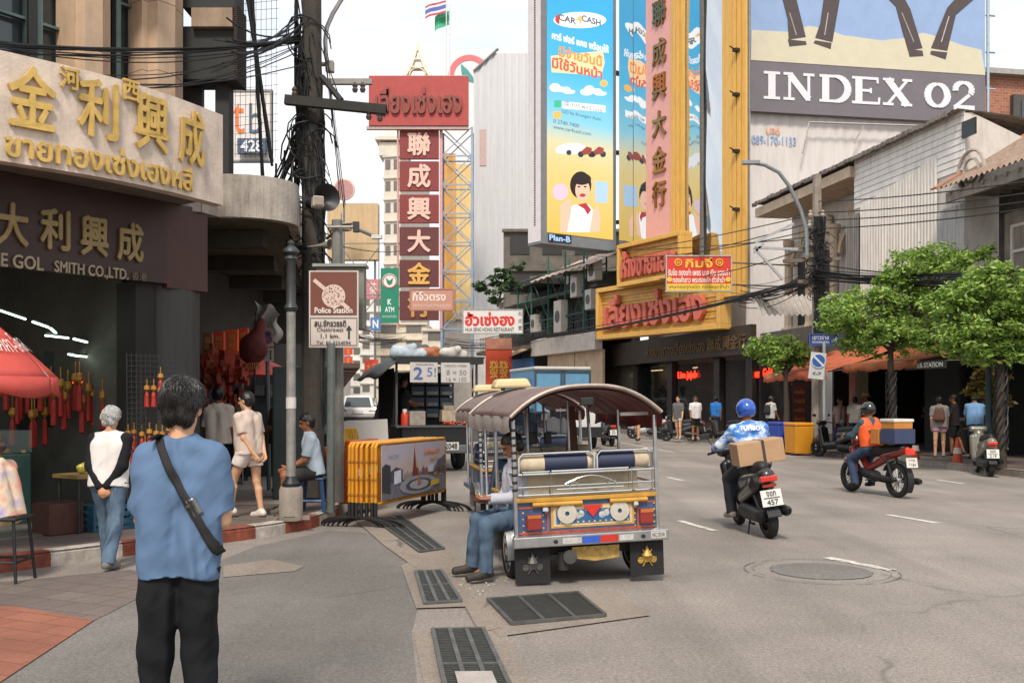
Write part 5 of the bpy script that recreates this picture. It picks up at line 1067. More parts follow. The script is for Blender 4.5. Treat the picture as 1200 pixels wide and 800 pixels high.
MB().corr(P(520, 0, 88).x-o.x, P(534, 0, 88).x-o.x, P(0, 376, 88).z, P(0, 180, 88).z, -.1, 1.1, .08).build('orange_strip', M('#d09a4c', .6, .0, .2, 1), yb_); MB().corr(P(534, 0, 88).x-o.x, P(554, 0, 88).x-o.x, P(0, 374, 88).z, P(0, 192, 88).z, 0, 1.1, .08).build('facade', M('#e0c083', .6, .0, .15, 1), yb_); MB().span((-2.0, .2, 0), (.5, 4, P(0, 200, 88).z)).build('wall', PALE_, yb_)
# left pale tower, tan box sign, round sign
def block(name, label, xl, yt, xr, Y, mat, dep=10, floors=0, wm=None, yaw=0, cat='building'):
    a, c = P(xl, 470, Y), P(xr, 470, Y); t = thing(name, label, cat, ((a.x+c.x)/2, Y, 0), yaw); w = c.x-a.x; h = P(0, yt, Y).z
    MB().span((-w/2, 0, 0), (w/2, dep, h)).build('wall', mat, t)
    if floors:
        n = max(2, min(int(w/2.2), 90//floors)); dh = h/floors; wm = wm or M('#6b6862', .4, 0, .3)
        w0 = MB().box((0, 0, dh*.22), (w/n*.6, .08, dh*.45)); l0 = MB().box((0, 0, 0), (w+.2, .3, .2)); wme = lme = None
        for f in range(floors):
            z = dh*(f+.35)
            for i in range(n):
                x = -w/2+w*(i+.5)/n
                if wme is None: wo = w0.build('window', wm, t); wme = wo.data
                else: wo = link('window', wme, t)
                wo.location = (x, -.02, z)
            if lme is None: lo = l0.build('ledge', mat, t); lme = lo.data
            else: lo = link('ledge', lme, t)
            lo.location = (0, -.1, dh*(f+1)-.15)
    return t
PALE = M('#cdc4b6', .7, 0, .12, 1, dirt=.15)
block('pale_tower', 'tall pale apartment tower left of the red vertical sign', 449, 182, 470, 135, PALE, 12, 12, yaw=-.25)
o = P(456, 182, 137); t = thing('roof_temple', 'small stepped rooftop pavilion on the pale tower', 'pavilion', o)
b = MB(); b.box((.6, 2, .9), (4, 4, 1.8)); b.box((.6, 2, 2.3), (5, 5, .5)); b.box((.6, 2, 3.2), (3, 3, 1.6), taper=.7); b.box((.6, 2, 4.6), (1.6, 1.6, 1.6), taper=.2); b.build('tiers', PALE, t)
o = P(413, 304, 110); tb_ = thing('tan_hoarding', 'tan sheet metal hoarding raised on posts behind the traffic signs', 'hoarding', o); MB().span((-2.8, 0, 0), (2.8, 1.5, 66/FP*110)).build('panel', M('#c0a47c', .6, .1, .15, .8, dirt=.3, stretch=(3, 3, .3)), tb_)
for x in (-2.4, 2.4): MB().tube([(x, .7, -o.z), (x, .7, 0)], .15, 6).build('post', STEEL, tb_)
block('back_building', 'dark crowded house backs under the video billboard', 590, 268, 742, 70, M('#6b635a', .85, 0, .4, 1, dirt=.6), 6, 5, M('#2b2a28', .6))
for i, (xl, yt, xr, Y, c, fl) in enumerate(((330, 395, 372, 120, '#c9c2ba', 6), (368, 352, 398, 150, '#d9d3ca', 8), (398, 345, 425, 170, '#dfd9d1', 9), (422, 330, 450, 160, '#d9d4cd', 9), (440, 378, 500, 118, '#d0c3ad', 6), (495, 385, 560, 100, '#cfc5b6', 5), (280, 300, 300, 70, '#c5beb5', 8))):
    block('shophouse', ['grey low', 'pale narrow', 'whitish far', 'pale grey far', 'beige low', 'cream low', 'pale left hand'][i]+' shophouse at the far end of the street', xl, yt, xr, Y, M(c, .7, 0, .15, 1, dirt=.25), 10, fl)
o = P(403, 222, 105); t = thing('round_sign', 'round pinkish white sign with a lattice emblem on a mast', 'sign', o)
r_ = 13/FP*105; MB().lathe([(0, -.1), (r_*.92, -.1), (r_, -.05), (r_, .1), (0, .1)], ax='Y', n=28).build('disc', M('#cdb0a8', .5), t); MB().lathe([(r_*.84, -.12), (r_*.84, -.10), (r_*.78, -.10)], ax='Y', n=28).build('ring', M('#b98078', .5), t)
b = MB(); 
for i in range(-2, 3): b.box((i*.24, -.12, 0), (.09, .05, 1.5-abs(i)*.3))
b.build('emblem', M('#9a8d92', .5), t); MB().tube([(0, 0, -r_), (0, 0, -9)], .12, 6).build('mast', STEEL, t)
lt_ = thing('lattice_mast', 'thin steel lattice with crossing braces above the street', 'lattice', P(420, 400, 90)); o = P(420, 400, 90); b = MB()
for (x0_, y0_, x1_, y1_) in ((400, 290, 444, 345), (444, 290, 400, 345), (400, 345, 444, 400), (444, 345, 400, 400), (398, 285, 470, 285), (398, 345, 470, 345), (400, 250, 400, 420), (444, 250, 444, 400)): b.tube([P(x0_, y0_, 90)-o, P(x1_, y1_, 90)-o], .05, 4)
b.build('braces', M('#8d8a86', .5, .3), lt_)
t, w, h = sign('green vertical bank machine sign with a white leaf badge', 446, 314, 467, 378, 62, M('#14795c', .5, 0, .06, 2), [('K', 0, .38, .2, .10, M('#dfe6e2', .5), .03), ('ATM', 0, .24, .5, .09, M('#dfe6e2', .5), .02), ('ธนาคารกสิกรไทย', 0, .12, .8, .06, M('#b9d2c8', .5))], thick=.2)
MB().lathe([(0, -.02), (w*.40, -.02), (w*.42, .01), (0, .01)], (0, -.01, h*.76), 'Y', 24).build('badge', M('#ddd5d0', .5), t); MB().prism([(x*w, -.035, h*.76+z*w) for x, z in ((-.2, .18), (0, .02), (.2, .18), (.14, -.1), (0, -.22), (-.14, -.1))], (0, -.02, 0)).build('leaf', M('#1f7a5a', .5), t); MB().tube([(w*.37*math.cos(R(a)), -.03, h*.76+w*.37*math.sin(R(a))) for a in range(0, 360, 20)], .03, 5, True).build('badge_ring', M('#b8433f', .5), t)
sign('peach horizontal sign with pale Thai letters in front of the maroon sign', 480, 338, 532, 364, 60, M('#b98573', .6, 0, .1, 2), [('กี่จั๊วตรง', -.06, .66, .74, .40, M('#e0cfc4', .5), .03), ('บะหมี่เกี๊ยวหมูแดง', 0, .24, .84, .22, M('#d8c2b4', .5))], border=M('#a5705f', .6), bw=.08)
sign('small faded pink sign board far down the street', 428, 327, 446, 350, 95, M('#c27f80', .6, 0, .3, 3), [('茶', 0, .5, .5, .7, M('#e3d3cf', .5))])
for i, y in enumerate((407, 417.5, 428)): sign(['top', 'middle', 'bottom'][i]+' of three small red hanging boards far down the street', 403, y, 413, y+8.5, 88, M('#c8472c', .6, 0, .1), [('金', 0, .5, .3, .7, M('#e0a84d', .5))], group='small red boards far down the street')
sign('red banner sign beside the food truck roof', 427, 421, 443, 440, 70, M('#c1402c', .6, 0, .2, 3), [('大吉', 0, .5, .7, .6, M('#e0894d', .5))])
sign('small blue and white sign far above the street', 434, 372, 446, 387, 80, M('#4d78b0', .5), [('N', 0, .5, .5, .6, M('#dfe2e6', .5), .05)])
sign('light blue signboard high behind the lamp post', 348, 304, 364, 319, 40, M('#5fa5c4', .5, 0, .2, 4), [('ศาลา', 0, .5, .7, .4, M('#d8e3e6', .5))])
# left row beyond the arcade (mostly hidden)
FLf = Face((-4.4, 29), (-.177, .984)); lr = thing('arcade_row', 'shaded row of shops along the left pavement', 'building', FLf.O, FLf.a)
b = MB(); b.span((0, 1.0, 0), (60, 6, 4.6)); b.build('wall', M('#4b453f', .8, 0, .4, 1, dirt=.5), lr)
b = MB()
for i in range(14): b.span((1+i*4, .0, 2.6), (4.2+i*4, 1.2, 2.75))
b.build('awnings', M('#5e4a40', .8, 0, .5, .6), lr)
# ------------------------------------------------------------------ poles, signs, lamps, cables
CAB = M('#141414', .55, 0, .3, 20); CONP = M('#8a7f74', .85, 0, .25, 4, .3, 40, dirt=.4)
def cable_pts(a, b_, sag, n=14, wob=0, rg=random):
    a, b_ = Vector(a), Vector(b_); return [a.lerp(b_, i/n)+Vector((rg.uniform(-wob, wob), rg.uniform(-wob, wob), -4*sag*(i/n)*(1-i/n)+rg.uniform(-wob, wob))) for i in range(n+1)]
def wire(label, pa, pb, sag, r=.012, group='overhead power lines', name='power_line', wob=0):
    a, b_ = P(*pa), P(*pb); t = MB().tube([p-a for p in cable_pts(a, b_, sag, 16, wob)], r, 5).build(name, CAB, None, True, loc=a); return tag(t, label, 'cable', group)
# left utility pole swathed in cables
base = Vector((-2.92, 14.6, .15)); lp_ = thing('utility_pole', 'tall utility pole on the left corner swathed in black cables', 'utility pole', base)
def L3(x, y, Y=14.6): return P(x, y, Y)-base
MB().tube([(0, 0, 0), (-.02, 0, 9.5)], [.17, .13], 10).build('post', M('#3b3630', .9, 0, .3, 4, .4, 30), lp_)
rg = random.Random(2)
b = MB()
for i in range(34):
    a0 = rg.uniform(0, 6.28); pts = []
    ytop = rg.uniform(-60, 60)
    for k in range(22):
        f = k/21; y = ytop+f*(rg.choice((330, 440, 560))-ytop if False else 500-ytop); w = .10+.09*max(0, math.sin(PI*min(1, max(0, (y+60)/380))))*(1 if y < 330 else .6)
        xc = 357+(372-357)*min(1, max(0, (y)/330))-(y > 330)*0
        a = a0+f*2.2+.3*math.sin(k*1.3+i); p = L3(xc, y); pts.append(p+Vector((w*math.cos(a)*rg.uniform(.75, 1.1), w*math.sin(a)*.9, 0)))
    b.tube(pts, rg.uniform(.008, .017), 5)
for i in range(30):   # messy loops
    y = rg.uniform(40, 330); c = L3(364+rg.uniform(-6, 6), y); rr = rg.uniform(.08, .30); ph = rg.uniform(0, 6.28); tl = rg.uniform(-.6, .6)
    b.tube([c+Vector((rr*math.cos(w_)*(1.3 if rg else 1), .12*math.sin(w_*2+ph)-.12, rr*math.sin(w_)*1.3+tl*rr*math.cos(w_))) for w_ in [j*2*PI/14 for j in range(12)]], rg.uniform(.006, .014), 5)
b.build('cable_mass', CAB, lp_, True)
b = MB(); b.beam(L3(334, 117, 14.3), L3(452, 129, 14.3), .11, .13); b.build('crossarm', M('#2b2a27', .85, 0, .3, 6), lp_)
b = MB(); b.beam(L3(346, 96, 14.8), L3(436, 96, 14.8), .08, .08); b.build('upper_crossarm', M('#8d8983', .7, .2, .2), lp_)
b = MB()
for x, y in ((416, 100), (425, 100), (432, 132), (445, 134), (345, 105)): MB().lathe([(.03, -.10), (.045, -.06), (.03, -.03), (.045, 0), (.02, .04)], L3(x, y, 14.3), n=8).build('insulator', M('#4a3f38', .4), lp_)
b = MB(); b.tube([L3(400, 118, 14.3), L3(377, 90, 14.5)], .045, 6); b.build('brace', M('#2b2a27', .8), lp_)
# cables that leave the pole
def bundle(label, pa, pb, sag, n, spread, r=(.008, .016), seed=1, droop=None):
    rg = random.Random(seed); a, c = P(*pa), P(*pb); b = MB()
    for i in range(n):
        o1 = Vector((rg.gauss(0, spread), rg.gauss(0, spread), rg.gauss(0, spread))); o2 = Vector((rg.gauss(0, spread), rg.gauss(0, spread), rg.gauss(0, spread*1.5)))
        b.tube([p-a for p in cable_pts(a+o1, c+o2, sag*rg.uniform(.6, 1.5), 18, .004, rg)], rg.uniform(*r), 5)
    t = b.build('cable_bundle', CAB, None, True, loc=a); return stuff(tag(t, label, 'cables'))
bundle('thick bundle of black cables from the pole across the beige pillars', (350, 47, 14.5), (-60, 46, 10.5), .14, 11, .028, (.006, .013), seed=3)
bundle('loose thin cables drooping in front of the beige pillars', (352, 52, 14.5), (-60, 60, 10.6), .35, 7, .12, (.005, .009), seed=4)
bundle('fan of cables between the pole and the balcony corner', (358, 30, 14.6), (268, 56, 13.2), .12, 8, .10, seed=5)
bundle('black cables running down from the pole to the concrete wing', (362, 130, 14.7), (296, 252, 15.2), .25, 14, .07, seed=6)
bundle('hanging black cables left of the pole above the wing', (350, 150, 14.8), (342, 285, 15.0), .05, 12, .06, seed=7)
bundle('steep cables passing the top of the wire netting', (285, -40, 13.8), (318, 190, 14.4), .0, 4, .02, (.012, .026), seed=8)
bundle('cable hanging beside the netting', (293, -40, 13.9), (312, 270, 14.4), .0, 3, .02, (.010, .018), seed=18)
bundle('loose strands right of the pole under the crossarm', (385, 60, 14.5), (398, 240, 14.6), -.05, 5, .05, (.004, .008), seed=9)
for i, x in enumerate((322, 332, 341)):
    p = P(x, 265, 15.1); t = thing('antenna_rod', ['left', 'middle', 'right'][i]+' of three upright black rods on the wing roof', 'rod', p, 0, 'upright rods on the wing roof'); MB().tube([(0, 0, 0), (.02, 0, .95+.2*i)], .018, 6).build('rod', CAB, t)
wire('thin diagonal stay wire right of the left pole', (360, 10, 14.6), (400, 120, 14.4), .0, .008)
wire('long thin wire crossing behind the police sign', (384, 285, 30), (470, 294, 60), .15, .02)
# street-lamp arm (cut by the frame)
o = P(385, 80, 15.2); t = thing('street_lamp', 'grey curved street lamp arm rising beside the left pole', 'street lamp', o)
pts = [P(x, y, 15.2)-o for x, y in ((386, 82), (382, 66), (381, 48), (383, 32), (390, 16), (401, -2), (418, -26))]; MB().tube(pts, .035, 8).build('arm', M('#a29d98', .4, .5, .1), t, True)
b = MB(); b.box((0.02, 0, .02), (.12, .12, .16)); b.tube([(-.25, 0, .06), (.02, 0, .06)], .035, 6); b.build('bracket', M('#a59c92', .5, .4), t); MB().box(pts[-1]+Vector((.3, 0, -.02)), (.7, .22, .12), ry=.5).build('lamp_head', STEEL, t)
# loudspeakers and camera
def horn(label, x, y, Y, r, yaw, m):
    t = thing('loudspeaker', label, 'loudspeaker', P(x, y, Y), yaw, 'horn loudspeakers on the pole')
    MB().lathe([(r*.15, .34), (r*.2, .2), (r*.42, .08), (r, -.06), (r*1.04, -.07), (r*.98, -.06), (r*.4, .06), (0, .1)], ax='Y', n=20).build('horn', m, t, True); MB().lathe([(0, .34), (r*.5, .34), (r*.5, .5), (0, .5)], ax='Y', n=14).build('driver', DKM, t); MB().beam((0, .3, 0), (0, .35, -.22), .03).build('bracket', DKM, t)
horn('large black horn loudspeaker high on the left pole', 381, 232, 14.1, .19, R(35), M('#151618', .5))
horn('pale loudspeaker with black mouth lower on the pole', 383, 287, 13.9, .075, R(60), M('#8d857b', .6))
t = thing('beige_speaker_box', 'beige box speaker beside the black horn on the pole', 'loudspeaker', P(373, 236, 13.9), R(20)); MB().box((0, .06, 0), (.16, .2, .15), taper=.9).build('box', M('#b0a293', .7, 0, .15), t, bevel=.015); MB().box((.0, -.05, 0), (.12, .02, .11)).build('grille', M('#8d8074', .7), t)
t = thing('security_camera', 'beige bullet camera on a bracket right of the pole', 'camera', P(399, 268, 13.9), R(65)); MB().tube([(0, -.16, 0), (0, .16, .02)], .05, 10).build('housing', M('#a89a8c', .5), t); MB().box((0, -.02, .06), (.12, .42, .015)).build('sunshade', M('#b5a89b', .5), t); MB().tube([(0, .1, -.04), (.1, .3, -.1)], .02, 6).build('bracket', STEEL, t)
t = thing('camera_arm', 'horizontal steel arm with a far reaching camera by the sign box', 'camera', P(383, 266, 13.6)); b = MB(); b.tube([(0, 0, 0), (.36, 0, 0)], .018, 6); b.tube([(.36, 0, 0), (.62, .1, -.10)], .03, 6); b.build('arm', M('#8b8781', .5, .4), t); MB().box((.40, 0, 0), (.08, .08, .14)).build('junction_box', M('#2b2b2b', .5), t); MB().box((.67, .1, -.12), (.14, .1, .05)).build('camera_head', M('#c9c5be', .5), t)
# police-station sign, cabinet and posts
pb = Vector((-2.42, 13.35, .15)); pt = thing('police_sign', 'brown and white police station direction sign on two grey posts', 'road sign', pb)
def Q(x, y, Y=13.2): return P(x, y, Y)-pb
GPO = M('#5f6562', .6, .2, .25, 6, dirt=.35)
MB().tube([Q(387.5, 600, 13.05), Q(388, 402, 13.05)], .055, 10).build('post', GPO, pt); MB().tube([Q(397, 588, 13.7), Q(395, 258, 13.7)], .075, 10).build('post', M('#77756e', .7, .1, .3, 5, dirt=.4), pt)
a, c = Q(362, 407), Q(420, 317); w = c.x-a.x
MB().span((a.x, 0-.15, a.z), (c.x, -.12, c.z)).build('white_panel', M('#c3b6ac', .5, 0, .06, 3), pt)
y0 = -.153; bz0, bz1 = Q(0, 369).z, Q(0, 318.5).z
MB().span((a.x+.02, y0-.004, bz0), (c.x-.02, y0+.001, bz1)).build('brown_panel', M('#6b3a2c', .5, 0, .06, 3), pt)
cc = Q(391, 347); wc = M('#c9b0a3', .5, 0, .1, 40); b = MB().lathe([(0, -.004), (.155, -.004), (.155, .002), (0, .002)], (cc.x, y0-.004, cc.z), 'Y', 32)
b.beam((cc.x-.26, y0-.007, cc.z+.215), (cc.x+.205, y0-.007, cc.z-.17), .006, .05); b.build('magnifier_symbol', wc, pt)
b = MB(); rg = random.Random(3)
for i in range(70): r_, w_ = .14*math.sqrt(rg.random()), rg.uniform(0, 6.3); b.box((cc.x+r_*math.cos(w_), y0-.012, cc.z+r_*math.sin(w_)), (.012, .003, .008), ry=rg.uniform(0, 3))
b.build('map_dots', M('#6b3a2c', .5), pt)
def pl_(s, x, y, wpx, hpx, m, bold=.0): p = Q(x, y); letters(s, m, pt, (p.x, y0-.006, p.z), wpx/FP*13.2, hpx/FP*13.2, 'sign_words', .003, bold)
BK = M('#2b2a2a', .5)
pl_('Police Station', 391, 363.5, 44, 6.5, M('#d6cac0', .5), .03)
b = MB(); x0_, x1_, z0_, z1_ = a.x+.02, c.x-.02, Q(0, 404.5).z, Q(0, 372.5).z
for p, q in (((x0_, z0_), (x1_, z0_)), ((x0_, z1_), (x1_, z1_)), ((x0_, z0_), (x0_, z1_)), ((x1_, z0_), (x1_, z1_))): b.beam((p[0], y0, p[1]), (q[0], y0, q[1]), .008, .006)
b.build('border_line', BK, pt)
pl_('สน.จักรวรรดิ', 387, 378.5, 37, 7.5, BK, .02); pl_('Chakkrawat', 387, 386, 31, 4.6, BK); pl_('1.1 km.', 387, 393.5, 22, 4.8, BK, .01); pl_('Tel. 02-2254094', 391, 401.5, 40, 4.2, BK)
p = Q(409, 389); MB().prism([(p.x-.012, y0-.004, p.z-.09), (p.x+.012, y0-.004, p.z-.09), (p.x+.012, y0-.004, p.z+.03), (p.x+.04, y0-.004, p.z+.03), (p.x, y0-.004, p.z+.09), (p.x-.04, y0-.004, p.z+.03), (p.x-.012, y0-.004, p.z+.03)], (0, -.005, 0)).build('arrow', BK, pt)
cbx = thing('signal_cabinet', 'grey metal cabinet with sloped lid mounted behind the police sign', 'cabinet', P(398, 384, 13.5)); 
MB().box((0, .12, .40), (.66, .22, .84)).build('case', M('#77786f', .6, .1, .15, 4), cbx, bevel=.01); MB().box((0, .1, .845), (.72, .3, .04)).build('lid', M('#8b8b84', .6, .1), cbx)
# classical lamp post on its concrete block
lb = G(341, 608, .15); lm = thing('lamp_post', 'grey iron lamp post on a concrete block at the kerb', 'lamp post', lb); 
MB().lathe([(.145, -.01), (.145, .36), (.13, .40), (0, .40)], n=24).build('concrete_base', M('#94897d', .9, 0, .25, 6, .5, 50, dirt=.3), lm, True)
MB().lathe([(.105, .40), (.11, .44), (.07, .50), (.062, .53)], n=20).build('foot_ring', M('#26282a', .5, .3), lm, True)
MB().lathe([(.060, .50), (.058, 1.2), (.056, 2.55)], n=18).build('shaft', M('#8b8882', .6, .25, .3, 7, dirt=.45), lm, True)
MB().lathe([(.060, 2.55), (.085, 2.60), (.06, 2.66), (.055, 3.15), (.085, 3.2), (.06, 3.24), (.10, 3.28), (.095, 3.31), (.04, 3.36), (.05, 3.40), (0, 3.44)], n=18).build('capital', M('#3a3d3e', .5, .3), lm, True)
MB().lathe([(.062, 1.36), (.062, 1.50)], n=18).build('pale_band', M('#c3bcb2', .6), lm, True)
b = MB(); rg = random.Random(6)
for i in range(14): w_ = rg.uniform(0, 6.3); b.box((.22*math.cos(w_)-.03, .16*math.sin(w_), .02), (.09, .07, .05), rz=w_)
stuff(b.build('mortar_rubble', M('#7d7368', .95, 0, .3), None, loc=lb))
# round no-parking sign wrapped with a plastic bag, thin post
nb = Vector((-3.95, 16.2, .15)); npg = thing('no_parking_sign', 'weathered round no parking sign with torn plastic tied round it', 'road sign', nb)
def N3(x, y, Y=16.2): return P(x, y, Y)-nb
MB().tube([(N3(315, 0).x, 0, 0), N3(313, 385)], .035, 8).build('post', GPO, npg)
MB().span((N3(305.5, 0).x, -.05, N3(0, 406).z), (N3(321, 0).x, -.035, N3(0, 384).z)).build('panel', M('#b5a79d', .6, 0, .1), npg)
p = N3(313, 395.5); MB().lathe([(0, -.008), (.11, -.008), (.11, .004), (0, .004)], (p.x, -.052, p.z), 'Y', 20).build('blue_disc', M('#4f68a5', .5, 0, .3, 12), npg); b = MB(); b.tube([(p.x+.10*math.cos(R(a)), -.062, p.z+.10*math.sin(R(a))) for a in range(0, 360, 20)], .014, 5, True); b.beam((p.x-.07, -.062, p.z+.07), (p.x+.07, -.062, p.z-.07), .006, .025); b.build('red_ring', M('#b5574f', .5), npg)
MB().span((N3(306.5, 0).x, -.05, N3(0, 423).z), (N3(321, 0).x, -.035, N3(0, 408).z)).build('arrow_plate', M('#b3a89e', .6), npg)
p = N3(318, 416); MB().prism([(p.x, -.053, p.z-.08), (p.x+.025, -.053, p.z-.05), (p.x+.008, -.053, p.z-.05), (p.x+.008, -.053, p.z+.05), (p.x+.025, -.053, p.z+.05), (p.x, -.053, p.z+.08), (p.x-.025, -.053, p.z+.05), (p.x-.008, -.053, p.z+.05), (p.x-.008, -.053, p.z-.05), (p.x-.025, -.053, p.z-.05)], (0, -.004, 0)).build('arrow', BK, npg)
bag = M('#c4bcb5', .35, 0, .15, 6, .4, 9, alpha=.62)
MB().grid(lambda u, v: tuple(N3(298+u*30+4*math.sin(v*7+u*3), 352+u*14+v*(42-8*u)+3*math.sin(u*9), 16.1+.15*math.sin(u*11+v*4)))[:3], 16, 16).build('plastic_sheet', bag, npg, 'all')
# closed dark red umbrella hanging under the canopy
o = P(296, 425, 15.6); t = thing('folded_parasol', 'dark red folded parasol hanging beside the no parking sign', 'parasol', o)
blob_obj('cloth', [('c', (0, 0, .02), (.02, 0, .22), .10, .21), ('c', (.02, 0, .22), (.14, 0, .66), .20, .06), ('c', (-.1, 0, .1), (-.05, 0, .3), .1, .13)], .02, M('#5d201a', .8, 0, .3, 5), t, .05, .02, 2, 14)
b = MB(); 
for i in range(18): a_ = i*.35; b.tube([(.10*math.cos(a_), .1*math.sin(a_), 0), (.11*math.cos(a_), .11*math.sin(a_), -.1)], .008, 4)
b.build('fringe', M('#b06a2a', .7), t); MB().tube([(0, 0, -1.6), (.05, 0, .8)], .018, 6).build('pole', DKM, t)
# right pole with its lamp and street-name sign
rb = Vector((9.1, 29.7, .15)); rp_ = thing('utility_pole', 'weathered concrete utility pole behind the small street tree', 'utility pole', rb)
def RQ(x, y, Y=29.7): return P(x, y, Y)-rb
MB().tube([(0, 0, 0), (0, 0, P(0, 205, 29.7).z-.15)], [.17, .13], 8).build('post', CONP, rp_)
b = MB(); b.beam(RQ(925, 293), RQ(972, 291), .12); b.beam(RQ(918, 306), RQ(985, 303), .1); b.beam(RQ(935, 330), RQ(980, 328), .1); b.build('crossarm', M('#6d645b', .8, .1, .2), rp_)
b = MB(); rg = random.Random(8)
for i in range(30):
    c = RQ(957+rg.uniform(-10, 12), rg.uniform(262, 350)); rr = rg.uniform(.08, .3); b.tube([c+Vector((rr*math.cos(w_), -.2+.1*math.sin(w_*2), rr*math.sin(w_)*.7)) for w_ in [j*.5 for j in range(12)]], rg.uniform(.01, .02), 5)
for i in range(20):
    x = 957+rg.uniform(-6, 6); b.tube([RQ(x+rg.uniform(-2, 2), y)+Vector((0, -.2, 0)) for y in range(255, 400, 18)], rg.uniform(.012, .03), 5)
b.build('cable_mass', CAB, rp_, True)
b = MB()
for x, y in ((950, 250), (964, 250), (949, 262), (966, 262), (952, 285)): MB().lathe([(.05, -.12), (.08, -.05), (.05, 0), (.07, .06), (.02, .1)], RQ(x, y), n=8).build('insulator', M('#a89a8c', .4), rp_)
o = P(946, 300, 29.4); t = thing('street_lamp', 'slim grey street lamp curving left above the right pavement', 'street lamp', o)
MB().tube([P(x, y, 29.4)-o for x, y in ((946, 300), (945, 268), (938, 245), (925, 218), (913, 202), (896, 193), (884, 191))], .06, 8).build('arm', M('#868b8c', .4, .5, .1), t, True); MB().box(P(880, 190.5, 29.4)-o, (.5, .2, .1)).build('lamp_head', STEEL, t)
o = P(880, 278, 29.0); t = thing('steel_bracket', 'diagonal steel bracket arms holding wires left of the right pole', 'bracket', o); b = MB()
for q in (((885, 284), (930, 262)), ((885, 290), (935, 292)), ((884, 290), (918, 328)), ((884, 296), (895, 285))): b.beam(P(*q[0], 29)-o, P(*q[1], 29)-o, .07)
b.build('arms', M('#a3a5a5', .4, .5), t)
t, w, h = sign('blue street name plate on the right pole', 948, 391, 986, 405, 29.4, M('#2a3f78', .5, 0, .1, 3), [('เยาวราช', -.14, .66, .5, .3, M('#c9d0e0', .5)), ('YAOWARAT RD.', -.14, .30, .55, .2, M('#c9d0e0', .5)), ('4', .32, .5, .1, .5, M('#c9d0e0', .5))], thick=.05, border=M('#3d528a', .5), bw=.03, name='street_sign')
npb = G(963, 519, .15); npb = Vector((KR(29)+.25, 29, .15)); t = thing('parking_sign', 'blue and white no parking plate on a thin post by the bins', 'road sign', npb); q0 = npb
def K3(x, y): return P(x, y, 29)-q0
MB().tube([(K3(966, 0).x, 0, 0), K3(966, 400)], .05, 8).build('post', M('#9aa0a0', .5, .4), t); a, c = K3(948, 444), K3(966, 413)
MB().box(((a.x+c.x)/2, -.07, (a.z+c.z)/2), (c.x-a.x, .03, c.z-a.z), ry=.12).build('panel', M('#b9bab8', .5, 0, .08), t)
p = K3(958, 423); MB().lathe([(0, -.01), (.2, -.01), (.2, .01), (0, .01)], (p.x, -.095, p.z), 'Y', 22).build('blue_disc', M('#2f5aa0', .5), t); b = MB(); b.beam((p.x-.15, -.115, p.z+.15), (p.x+.15, -.115, p.z-.15), .01, .06); b.tube([(p.x+.2*math.cos(R(a)), -.1, p.z+.2*math.sin(R(a))) for a in range(0, 360, 20)], .018, 5, True); b.build('pale_bar', M('#c4c9ce', .5), t)
p = K3(956, 437); letters('<->', M('#4c4f52', .5), t, (p.x, -.10, p.z), .25, .09)
# overhead wires, right side
i = 0; words = ('top', 'second', 'third', 'fourth', 'fifth', 'sixth')
for y0_, y1_ in ((236, 212), (249, 226), (258, 236), (268, 244)): wire(words[i]+' wire from the right pole towards the right edge', (957, y0_, 29.7), (1260, y1_-8, 19.5), .10, .016); i += 1
for k, (x1_, y1_, Y1) in enumerate(((640, 300, 62), (660, 318, 60), (700, 300, 52), (620, 288, 66), (760, 326, 46))): wire(words[k]+' wire fanning left from the right pole', (957, 250+k*9, 29.7), (x1_, y1_, Y1), .35, .018)
bundle('thick sagging black cable bundle crossing below the gold sign', (957, 326, 29.5), (640, 394, 58), .22, 13, .045, (.010, .021), seed=21)
bundle('black cable bundle from the right pole to the right edge behind the trees', (957, 322, 29.5), (1240, 318, 21), .18, 18, .09, (.009, .02), seed=22)
bundle('tangle of cables spilling left of the right pole', (960, 318, 29.5), (866, 348, 35), .30, 18, .14, (.008, .016), seed=23)
bundle('cables continuing along the market building', (642, 392, 58), (520, 400, 84), .5, 14, .14, (.012, .026), seed=24)
bundle('cables over the far street', (470, 395, 80), (380, 372, 60), .6, 10, .3, (.015, .03), seed=25)
# corrugated awning by the pole
o = P(882, 372, 33.5); t = thing('sheet_awning', 'pale corrugated metal awning under the cable tangle', 'awning', o); b = MB(); wA = P(985, 0, 32.5).x-o.x
b.grid(lambda u, v: (wA*u, -1.0*v*1+.0, .75-.75*v+.04*math.sin(u*wA*2*PI/.18)), 90, 2); b.build('sheet', M('#aaa197', .6, .2, .2, 3, dirt=.4, stretch=(5, 1, 1)), t)
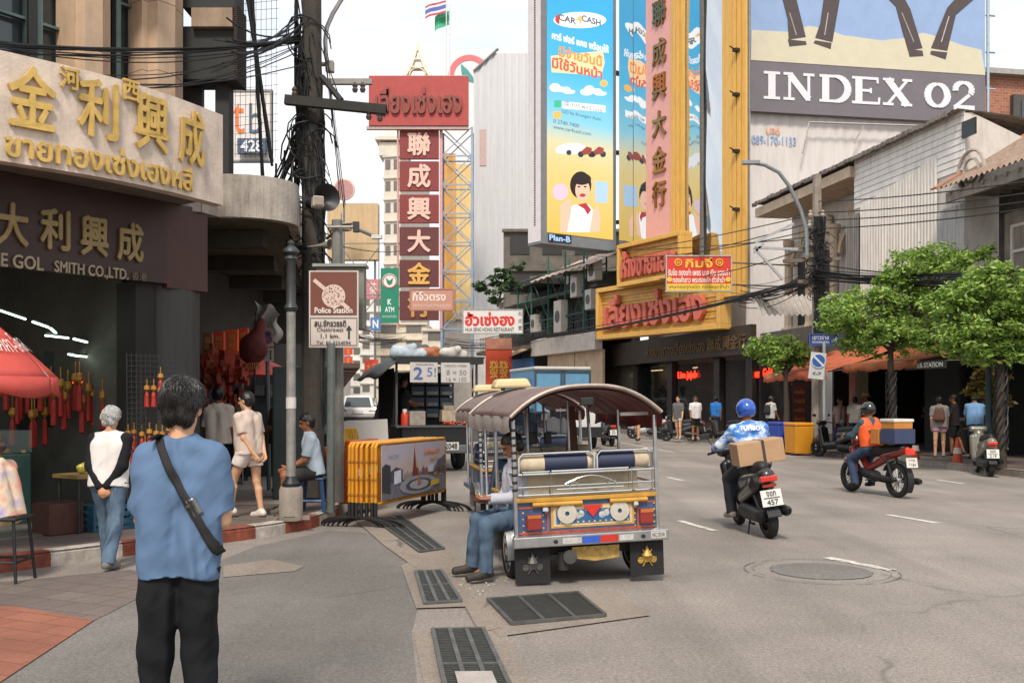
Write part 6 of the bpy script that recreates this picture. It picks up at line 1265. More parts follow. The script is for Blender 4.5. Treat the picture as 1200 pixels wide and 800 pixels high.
# ------------------------------------------------------------------ vehicles
YEL = M('#b98a35', .45, 0, .25, 8, dirt=.55); BLUP = M('#3a5676', .4, 0, .2, 7, dirt=.5, coat=.3); CRMV = M('#b8a98e', .55, 0, .2, 8, dirt=.55); NAVY = M('#232a44', .5, 0, .1, 6); REDL = M('#86241b', .25, 0, .1, spec=.6, coat=.5); MAR = M('#6b2420', .5, 0, .25, 4); SILV = M('#b3b4b4', .3, .85, .2, 9, dirt=.35)
def wheel(name, parent, c, r, w, rim=CH, spokes=5, ax='X', thin=False):
    t = MB().lathe([(r*.70, -w*.42), (r*.86, -w/2), (r*.97, -w*.36), (r, -w*.12), (r, w*.12), (r*.97, w*.36), (r*.86, w/2), (r*.70, w*.42), (r*.70, -w*.42)], c, ax, 28, caps=False).build(name, RUB, parent, True)
    b = MB(); k = .72 if not thin else .84
    b.lathe([(r*(k-.06), -w*.40), (r*k, -w*.44), (r*k, w*.44), (r*(k-.06), w*.40), (r*(k-.06), -w*.40)], c, ax, 28, caps=False); b.lathe([(r*.16, -w*.5), (r*.18, 0), (r*.16, w*.5)], c, ax, 12)
    for i in range(spokes):
        a = 2*PI*i/spokes; dv = (0, math.cos(a), math.sin(a)) if ax == 'X' else (math.cos(a), 0, math.sin(a)); p = Vector(c)+Vector(dv)*r*.15; q = Vector(c)+Vector(dv)*r*(k-.02); b.beam(p, q, r*.16 if not thin else r*.06, w*.5 if not thin else .012)
    b.build('rim', rim, t, True); return t
def make_tuktuk():
    t = thing('tuk_tuk', 'blue and yellow tuk-tuk with navy seat roll, the driver sitting on its sill', 'tuk-tuk')
    hw = .63
    # body tub
    b = MB(); b.span((-hw, -.02, .42), (hw, .05, .74)); b.span((-hw, .05, .42), (-hw+.05, 1.15, .74)); b.span((hw-.05, .05, .42), (hw, 1.15, .74)); b.span((-hw, .05, .40), (hw, 1.95, .46)); b.span((-hw, 1.12, .46), (hw, 1.18, .70)); b.build('body', BLUP, t, bevel=.01)
    b = MB(); b.span((-hw-.012, -.05, .735), (hw+.012, .06, .775)); b.span((-hw-.012, .06, .737), (-hw+.06, 1.15, .773)); b.span((hw-.06, .06, .737), (hw+.012, 1.15, .773)); b.tube([(-.5, -.055, .715), (-.05, -.055, .715)], .022, 8); b.tube([(.2, -.055, .715), (.55, -.055, .715)], .022, 8); b.build('yellow_trim', YEL, t, bevel=.008)
    # painted rear panels
    b = MB(); fy = -.022
    for x0, x1, z0, z1 in ((-.33, .43, .50, .69),): b.span((x0, fy-.006, z0), (x1, fy, z1))
    b.build('panel_border', M('#c98f2f', .5, 0, .2, 9), t)
    b = MB(); b.span((-.31, fy-.011, .515), (.41, fy-.004, .675)); b.build('panel_cream', M('#c3b49a', .5, 0, .2, 9), t)
    b = MB(); b.span((-.285, fy-.016, .535), (.385, fy-.009, .655)); b.build('panel_blue', M('#2a5788', .45, 0, .3, 12, dirt=.5), t)
    for xa_, xb_ in ((-.61, -.36), (.46, .61)): MB().span((xa_, fy-.006, .46), (xb_, fy, .70)).build('corner_panel', M('#3b4f7a', .5, 0, .4, 14, dirt=.4), t)
    b = MB(); 
    for x0, x1 in ((-.62, -.35), (.45, .62)): 
        for z in (.47, .69): b.span((x0, fy-.012, z-.008), (x1, fy-.004, z+.008))
    b.span((-.37, fy-.012, .47), (-.355, fy-.004, .69)); b.span((.455, fy-.012, .47), (.47, fy-.004, .69)); b.build('corner_trim', M('#a04a30', .5, 0, .2), t)
    b = MB(); rg = random.Random(4)
    for i in range(26):
        x = -.27+i*.0255; b.lathe([(0, -.002), (.007+.004*(i % 2), 0)], (x, fy-.019, .545 if i % 2 else .645), 'Y', 6)
    for x in (-.48, .535):
        for i in range(8): b.lathe([(0, -.002), (.009, 0)], (x-.1+.2*(i % 2)*(.9), fy-.009, .48+.028*i), 'Y', 6)
    b.build('painted_dots', M('#c8a24a', .5, 0, .5, 30), t)
    b = MB(); b.beam((-.345, fy-.009, .47), (.445, fy-.009, .47), .004, .02); b.beam((-.6, fy-.009, .455), (.6, fy-.009, .455), .004, .008); b.build('pinstripe', M('#8f4032', .5, 0, .4, 20), t)
    for x in (-.19, .29): MB().lathe([(.02, -.004), (.088, -.003), (.088, .004), (.02, .004), (.02, -.004)], (x, fy-.03, .625), 'Y', 28, caps=False).build('compact_disc', M('#e0d8c8', .2, .55, .15, 14), t)
    MB().prism([(-.045, fy-.02, .69), (.135, fy-.02, .69), (.045, fy-.02, .585)], (0, -.01, 0)).build('red_triangle', M('#c22a1c', .4), t)
    b = MB(); 
    for i, x in enumerate((-.09, -.06, .13, .17)): b.lathe([(0, -.005), (.03, 0), (.02, .01)], (x, fy-.018, .60+.015*(i % 2)), 'Y', 9)
    b.build('stickers', M('#b9b6b0', .5, 0, .5, 30), t)
    for x in (-.49, .535):
        h = MB().box((x, fy-.03, .565), (.135 if x < 0 else .12, .05, .135)).build('taillight', REDL, t, bevel=.015); MB().span((x-.06, fy-.06, .60), (x+.06, fy-.052, .63)).build('amber_lens', M('#b5642a', .25, coat=.5), h)
    b = MB(); b.lathe([(0, -.03), (.035, 0), (.03, .03), (0, .05)], (-.385, fy-.03, .66), 'Z', 10); b.lathe([(0, -.03), (.03, 0), (.025, .03), (0, .05)], (.44, fy-.03, .67), 'Z', 10); b.build('chrome_lamp', CH, t, True)
    # bumper
    b = MB(); b.span((-.70, -.17, .36), (.70, -.11, .455)); b.span((-.68, -.11, .435), (.68, -.02, .455)); b.build('bumper', SILV, t, bevel=.01)
    b = MB(); b.span((-.09, -.176, .375), (.065, -.171, .435)); b.build('blue_reflector', M('#2c55b0', .4), t); b = MB(); b.span((.07, -.176, .375), (.23, -.171, .435)); b.build('red_reflector', M('#b92c20', .4), t)
    b = MB(); b.span((-.27, -.176, .38), (-.10, -.171, .43)); b.span((.24, -.176, .38), (.37, -.171, .43)); b.span((.53, -.176, .38), (.67, -.171, .44)); b.build('sticker_strip', M('#b4afa9', .5, 0, .3, 30), t)
    letters('NC 2018', M('#3b3b3d', .5), t, (.60, -.177, .41), .11, .032, 'sticker_words', .001)
    b = MB(); b.lathe([(0, -.012), (.018, -.01), (.018, .01)], (-.33, -.175, .405), 'Y', 10); b.lathe([(0, -.012), (.018, -.01), (.018, .01)], (.46, -.175, .405), 'Y', 10); b.build('bolt', DKM, t)
    MB().prism([(-.16, -.06, .33), (.27, -.06, .33), (.27, -.06, .22), (.05, -.06, .20), (-.16, -.06, .235)], (0, -.006, 0)).build('paper_plate', M('#b4914a', .6, 0, .5, 16), t)
    # chassis, flaps, exhaust, wheels
    b = MB(); b.span((-.5, .0, .26), (.5, 1.0, .40)); b.span((-.22, .9, .25), (.22, 2.3, .42)); b.lathe([(.07, -.45), (.07, .45)], (0, .42, .26), 'X', 10); b.build('chassis', M('#191817', .8, 0, .3, 8), t)
    for s in (-1, 1):
        f = MB().span((s*.52-.155, -.08, .04), (s*.52+.155, -.065, .37)).build('mud_flap', RUB, t)
        m = M('#b08a3c' if s > 0 else '#585450', .5, .2, .3, 20); c = (s*.52, -.085, .20); b = MB(); b.lathe([(0, -.01), (.04, -.006), (.045, .004)], c, 'Y', 12)
        for k in range(3): b.lathe([(.05, .07), (.02, .12), (.0, .16)] if k == 0 else [(0, -.004), (.03, 0)], (c[0]+(0, -.06, .06)[k], c[1]+.0, c[2]-.02 if k else c[2]-.05), 'Z' if k == 0 else 'Y', 8)
        for a in range(0, 360, 60): b.beam(c, (c[0]+.085*math.cos(R(a)), c[1], c[2]+.085*math.sin(R(a))), .02, .006)
        b.build('emblem', m, f)
        wheel('wheel', t, (s*.58, .42, .255), .255, .15, spokes=8)
        MB().grid(lambda u, v: (s*(.485+.22*v), .42+.33*math.cos(R(190-200*u)), .275+.30*math.sin(R(190-200*u))), 14, 3).build('fender', SILV, t, True)
    b = MB(); b.lathe([(.055, -.17), (.062, -.17), (.062, -.10), (.05, -.09), (.05, .2)], (-.20, .02, .26), 'Y', 14); b.lathe([(0, -.12), (.052, -.12)], (-.20, .02, .26), 'Y', 14); b.build('exhaust', M('#5c5a57', .4, .7, .3, 9), t, True)
    b = MB(); b.tube([(-.24, -.06, .14), (-.24, -.06, .30)], .05, 10); b.build('muffler', M('#33312f', .6, .4), t)
    # seat bench and roll
    b = MB(); b.span((-.55, .50, .48), (.55, 1.02, .76)); b.span((-.55, .18, .74), (.55, .30, 1.00)); b.build('seat', CRMV, t, bevel=.03)
    for x0, x1, m in ((-.585, -.35, CRMV), (-.35, .0, NAVY), (.0, .10, CRMV), (.10, .47, NAVY), (.47, .60, CRMV)):
        pass
    b = MB(); b.tube([(-.585, .10, 1.06), (.60, .10, 1.06)], .085, 16); b.build('seat_roll', CRMV, t, True)
    b = MB()
    for x0, x1 in ((-.36, .03), (.13, .47)): b.tube([(x0, .10, 1.06), (x1, .10, 1.06)], .088, 16)
    b.build('navy_cover', NAVY, t, True)
    b = MB(); rr = .014
    for x0, x1 in ((-.60, .08), (.11, .62)): b.tube([(x0, .0, .99), (x0, -.0, 1.12), (x0+.04, .02, 1.155), (x1-.04, .02, 1.155), (x1, .0, 1.12), (x1, .0, 1.0)], rr, 7)
    # chrome rails of the rear guard
    for z in (.80, .87, .98): b.tube([(-.62, -.05, z), (.62, -.05, z)], rr*.85 if z != .87 else rr*.6, 7)
    for x0, x1 in ((-.58, -.34), (-.32, .38), (.41, .60)): b.tube([(x0, -.055, .80), (x1, -.055, .80), (x1, -.055, 1.0), (x0, -.055, 1.0)], rr*.8, 6, True)
    b.tube([(-.20+.46*u/12, -.06, .885+.065*math.sin(PI*u/12)) for u in range(13)], rr*.4, 6); b.tube([(-.28, -.06, .84), (.33, -.06, .84)], rr*.6, 6)
    for x in (-.12, .22): b.tube([(x+.04*math.cos(R(a)), -.06, .86+.04*math.sin(R(a))) for a in range(0, 360, 30)], rr*.5, 5, True)
    for s in (-1, 1):
        for z in (.86, .97): b.tube([(s*.63, -.03, z), (s*.63, .75, z), (s*.63, .80, .78)], rr*.8, 6)
    b.build('chrome_rail', CH, t, True)
    for pq in [((s*.645, -.03, .42), (s*.645, -.03, 1.46), .020) for s in (-1, 1)]+[((s*.62, .95, .45), (s*.62, .95, 1.55), .019) for s in (-1, 1)]+[((s*.58, 1.75, .45), (s*.56, 1.85, 1.58), .019) for s in (-1, 1)]+[((-.3, .98, .5), (-.3, .98, 1.6), .014), ((.12, 1.0, .5), (.12, 1.0, 1.6), .014)]: MB().tube(pq[:2], pq[2], 8).build('post', SILV, t, True)
    b = MB()
    for i in range(9): b.lathe([(.023, -.012), (.026, 0), (.023, .012)], (-.645, -.03, .85+i*.065), n=8)
    b.build('dark_tape', DKM, t)
    # roof: arched across, outer skin, maroon lining, silver rim, scalloped side curtains
    def arch(u): x = (u-.5)*2; return 1.475+.255*(1-abs(x)**2.6)
    hw2 = .685
    b = MB().grid(lambda u, v: ((u-.5)*2*hw2, -.12+2.22*v, arch(u)+.02-.03*abs(v-.5)), 28, 8); o = b.build('roof', M('#705a53', .5, .1, .3, 4, dirt=.45), t, True); s_ = o.modifiers.new('thick', 'SOLIDIFY'); s_.thickness = .02
    MB().grid(lambda u, v: ((u-.5)*2*(hw2-.02), -.10+2.18*v, arch(u)-.028+.008*math.sin(v*40)), 28, 40).build('roof_lining', MAR, t, True)
    for y_ in (-.125, 2.1): MB().tube([((u/28-.5)*2*hw2, y_, arch(u/28)+.01) for u in range(29)], .016, 7).build('roof_rim', M('#a8988c', .5, .3, .25, 8, dirt=.4), t, True)
    for s in (-1, 1):
        MB().grid(lambda u, v: (s*(hw2+.012*math.sin(u*26)+.05*v*(1-v)), -.1+2.15*u, 1.49-.13*v-.03*abs(math.sin(u*11))*v), 44, 3).build('side_curtain', M('#a39a95', .5, .1, .2, 5) if s < 0 else MAR, t, True)
    MB().box((.0, -.115, 1.60), (.12, .05, .07)).build('roof_camera', DKM, t, bevel=.01); MB().box((.47, .02, 1.475), (.26, .05, .03)).build('interior_lamp', M('#77736d', .4), t)
    b = MB(); b.box((-.25, 1.95, 1.80), (.42, .26, .10), taper=.8); b.build('roof_box', M('#c4b184', .5, 0, .1, 6), t, bevel=.03)
    # front: driver's seat, windscreen, cowl, fork, wheel, handlebar
    b = MB(); b.span((-.3, 1.45, .48), (.3, 1.8, .72)); b.span((-.42, 1.25, .85), (.42, 1.36, 1.15)); b.build('driver_seat', M('#8f8570', .6, 0, .3, 7), t, bevel=.03)
    b = MB(); b.prism([(-.52, 2.12, .5), (.52, 2.12, .5), (.42, 2.12, 1.0), (-.42, 2.12, 1.0)], (0, .07, 0)); b.box((0, 2.45, .72), (.5, .5, .3), taper=.7); b.build('cowl', BLUP, t, bevel=.03)
    MB().prism([(-.50, 2.12, 1.02), (.50, 2.12, 1.02), (.46, 2.05, 1.48), (-.46, 2.05, 1.48)], (0, .012, 0)).build('windscreen', M('#59708c', .06, 0, .3, 3, alpha=.45), t)
    b = MB(); b.tube([(-.36, 2.0, .98), (0, 2.06, .95), (.36, 2.0, .98)], .016, 7); b.tube([(0, 2.1, .95), (0, 2.5, .3)], .03, 7); b.build('handlebar', DKM, t, True)
    wheel('wheel', t, (0, 2.52, .25), .25, .13, spokes=8); MB().grid(lambda u, v: (-.1+.2*v, 2.52+.29*math.cos(R(200-190*u)), .25+.29*math.sin(R(200-190*u))), 12, 2).build('fender', SILV, t, True)
    MB().lathe([(0, .06), (.07, .05), (.08, 0), (.05, -.1), (0, -.11)], (0, 2.73, .86), 'Y', 16).build('headlight', CH, t, True)
    b = MB(); b.tube([(.10*math.cos(R(a)), 1.22, 1.0+.10*math.sin(R(a))) for a in range(0, 360, 20)], .008, 5, True); b.tube([(.05*math.cos(R(a)), 1.22, 1.0+.08*math.sin(R(a))) for a in range(0, 360, 20)], .008, 5, True); b.tube([(-.3, 1.22, 1.12), (-.36, 1.22, 1.3), (-.2, 1.22, 1.4), (-.1, 1.22, 1.1)], .006, 5); b.build('ornament_wire', DKM, t)
    b = MB(); b.box((-.18, 1.3, 1.24), (.1, .08, .13)); b.box((-.02, 1.3, 1.23), (.07, .07, .12)); b.build('dash_boxes', M('#2b2a2b', .5, 0, .5, 14), t, bevel=.01)
    b = MB(); b.prism([(.10, 1.0, 1.05), (.22, 1.0, 1.05), (.19, 1.0, 1.55), (.13, 1.0, 1.55)], (0, .05, 0)); b.build('hanging_towel', M('#4b2d1e', .8), t)
    return t
tk = make_tuktuk(); p = G(690, 682); TKY = R(11.5)
tk.location = (p.x, p.y, .0); tk.rotation_euler = (0, R(-1.9), TKY)
TK2 = Vector((.27, 12.6, .0))
dup(tk, TK2, R(10), 'second tuk-tuk with chrome fenders, mostly hidden in front of the nearer tuk-tuk')
bl = thing('green_bottle_bag', 'green melon shaped bag lying behind the tuk-tuk driver seat', 'bag', p+Vector((-.05, 1.33, .86))); blob_obj('bag', [('e', (0, 0, .1), (.13, .1, .10), None)], .012, M('#4f7a3a', .4, 0, .4, 14), bl); 
# ---------------- scooters
def make_scooter(label, col, seatc=BLK, box=False, plate='457', dark=DKM, sticker=None):
    t = thing('scooter', label, 'motor scooter')
    c = M(col, .3, 0, .08, 6, coat=.5)
    wheel('wheel', t, (0, -.62, .265), .265, .115, M('#2b2b2b', .4, .5), 6); wheel('wheel', t, (0, .66, .265), .265, .095, M('#2b2b2b', .4, .5), 6)
    blob_obj('body_shell', [('c', (0, -.78, .74), (0, -.1, .62), .10, .15), ('c', (-.07, -.55, .62), (-.08, -.1, .45), .09, .10), ('c', (.07, -.55, .62), (.08, -.1, .45), .09, .10), ('c', (0, -.1, .38), (0, .35, .33), .13, .12), ('c', (-.1, .42, .35), (-.12, .52, .80), .07, .07), ('c', (.1, .42, .35), (.12, .52, .80), .07, .07), ('c', (0, .44, .35), (0, .56, .86), .1, .1), ('c', (-.13, .56, .98), (.13, .56, .98), .07, .07), ('c', (0, .66, .5), (0, .62, .60), .10, .07), ('e', (0, .66, .47), (.075, .22, .09), None)], .016, c, t, .04)
    blob_obj('seat', [('c', (0, -.68, .84), (0, -.12, .76), .075, .11), ('c', (0, -.40, .80), (0, -.1, .77), .11, .11)], .018, seatc, t, .03)
    blob_obj('engine', [('c', (-.06, -.62, .27), (-.08, -.15, .30), .09, .12), ('c', (.06, -.3, .26), (.05, -.1, .30), .1, .1), ('c', (0, -.66, .38), (0, -.5, .50), .06, .09), ('c', (0, -.80, .36), (0, -.72, .55), .05, .06)], .018, dark, t, .03)
    b = MB(); b.lathe([(.03, -.35), (.06, -.28), (.065, .1), (.04, .25)], (.15, -.62, .33), 'Y', 14); b.lathe([(0, -.352), (.03, -.352)], (.15, -.62, .33), 'Y', 14); b.build('exhaust', M('#2a2a2a', .4, .5, .2), t, True)
    b = MB(); b.tube([(-.34, .44, .98), (-.12, .55, 1.0), (.12, .55, 1.0), (.34, .44, .98)], .017, 7); b.build('handlebar', DKM, t, True)
    for s in (-1, 1): b = MB().tube([(s*.2, .53, 1.0), (s*.3, .56, 1.17)], .007, 5); b.box((s*.33, .56, 1.20), (.12, .02, .07), rz=s*.2); b.build('mirror', DKM, t, bevel=.005)
    b = MB(); b.box((0, -.855, .72), (.2, .06, .07)); tl = b.build('taillight', M('#c2301f', .2, coat=.6), t, bevel=.015)
    b = MB(); b.box((0, -.86, .64), (.16, .03, .03)); b.build('rear_reflector', M('#8f2a1c', .3), t)
    pl = MB().box((0, 0, 0), (.24, .012, .19)).build('number_plate', M('#c9c6c0', .45, 0, .06), t); pl.location = (0, -.885, .50); pl.rotation_euler = (-.25, 0, 0)
    letters('งขก', BK, pl, (0, -.007, .048), .11, .055, 'plate_words', .002, .02); letters(plate, BK, pl, (0, -.007, -.05), .13, .06, 'plate_words', .002, .02); MB().box((0, -.008, .0), (.19, .003, .012)).build('province_line', BK, pl)
    b = MB(); b.prism([(-.07, -.80, .42), (.07, -.80, .42), (.08, -.93, .28), (-.08, -.93, .28)], (0, .0, .015)); b.build('rear_mudguard', BLK, t)
    b = MB(); 
    for s in (-1, 1): MB().tube([(s*.06, -.62, .28), (s*.10, -.45, .60)], .022, 7).build('shock_absorber', M('#3b3b3b', .4, .5), t)
    b = MB(); b.box((-.05, -.1, .12), (.03, .2, .02)); b.tube([(-.06, -.15, .25), (-.16, -.28, .03)], .012, 6); b.build('stand', DKM, t)
    MB().lathe([(0, .05), (.07, .03), (.075, -.02), (0, -.03)], (0, .645, .93), 'Y', 14).build('headlight', M('#b9bcc0', .1, .2), t, True)
    return t
def tilt(o, a): o.rotation_euler.y = a
def place(o, x, y, rz, z=0): o.location = (x, y, z); o.rotation_euler.z = rz
sc1 = make_scooter('black scooter with a parcel on its seat ridden by the man in blue', '#201d1c', BLK, plate='457')
S1 = G(903, 630); S1r = R(3); S1o = S1+Vector((-math.sin(S1r)*.62, math.cos(S1r)*.62, 0)); place(sc1, S1o.x, S1o.y, S1r); sc1.rotation_euler.y = R(-8)
sx1 = Vector((-math.sin(S1r), math.cos(S1r), 0)); bx = thing('cardboard_box', 'brown cardboard parcel strapped on the seat of the black scooter', 'box', S1o+sx1*-.36+Vector((-.06, 0, .86)), S1r); bx.rotation_euler.y = R(-9)
MB().box((0, 0, .14), (.56, .36, .27)).build('carton', M('#a98766', .8, 0, .1, 8, dirt=.1), bx, bevel=.008); b = MB(); b.box((.03, 0, .14), (.035, .366, .276)); b.build('strap', M('#3a332e', .6), bx); MB().box((-.1, 0, .277), (.3, .05, .003)).build('packing_tape', M('#bfa27e', .35), bx)
# parked scooters on the right
pk = make_scooter('white and grey scooter parked in front of the gold shop', '#a9a9a8', BLK, plate='219')
place(pk, 5.75, 42.4, R(60), .0)
def park(label, x, y, px, py, rz, col, z=0.):
    q = G(px, py); return dup(pk, (q.x, q.y, z), rz, label, 'scooters parked along the right kerb', {'body_shell': M(col, .3, 0, .1, 6, coat=.5)})
pk['group'] = 'scooters parked along the right kerb'
park('dark scooter parked in the road behind the tuk-tuk rail', 0, 0, 712, 522, R(8), '#1c1d1f')
park('second dark scooter beside the grey parked scooter', 0, 0, 800, 517, R(70), '#2a2b2d')
park('black motor scooter parked left of the boots of the street group', 0, 0, 982, 536, R(35), '#161617')
park('cream and black scooter parked at the right kerb beside the cone', 0, 0, 1153, 556, R(-14), '#6f6c60')
park('dark scooter seen behind the blue helmet rider', 0, 0, 852, 519, R(55), '#241d1c')
park('red fronted scooter cut by the right edge of the street', 0, 0, 1222, 556, R(-30), '#a03a26')
# underbone motorcycle of the rider with the orange vest
def make_underbone():
    t = thing('motorcycle', 'dark red underbone motorcycle carrying boxes and ridden by the orange vest rider', 'motorcycle')
    rd = M('#7e241a', .3, 0, .08, 6, coat=.5)
    for y in (-.62, .62): wheel('wheel', t, (0, y, .29), .29, .085, CH, 14, thin=True)
    blob_obj('body_shell', [('c', (0, -.85, .80), (0, -.3, .66), .06, .08), ('c', (0, -.3, .62), (0, .1, .45), .07, .06), ('c', (0, .15, .42), (0, .45, .80), .05, .06), ('c', (-.11, .34, .40), (-.13, .42, .78), .045, .05), ('c', (.11, .34, .40), (.13, .42, .78), .045, .05), ('c', (0, .44, .86), (0, .50, .98), .09, .08), ('e', (0, .64, .55), (.06, .2, .07), None)], .016, rd, t, .03)
    blob_obj('seat', [('c', (0, -.72, .82), (0, .0, .74), .07, .10)], .018, BLK, t, .02)
    blob_obj('engine', [('c', (0, -.05, .32), (0, .2, .36), .10, .09), ('c', (-.05, -.6, .30), (-.05, -.1, .32), .04, .05), ('c', (0, .15, .36), (0, .32, .4), .06, .05)], .018, DKM, t, .03)
    b = MB(); b.tube([(.1, .15, .25), (.14, -.2, .22), (.15, -.45, .26)], .022, 8); b.lathe([(.035, -.35), (.055, -.30), (.055, .2), (.03, .3)], (.15, -.65, .29), 'Y', 14); b.build('exhaust', M('#3b3a39', .35, .8, .2), t, True)
    b = MB(); b.tube([(-.33, .38, 1.0), (-.1, .47, 1.02), (.1, .47, 1.02), (.33, .38, 1.0)], .016, 7); b.build('handlebar', DKM, t, True)
    for s in (-1, 1):
        MB().tube([(s*.07, .44, .9), (s*.075, .62, .29)], .024, 7).build('fork', DKM, t, True); MB().tube([(s*.09, -.62, .29), (s*.10, -.45, .68)], .022, 7).build('shock_absorber', DKM, t, True); b = MB().tube([(s*.2, .46, 1.02), (s*.3, .47, 1.2)], .007, 5); b.lathe([(0, -.01), (.05, 0), (0, .01)], (s*.31, .47, 1.23), 'Y', 10); b.build('mirror', DKM, t)
    MB().tube([(-.2, -.05, .26), (.2, -.05, .26)], .015, 6).build('foot_peg', DKM, t)
    b = MB(); b.box((0, -.93, .78), (.14, .07, .10)); b.build('taillight', E('#e02a18', 1.2), t, bevel=.02)
    pl = MB().box((0, 0, 0), (.21, .012, .16)).build('number_plate', M('#c9c2b8', .45), t); pl.location = (0, -.97, .60); pl.rotation_euler = (-.2, 0, 0); letters('1กฎ', BK, pl, (0, -.007, .04), .11, .045, 'plate_words', .002); letters('7184', BK, pl, (0, -.007, -.035), .13, .05, 'plate_words', .002)
    b = MB(); b.grid(lambda u, v: (-.06+.12*v, -.62+.34*math.cos(R(215-190*u)), .29+.33*math.sin(R(215-190*u))), 14, 2); b.build('rear_fender', BLK, t, True)
    return t
ub = make_underbone(); U1 = G(1052, 583); Ur = R(17); U1o = U1+Vector((-math.sin(Ur)*.62, math.cos(Ur)*.62, 0)); place(ub, U1o.x, U1o.y, Ur)
def ubw(x, y, z): return U1o+Vector((x*math.cos(Ur)-y*math.sin(Ur), x*math.sin(Ur)+y*math.cos(Ur), z))
def cbox(label, x, y, z, d, col, dz=0, lid=None, name='carry_box'):
    t = thing(name, label, 'box', ubw(x, y, z), Ur+dz); MB().box((0, 0, d[2]/2), d).build('carton', M(col, .7, 0, .15, 6, dirt=.1), t, bevel=.01)
    if lid: MB().box((0, 0, d[2]+.02), (d[0]+.03, d[1]+.03, .05)).build('lid', M(lid, .5), t, bevel=.01)
cbox('blue box carried on the red motorcycle under the white lidded box', 0, -.62, .90, (.40, .38, .24), '#303a58')
cbox('orange box with white lid on top of the blue carried box', .0, -.60, 1.143, (.36, .34, .12), '#b5752f', lid='#cfc6b8')
cbox('orange yellow box behind the orange vest rider', 0, -.28, .88, (.40, .22, .26), '#b5702f')
# ---------------- food pickup
fp = thing('food_truck', 'black pickup stall with canopy, price boards and food trays behind the barriers', 'food truck', (-1.75, 22.6, 0), R(17))
b = MB(); b.span((-.8, -.0, .55), (.8, 2.3, 1.05)); b.span((-.82, 2.35, .5), (.82, 4.6, 1.1)); b.build('body', M('#1d2022', .35, 0, .15, 3, coat=.3), fp, bevel=.05)
b = MB(); b.prism([(-.78, 2.4, 1.1), (-.78, 4.0, 1.1), (-.7, 3.5, 1.72), (-.7, 2.5, 1.72)], (1.5, 0, 0)); b.build('cab', M('#23272a', .2, 0, .1, spec=.7), fp, bevel=.04)
for x, y in ((-.72, .75), (.72, .75), (-.72, 3.7), (.72, 3.7)): wheel('wheel', fp, (x, y, .34), .34, .22, STEEL, 6)
b = MB(); b.span((-.85, -.22, .42), (.85, -.05, .62)); b.build('bumper', M('#6b6f70', .3, .7, .1), fp, bevel=.03); MB().span((-.05, -.24, .5), (.5, -.225, .68)).build('number_plate', M('#c4c0b6', .5), fp); letters('บย 2048', BK, fp, (.22, -.245, .59), .48, .12, 'plate_words', .003, .02)
b = MB()
for x, y in ((-.9, -.1), (.95, -.1), (-.9, 2.2), (.95, 2.2)): b.tube([(x, y, 1.0), (x, y, 2.5)], .03, 6)
b.build('canopy_post', STEEL, fp); 
MB().grid(lambda u, v: (-1.35+2.4*u, -.45+3.4*v, 2.60-.04*math.sin(v*9)-.45*max(0, (.28-u)/.28)**1.6), 20, 12).build('canopy', M('#2b2d2d', .6, 0, .2, 3, dirt=.2), fp, True).modifiers.new('t', 'SOLIDIFY').thickness = .03
b = MB(); b.grid(lambda u, v: (-.98+2.0*u, -.47, 2.59-.14*v-.03*abs(math.sin(u*9))*v), 30, 2); b.build('valance', M('#202223', .7), fp)
for x, s1, s2, w in ((-.36, '2', '5!', .62), (.36, '8 = 50', '16 = 100', .66)):
    bd = MB().span((x-w/2, -.50, 2.02), (x+w/2, -.485, 2.46)).build('price_board', M('#b9b3ad', .7, 0, .08, 6), fp)
    if s1 == '2': letters('2', M('#4e5f95', .6), bd, (x-.13, -.505, 2.22), .19, .26, 'price', .003, .02); letters('5!', M('#5e6ea0', .6), bd, (x+.17, -.505, 2.25), .20, .20, 'price', .003); letters('ทอดมันปลากราย', M('#77726d', .6), bd, (x+.02, -.505, 2.42), .4, .05, 'small_words', .003)
    else: letters('ทอดมัน กล่อง', M('#77706c', .6), bd, (x, -.505, 2.40), .5, .06, 'small_words', .003); letters(s1, M('#7d7d88', .6), bd, (x+.02, -.505, 2.24), .46, .11, 'price', .003); letters(s2, M('#7d7d88', .6), bd, (x+.02, -.505, 2.09), .46, .10, 'price', .003)
MB().span((-.93, .1, 1.0), (-.91, 2.1, 2.35)).build('side_curtain', M('#17181a', .8, 0, .3, 4), fp)
b = MB(); b.span((-.55, 1.9, 1.05), (.8, 2.2, 2.3)); b.build('rear_shelf', M('#1c1e20', .7), fp)
b = MB(); cr = MB()
for i in range(3):
    for k in range(4): x = -.2+i*.36; z = 1.2+k*.27; b.span((x, 1.72, z), (x+.32, 1.89, z+.22)); cr.span((x+.03, 1.705, z+.02), (x+.29, 1.72, z+.10))
b.build('crate_stack', M('#3d4c5c', .6, 0, .4, 5), fp); cr.build('crate_labels', M('#8b887f', .6, 0, .3, 8), fp)
b = MB(); b.span((-.95, -.35, 1.02), (.95, .45, 1.06)); b.build('counter', M('#5b5e5e', .4, .5), fp)
def at_fp(x, y, z): c, s = math.cos(R(17)), math.sin(R(17)); return Vector((-1.75+x*c-y*s, 22.6+x*s+y*c, z))
rg = random.Random(11); b = MB()
for i in range(90): b.lathe([(0, -.03), (.03, -.01), (.03, .01), (0, .03)], (rg.uniform(.15, .92), rg.uniform(-.32, 0), rg.uniform(.0, .07)), 'XY'[i % 2], 6)
t = b.build('sausages', M('#b8442a', .4, 0, .4, 20), None, True, loc=at_fp(0, 0, 1.07)); t.rotation_euler.z = R(17); stuff(t)
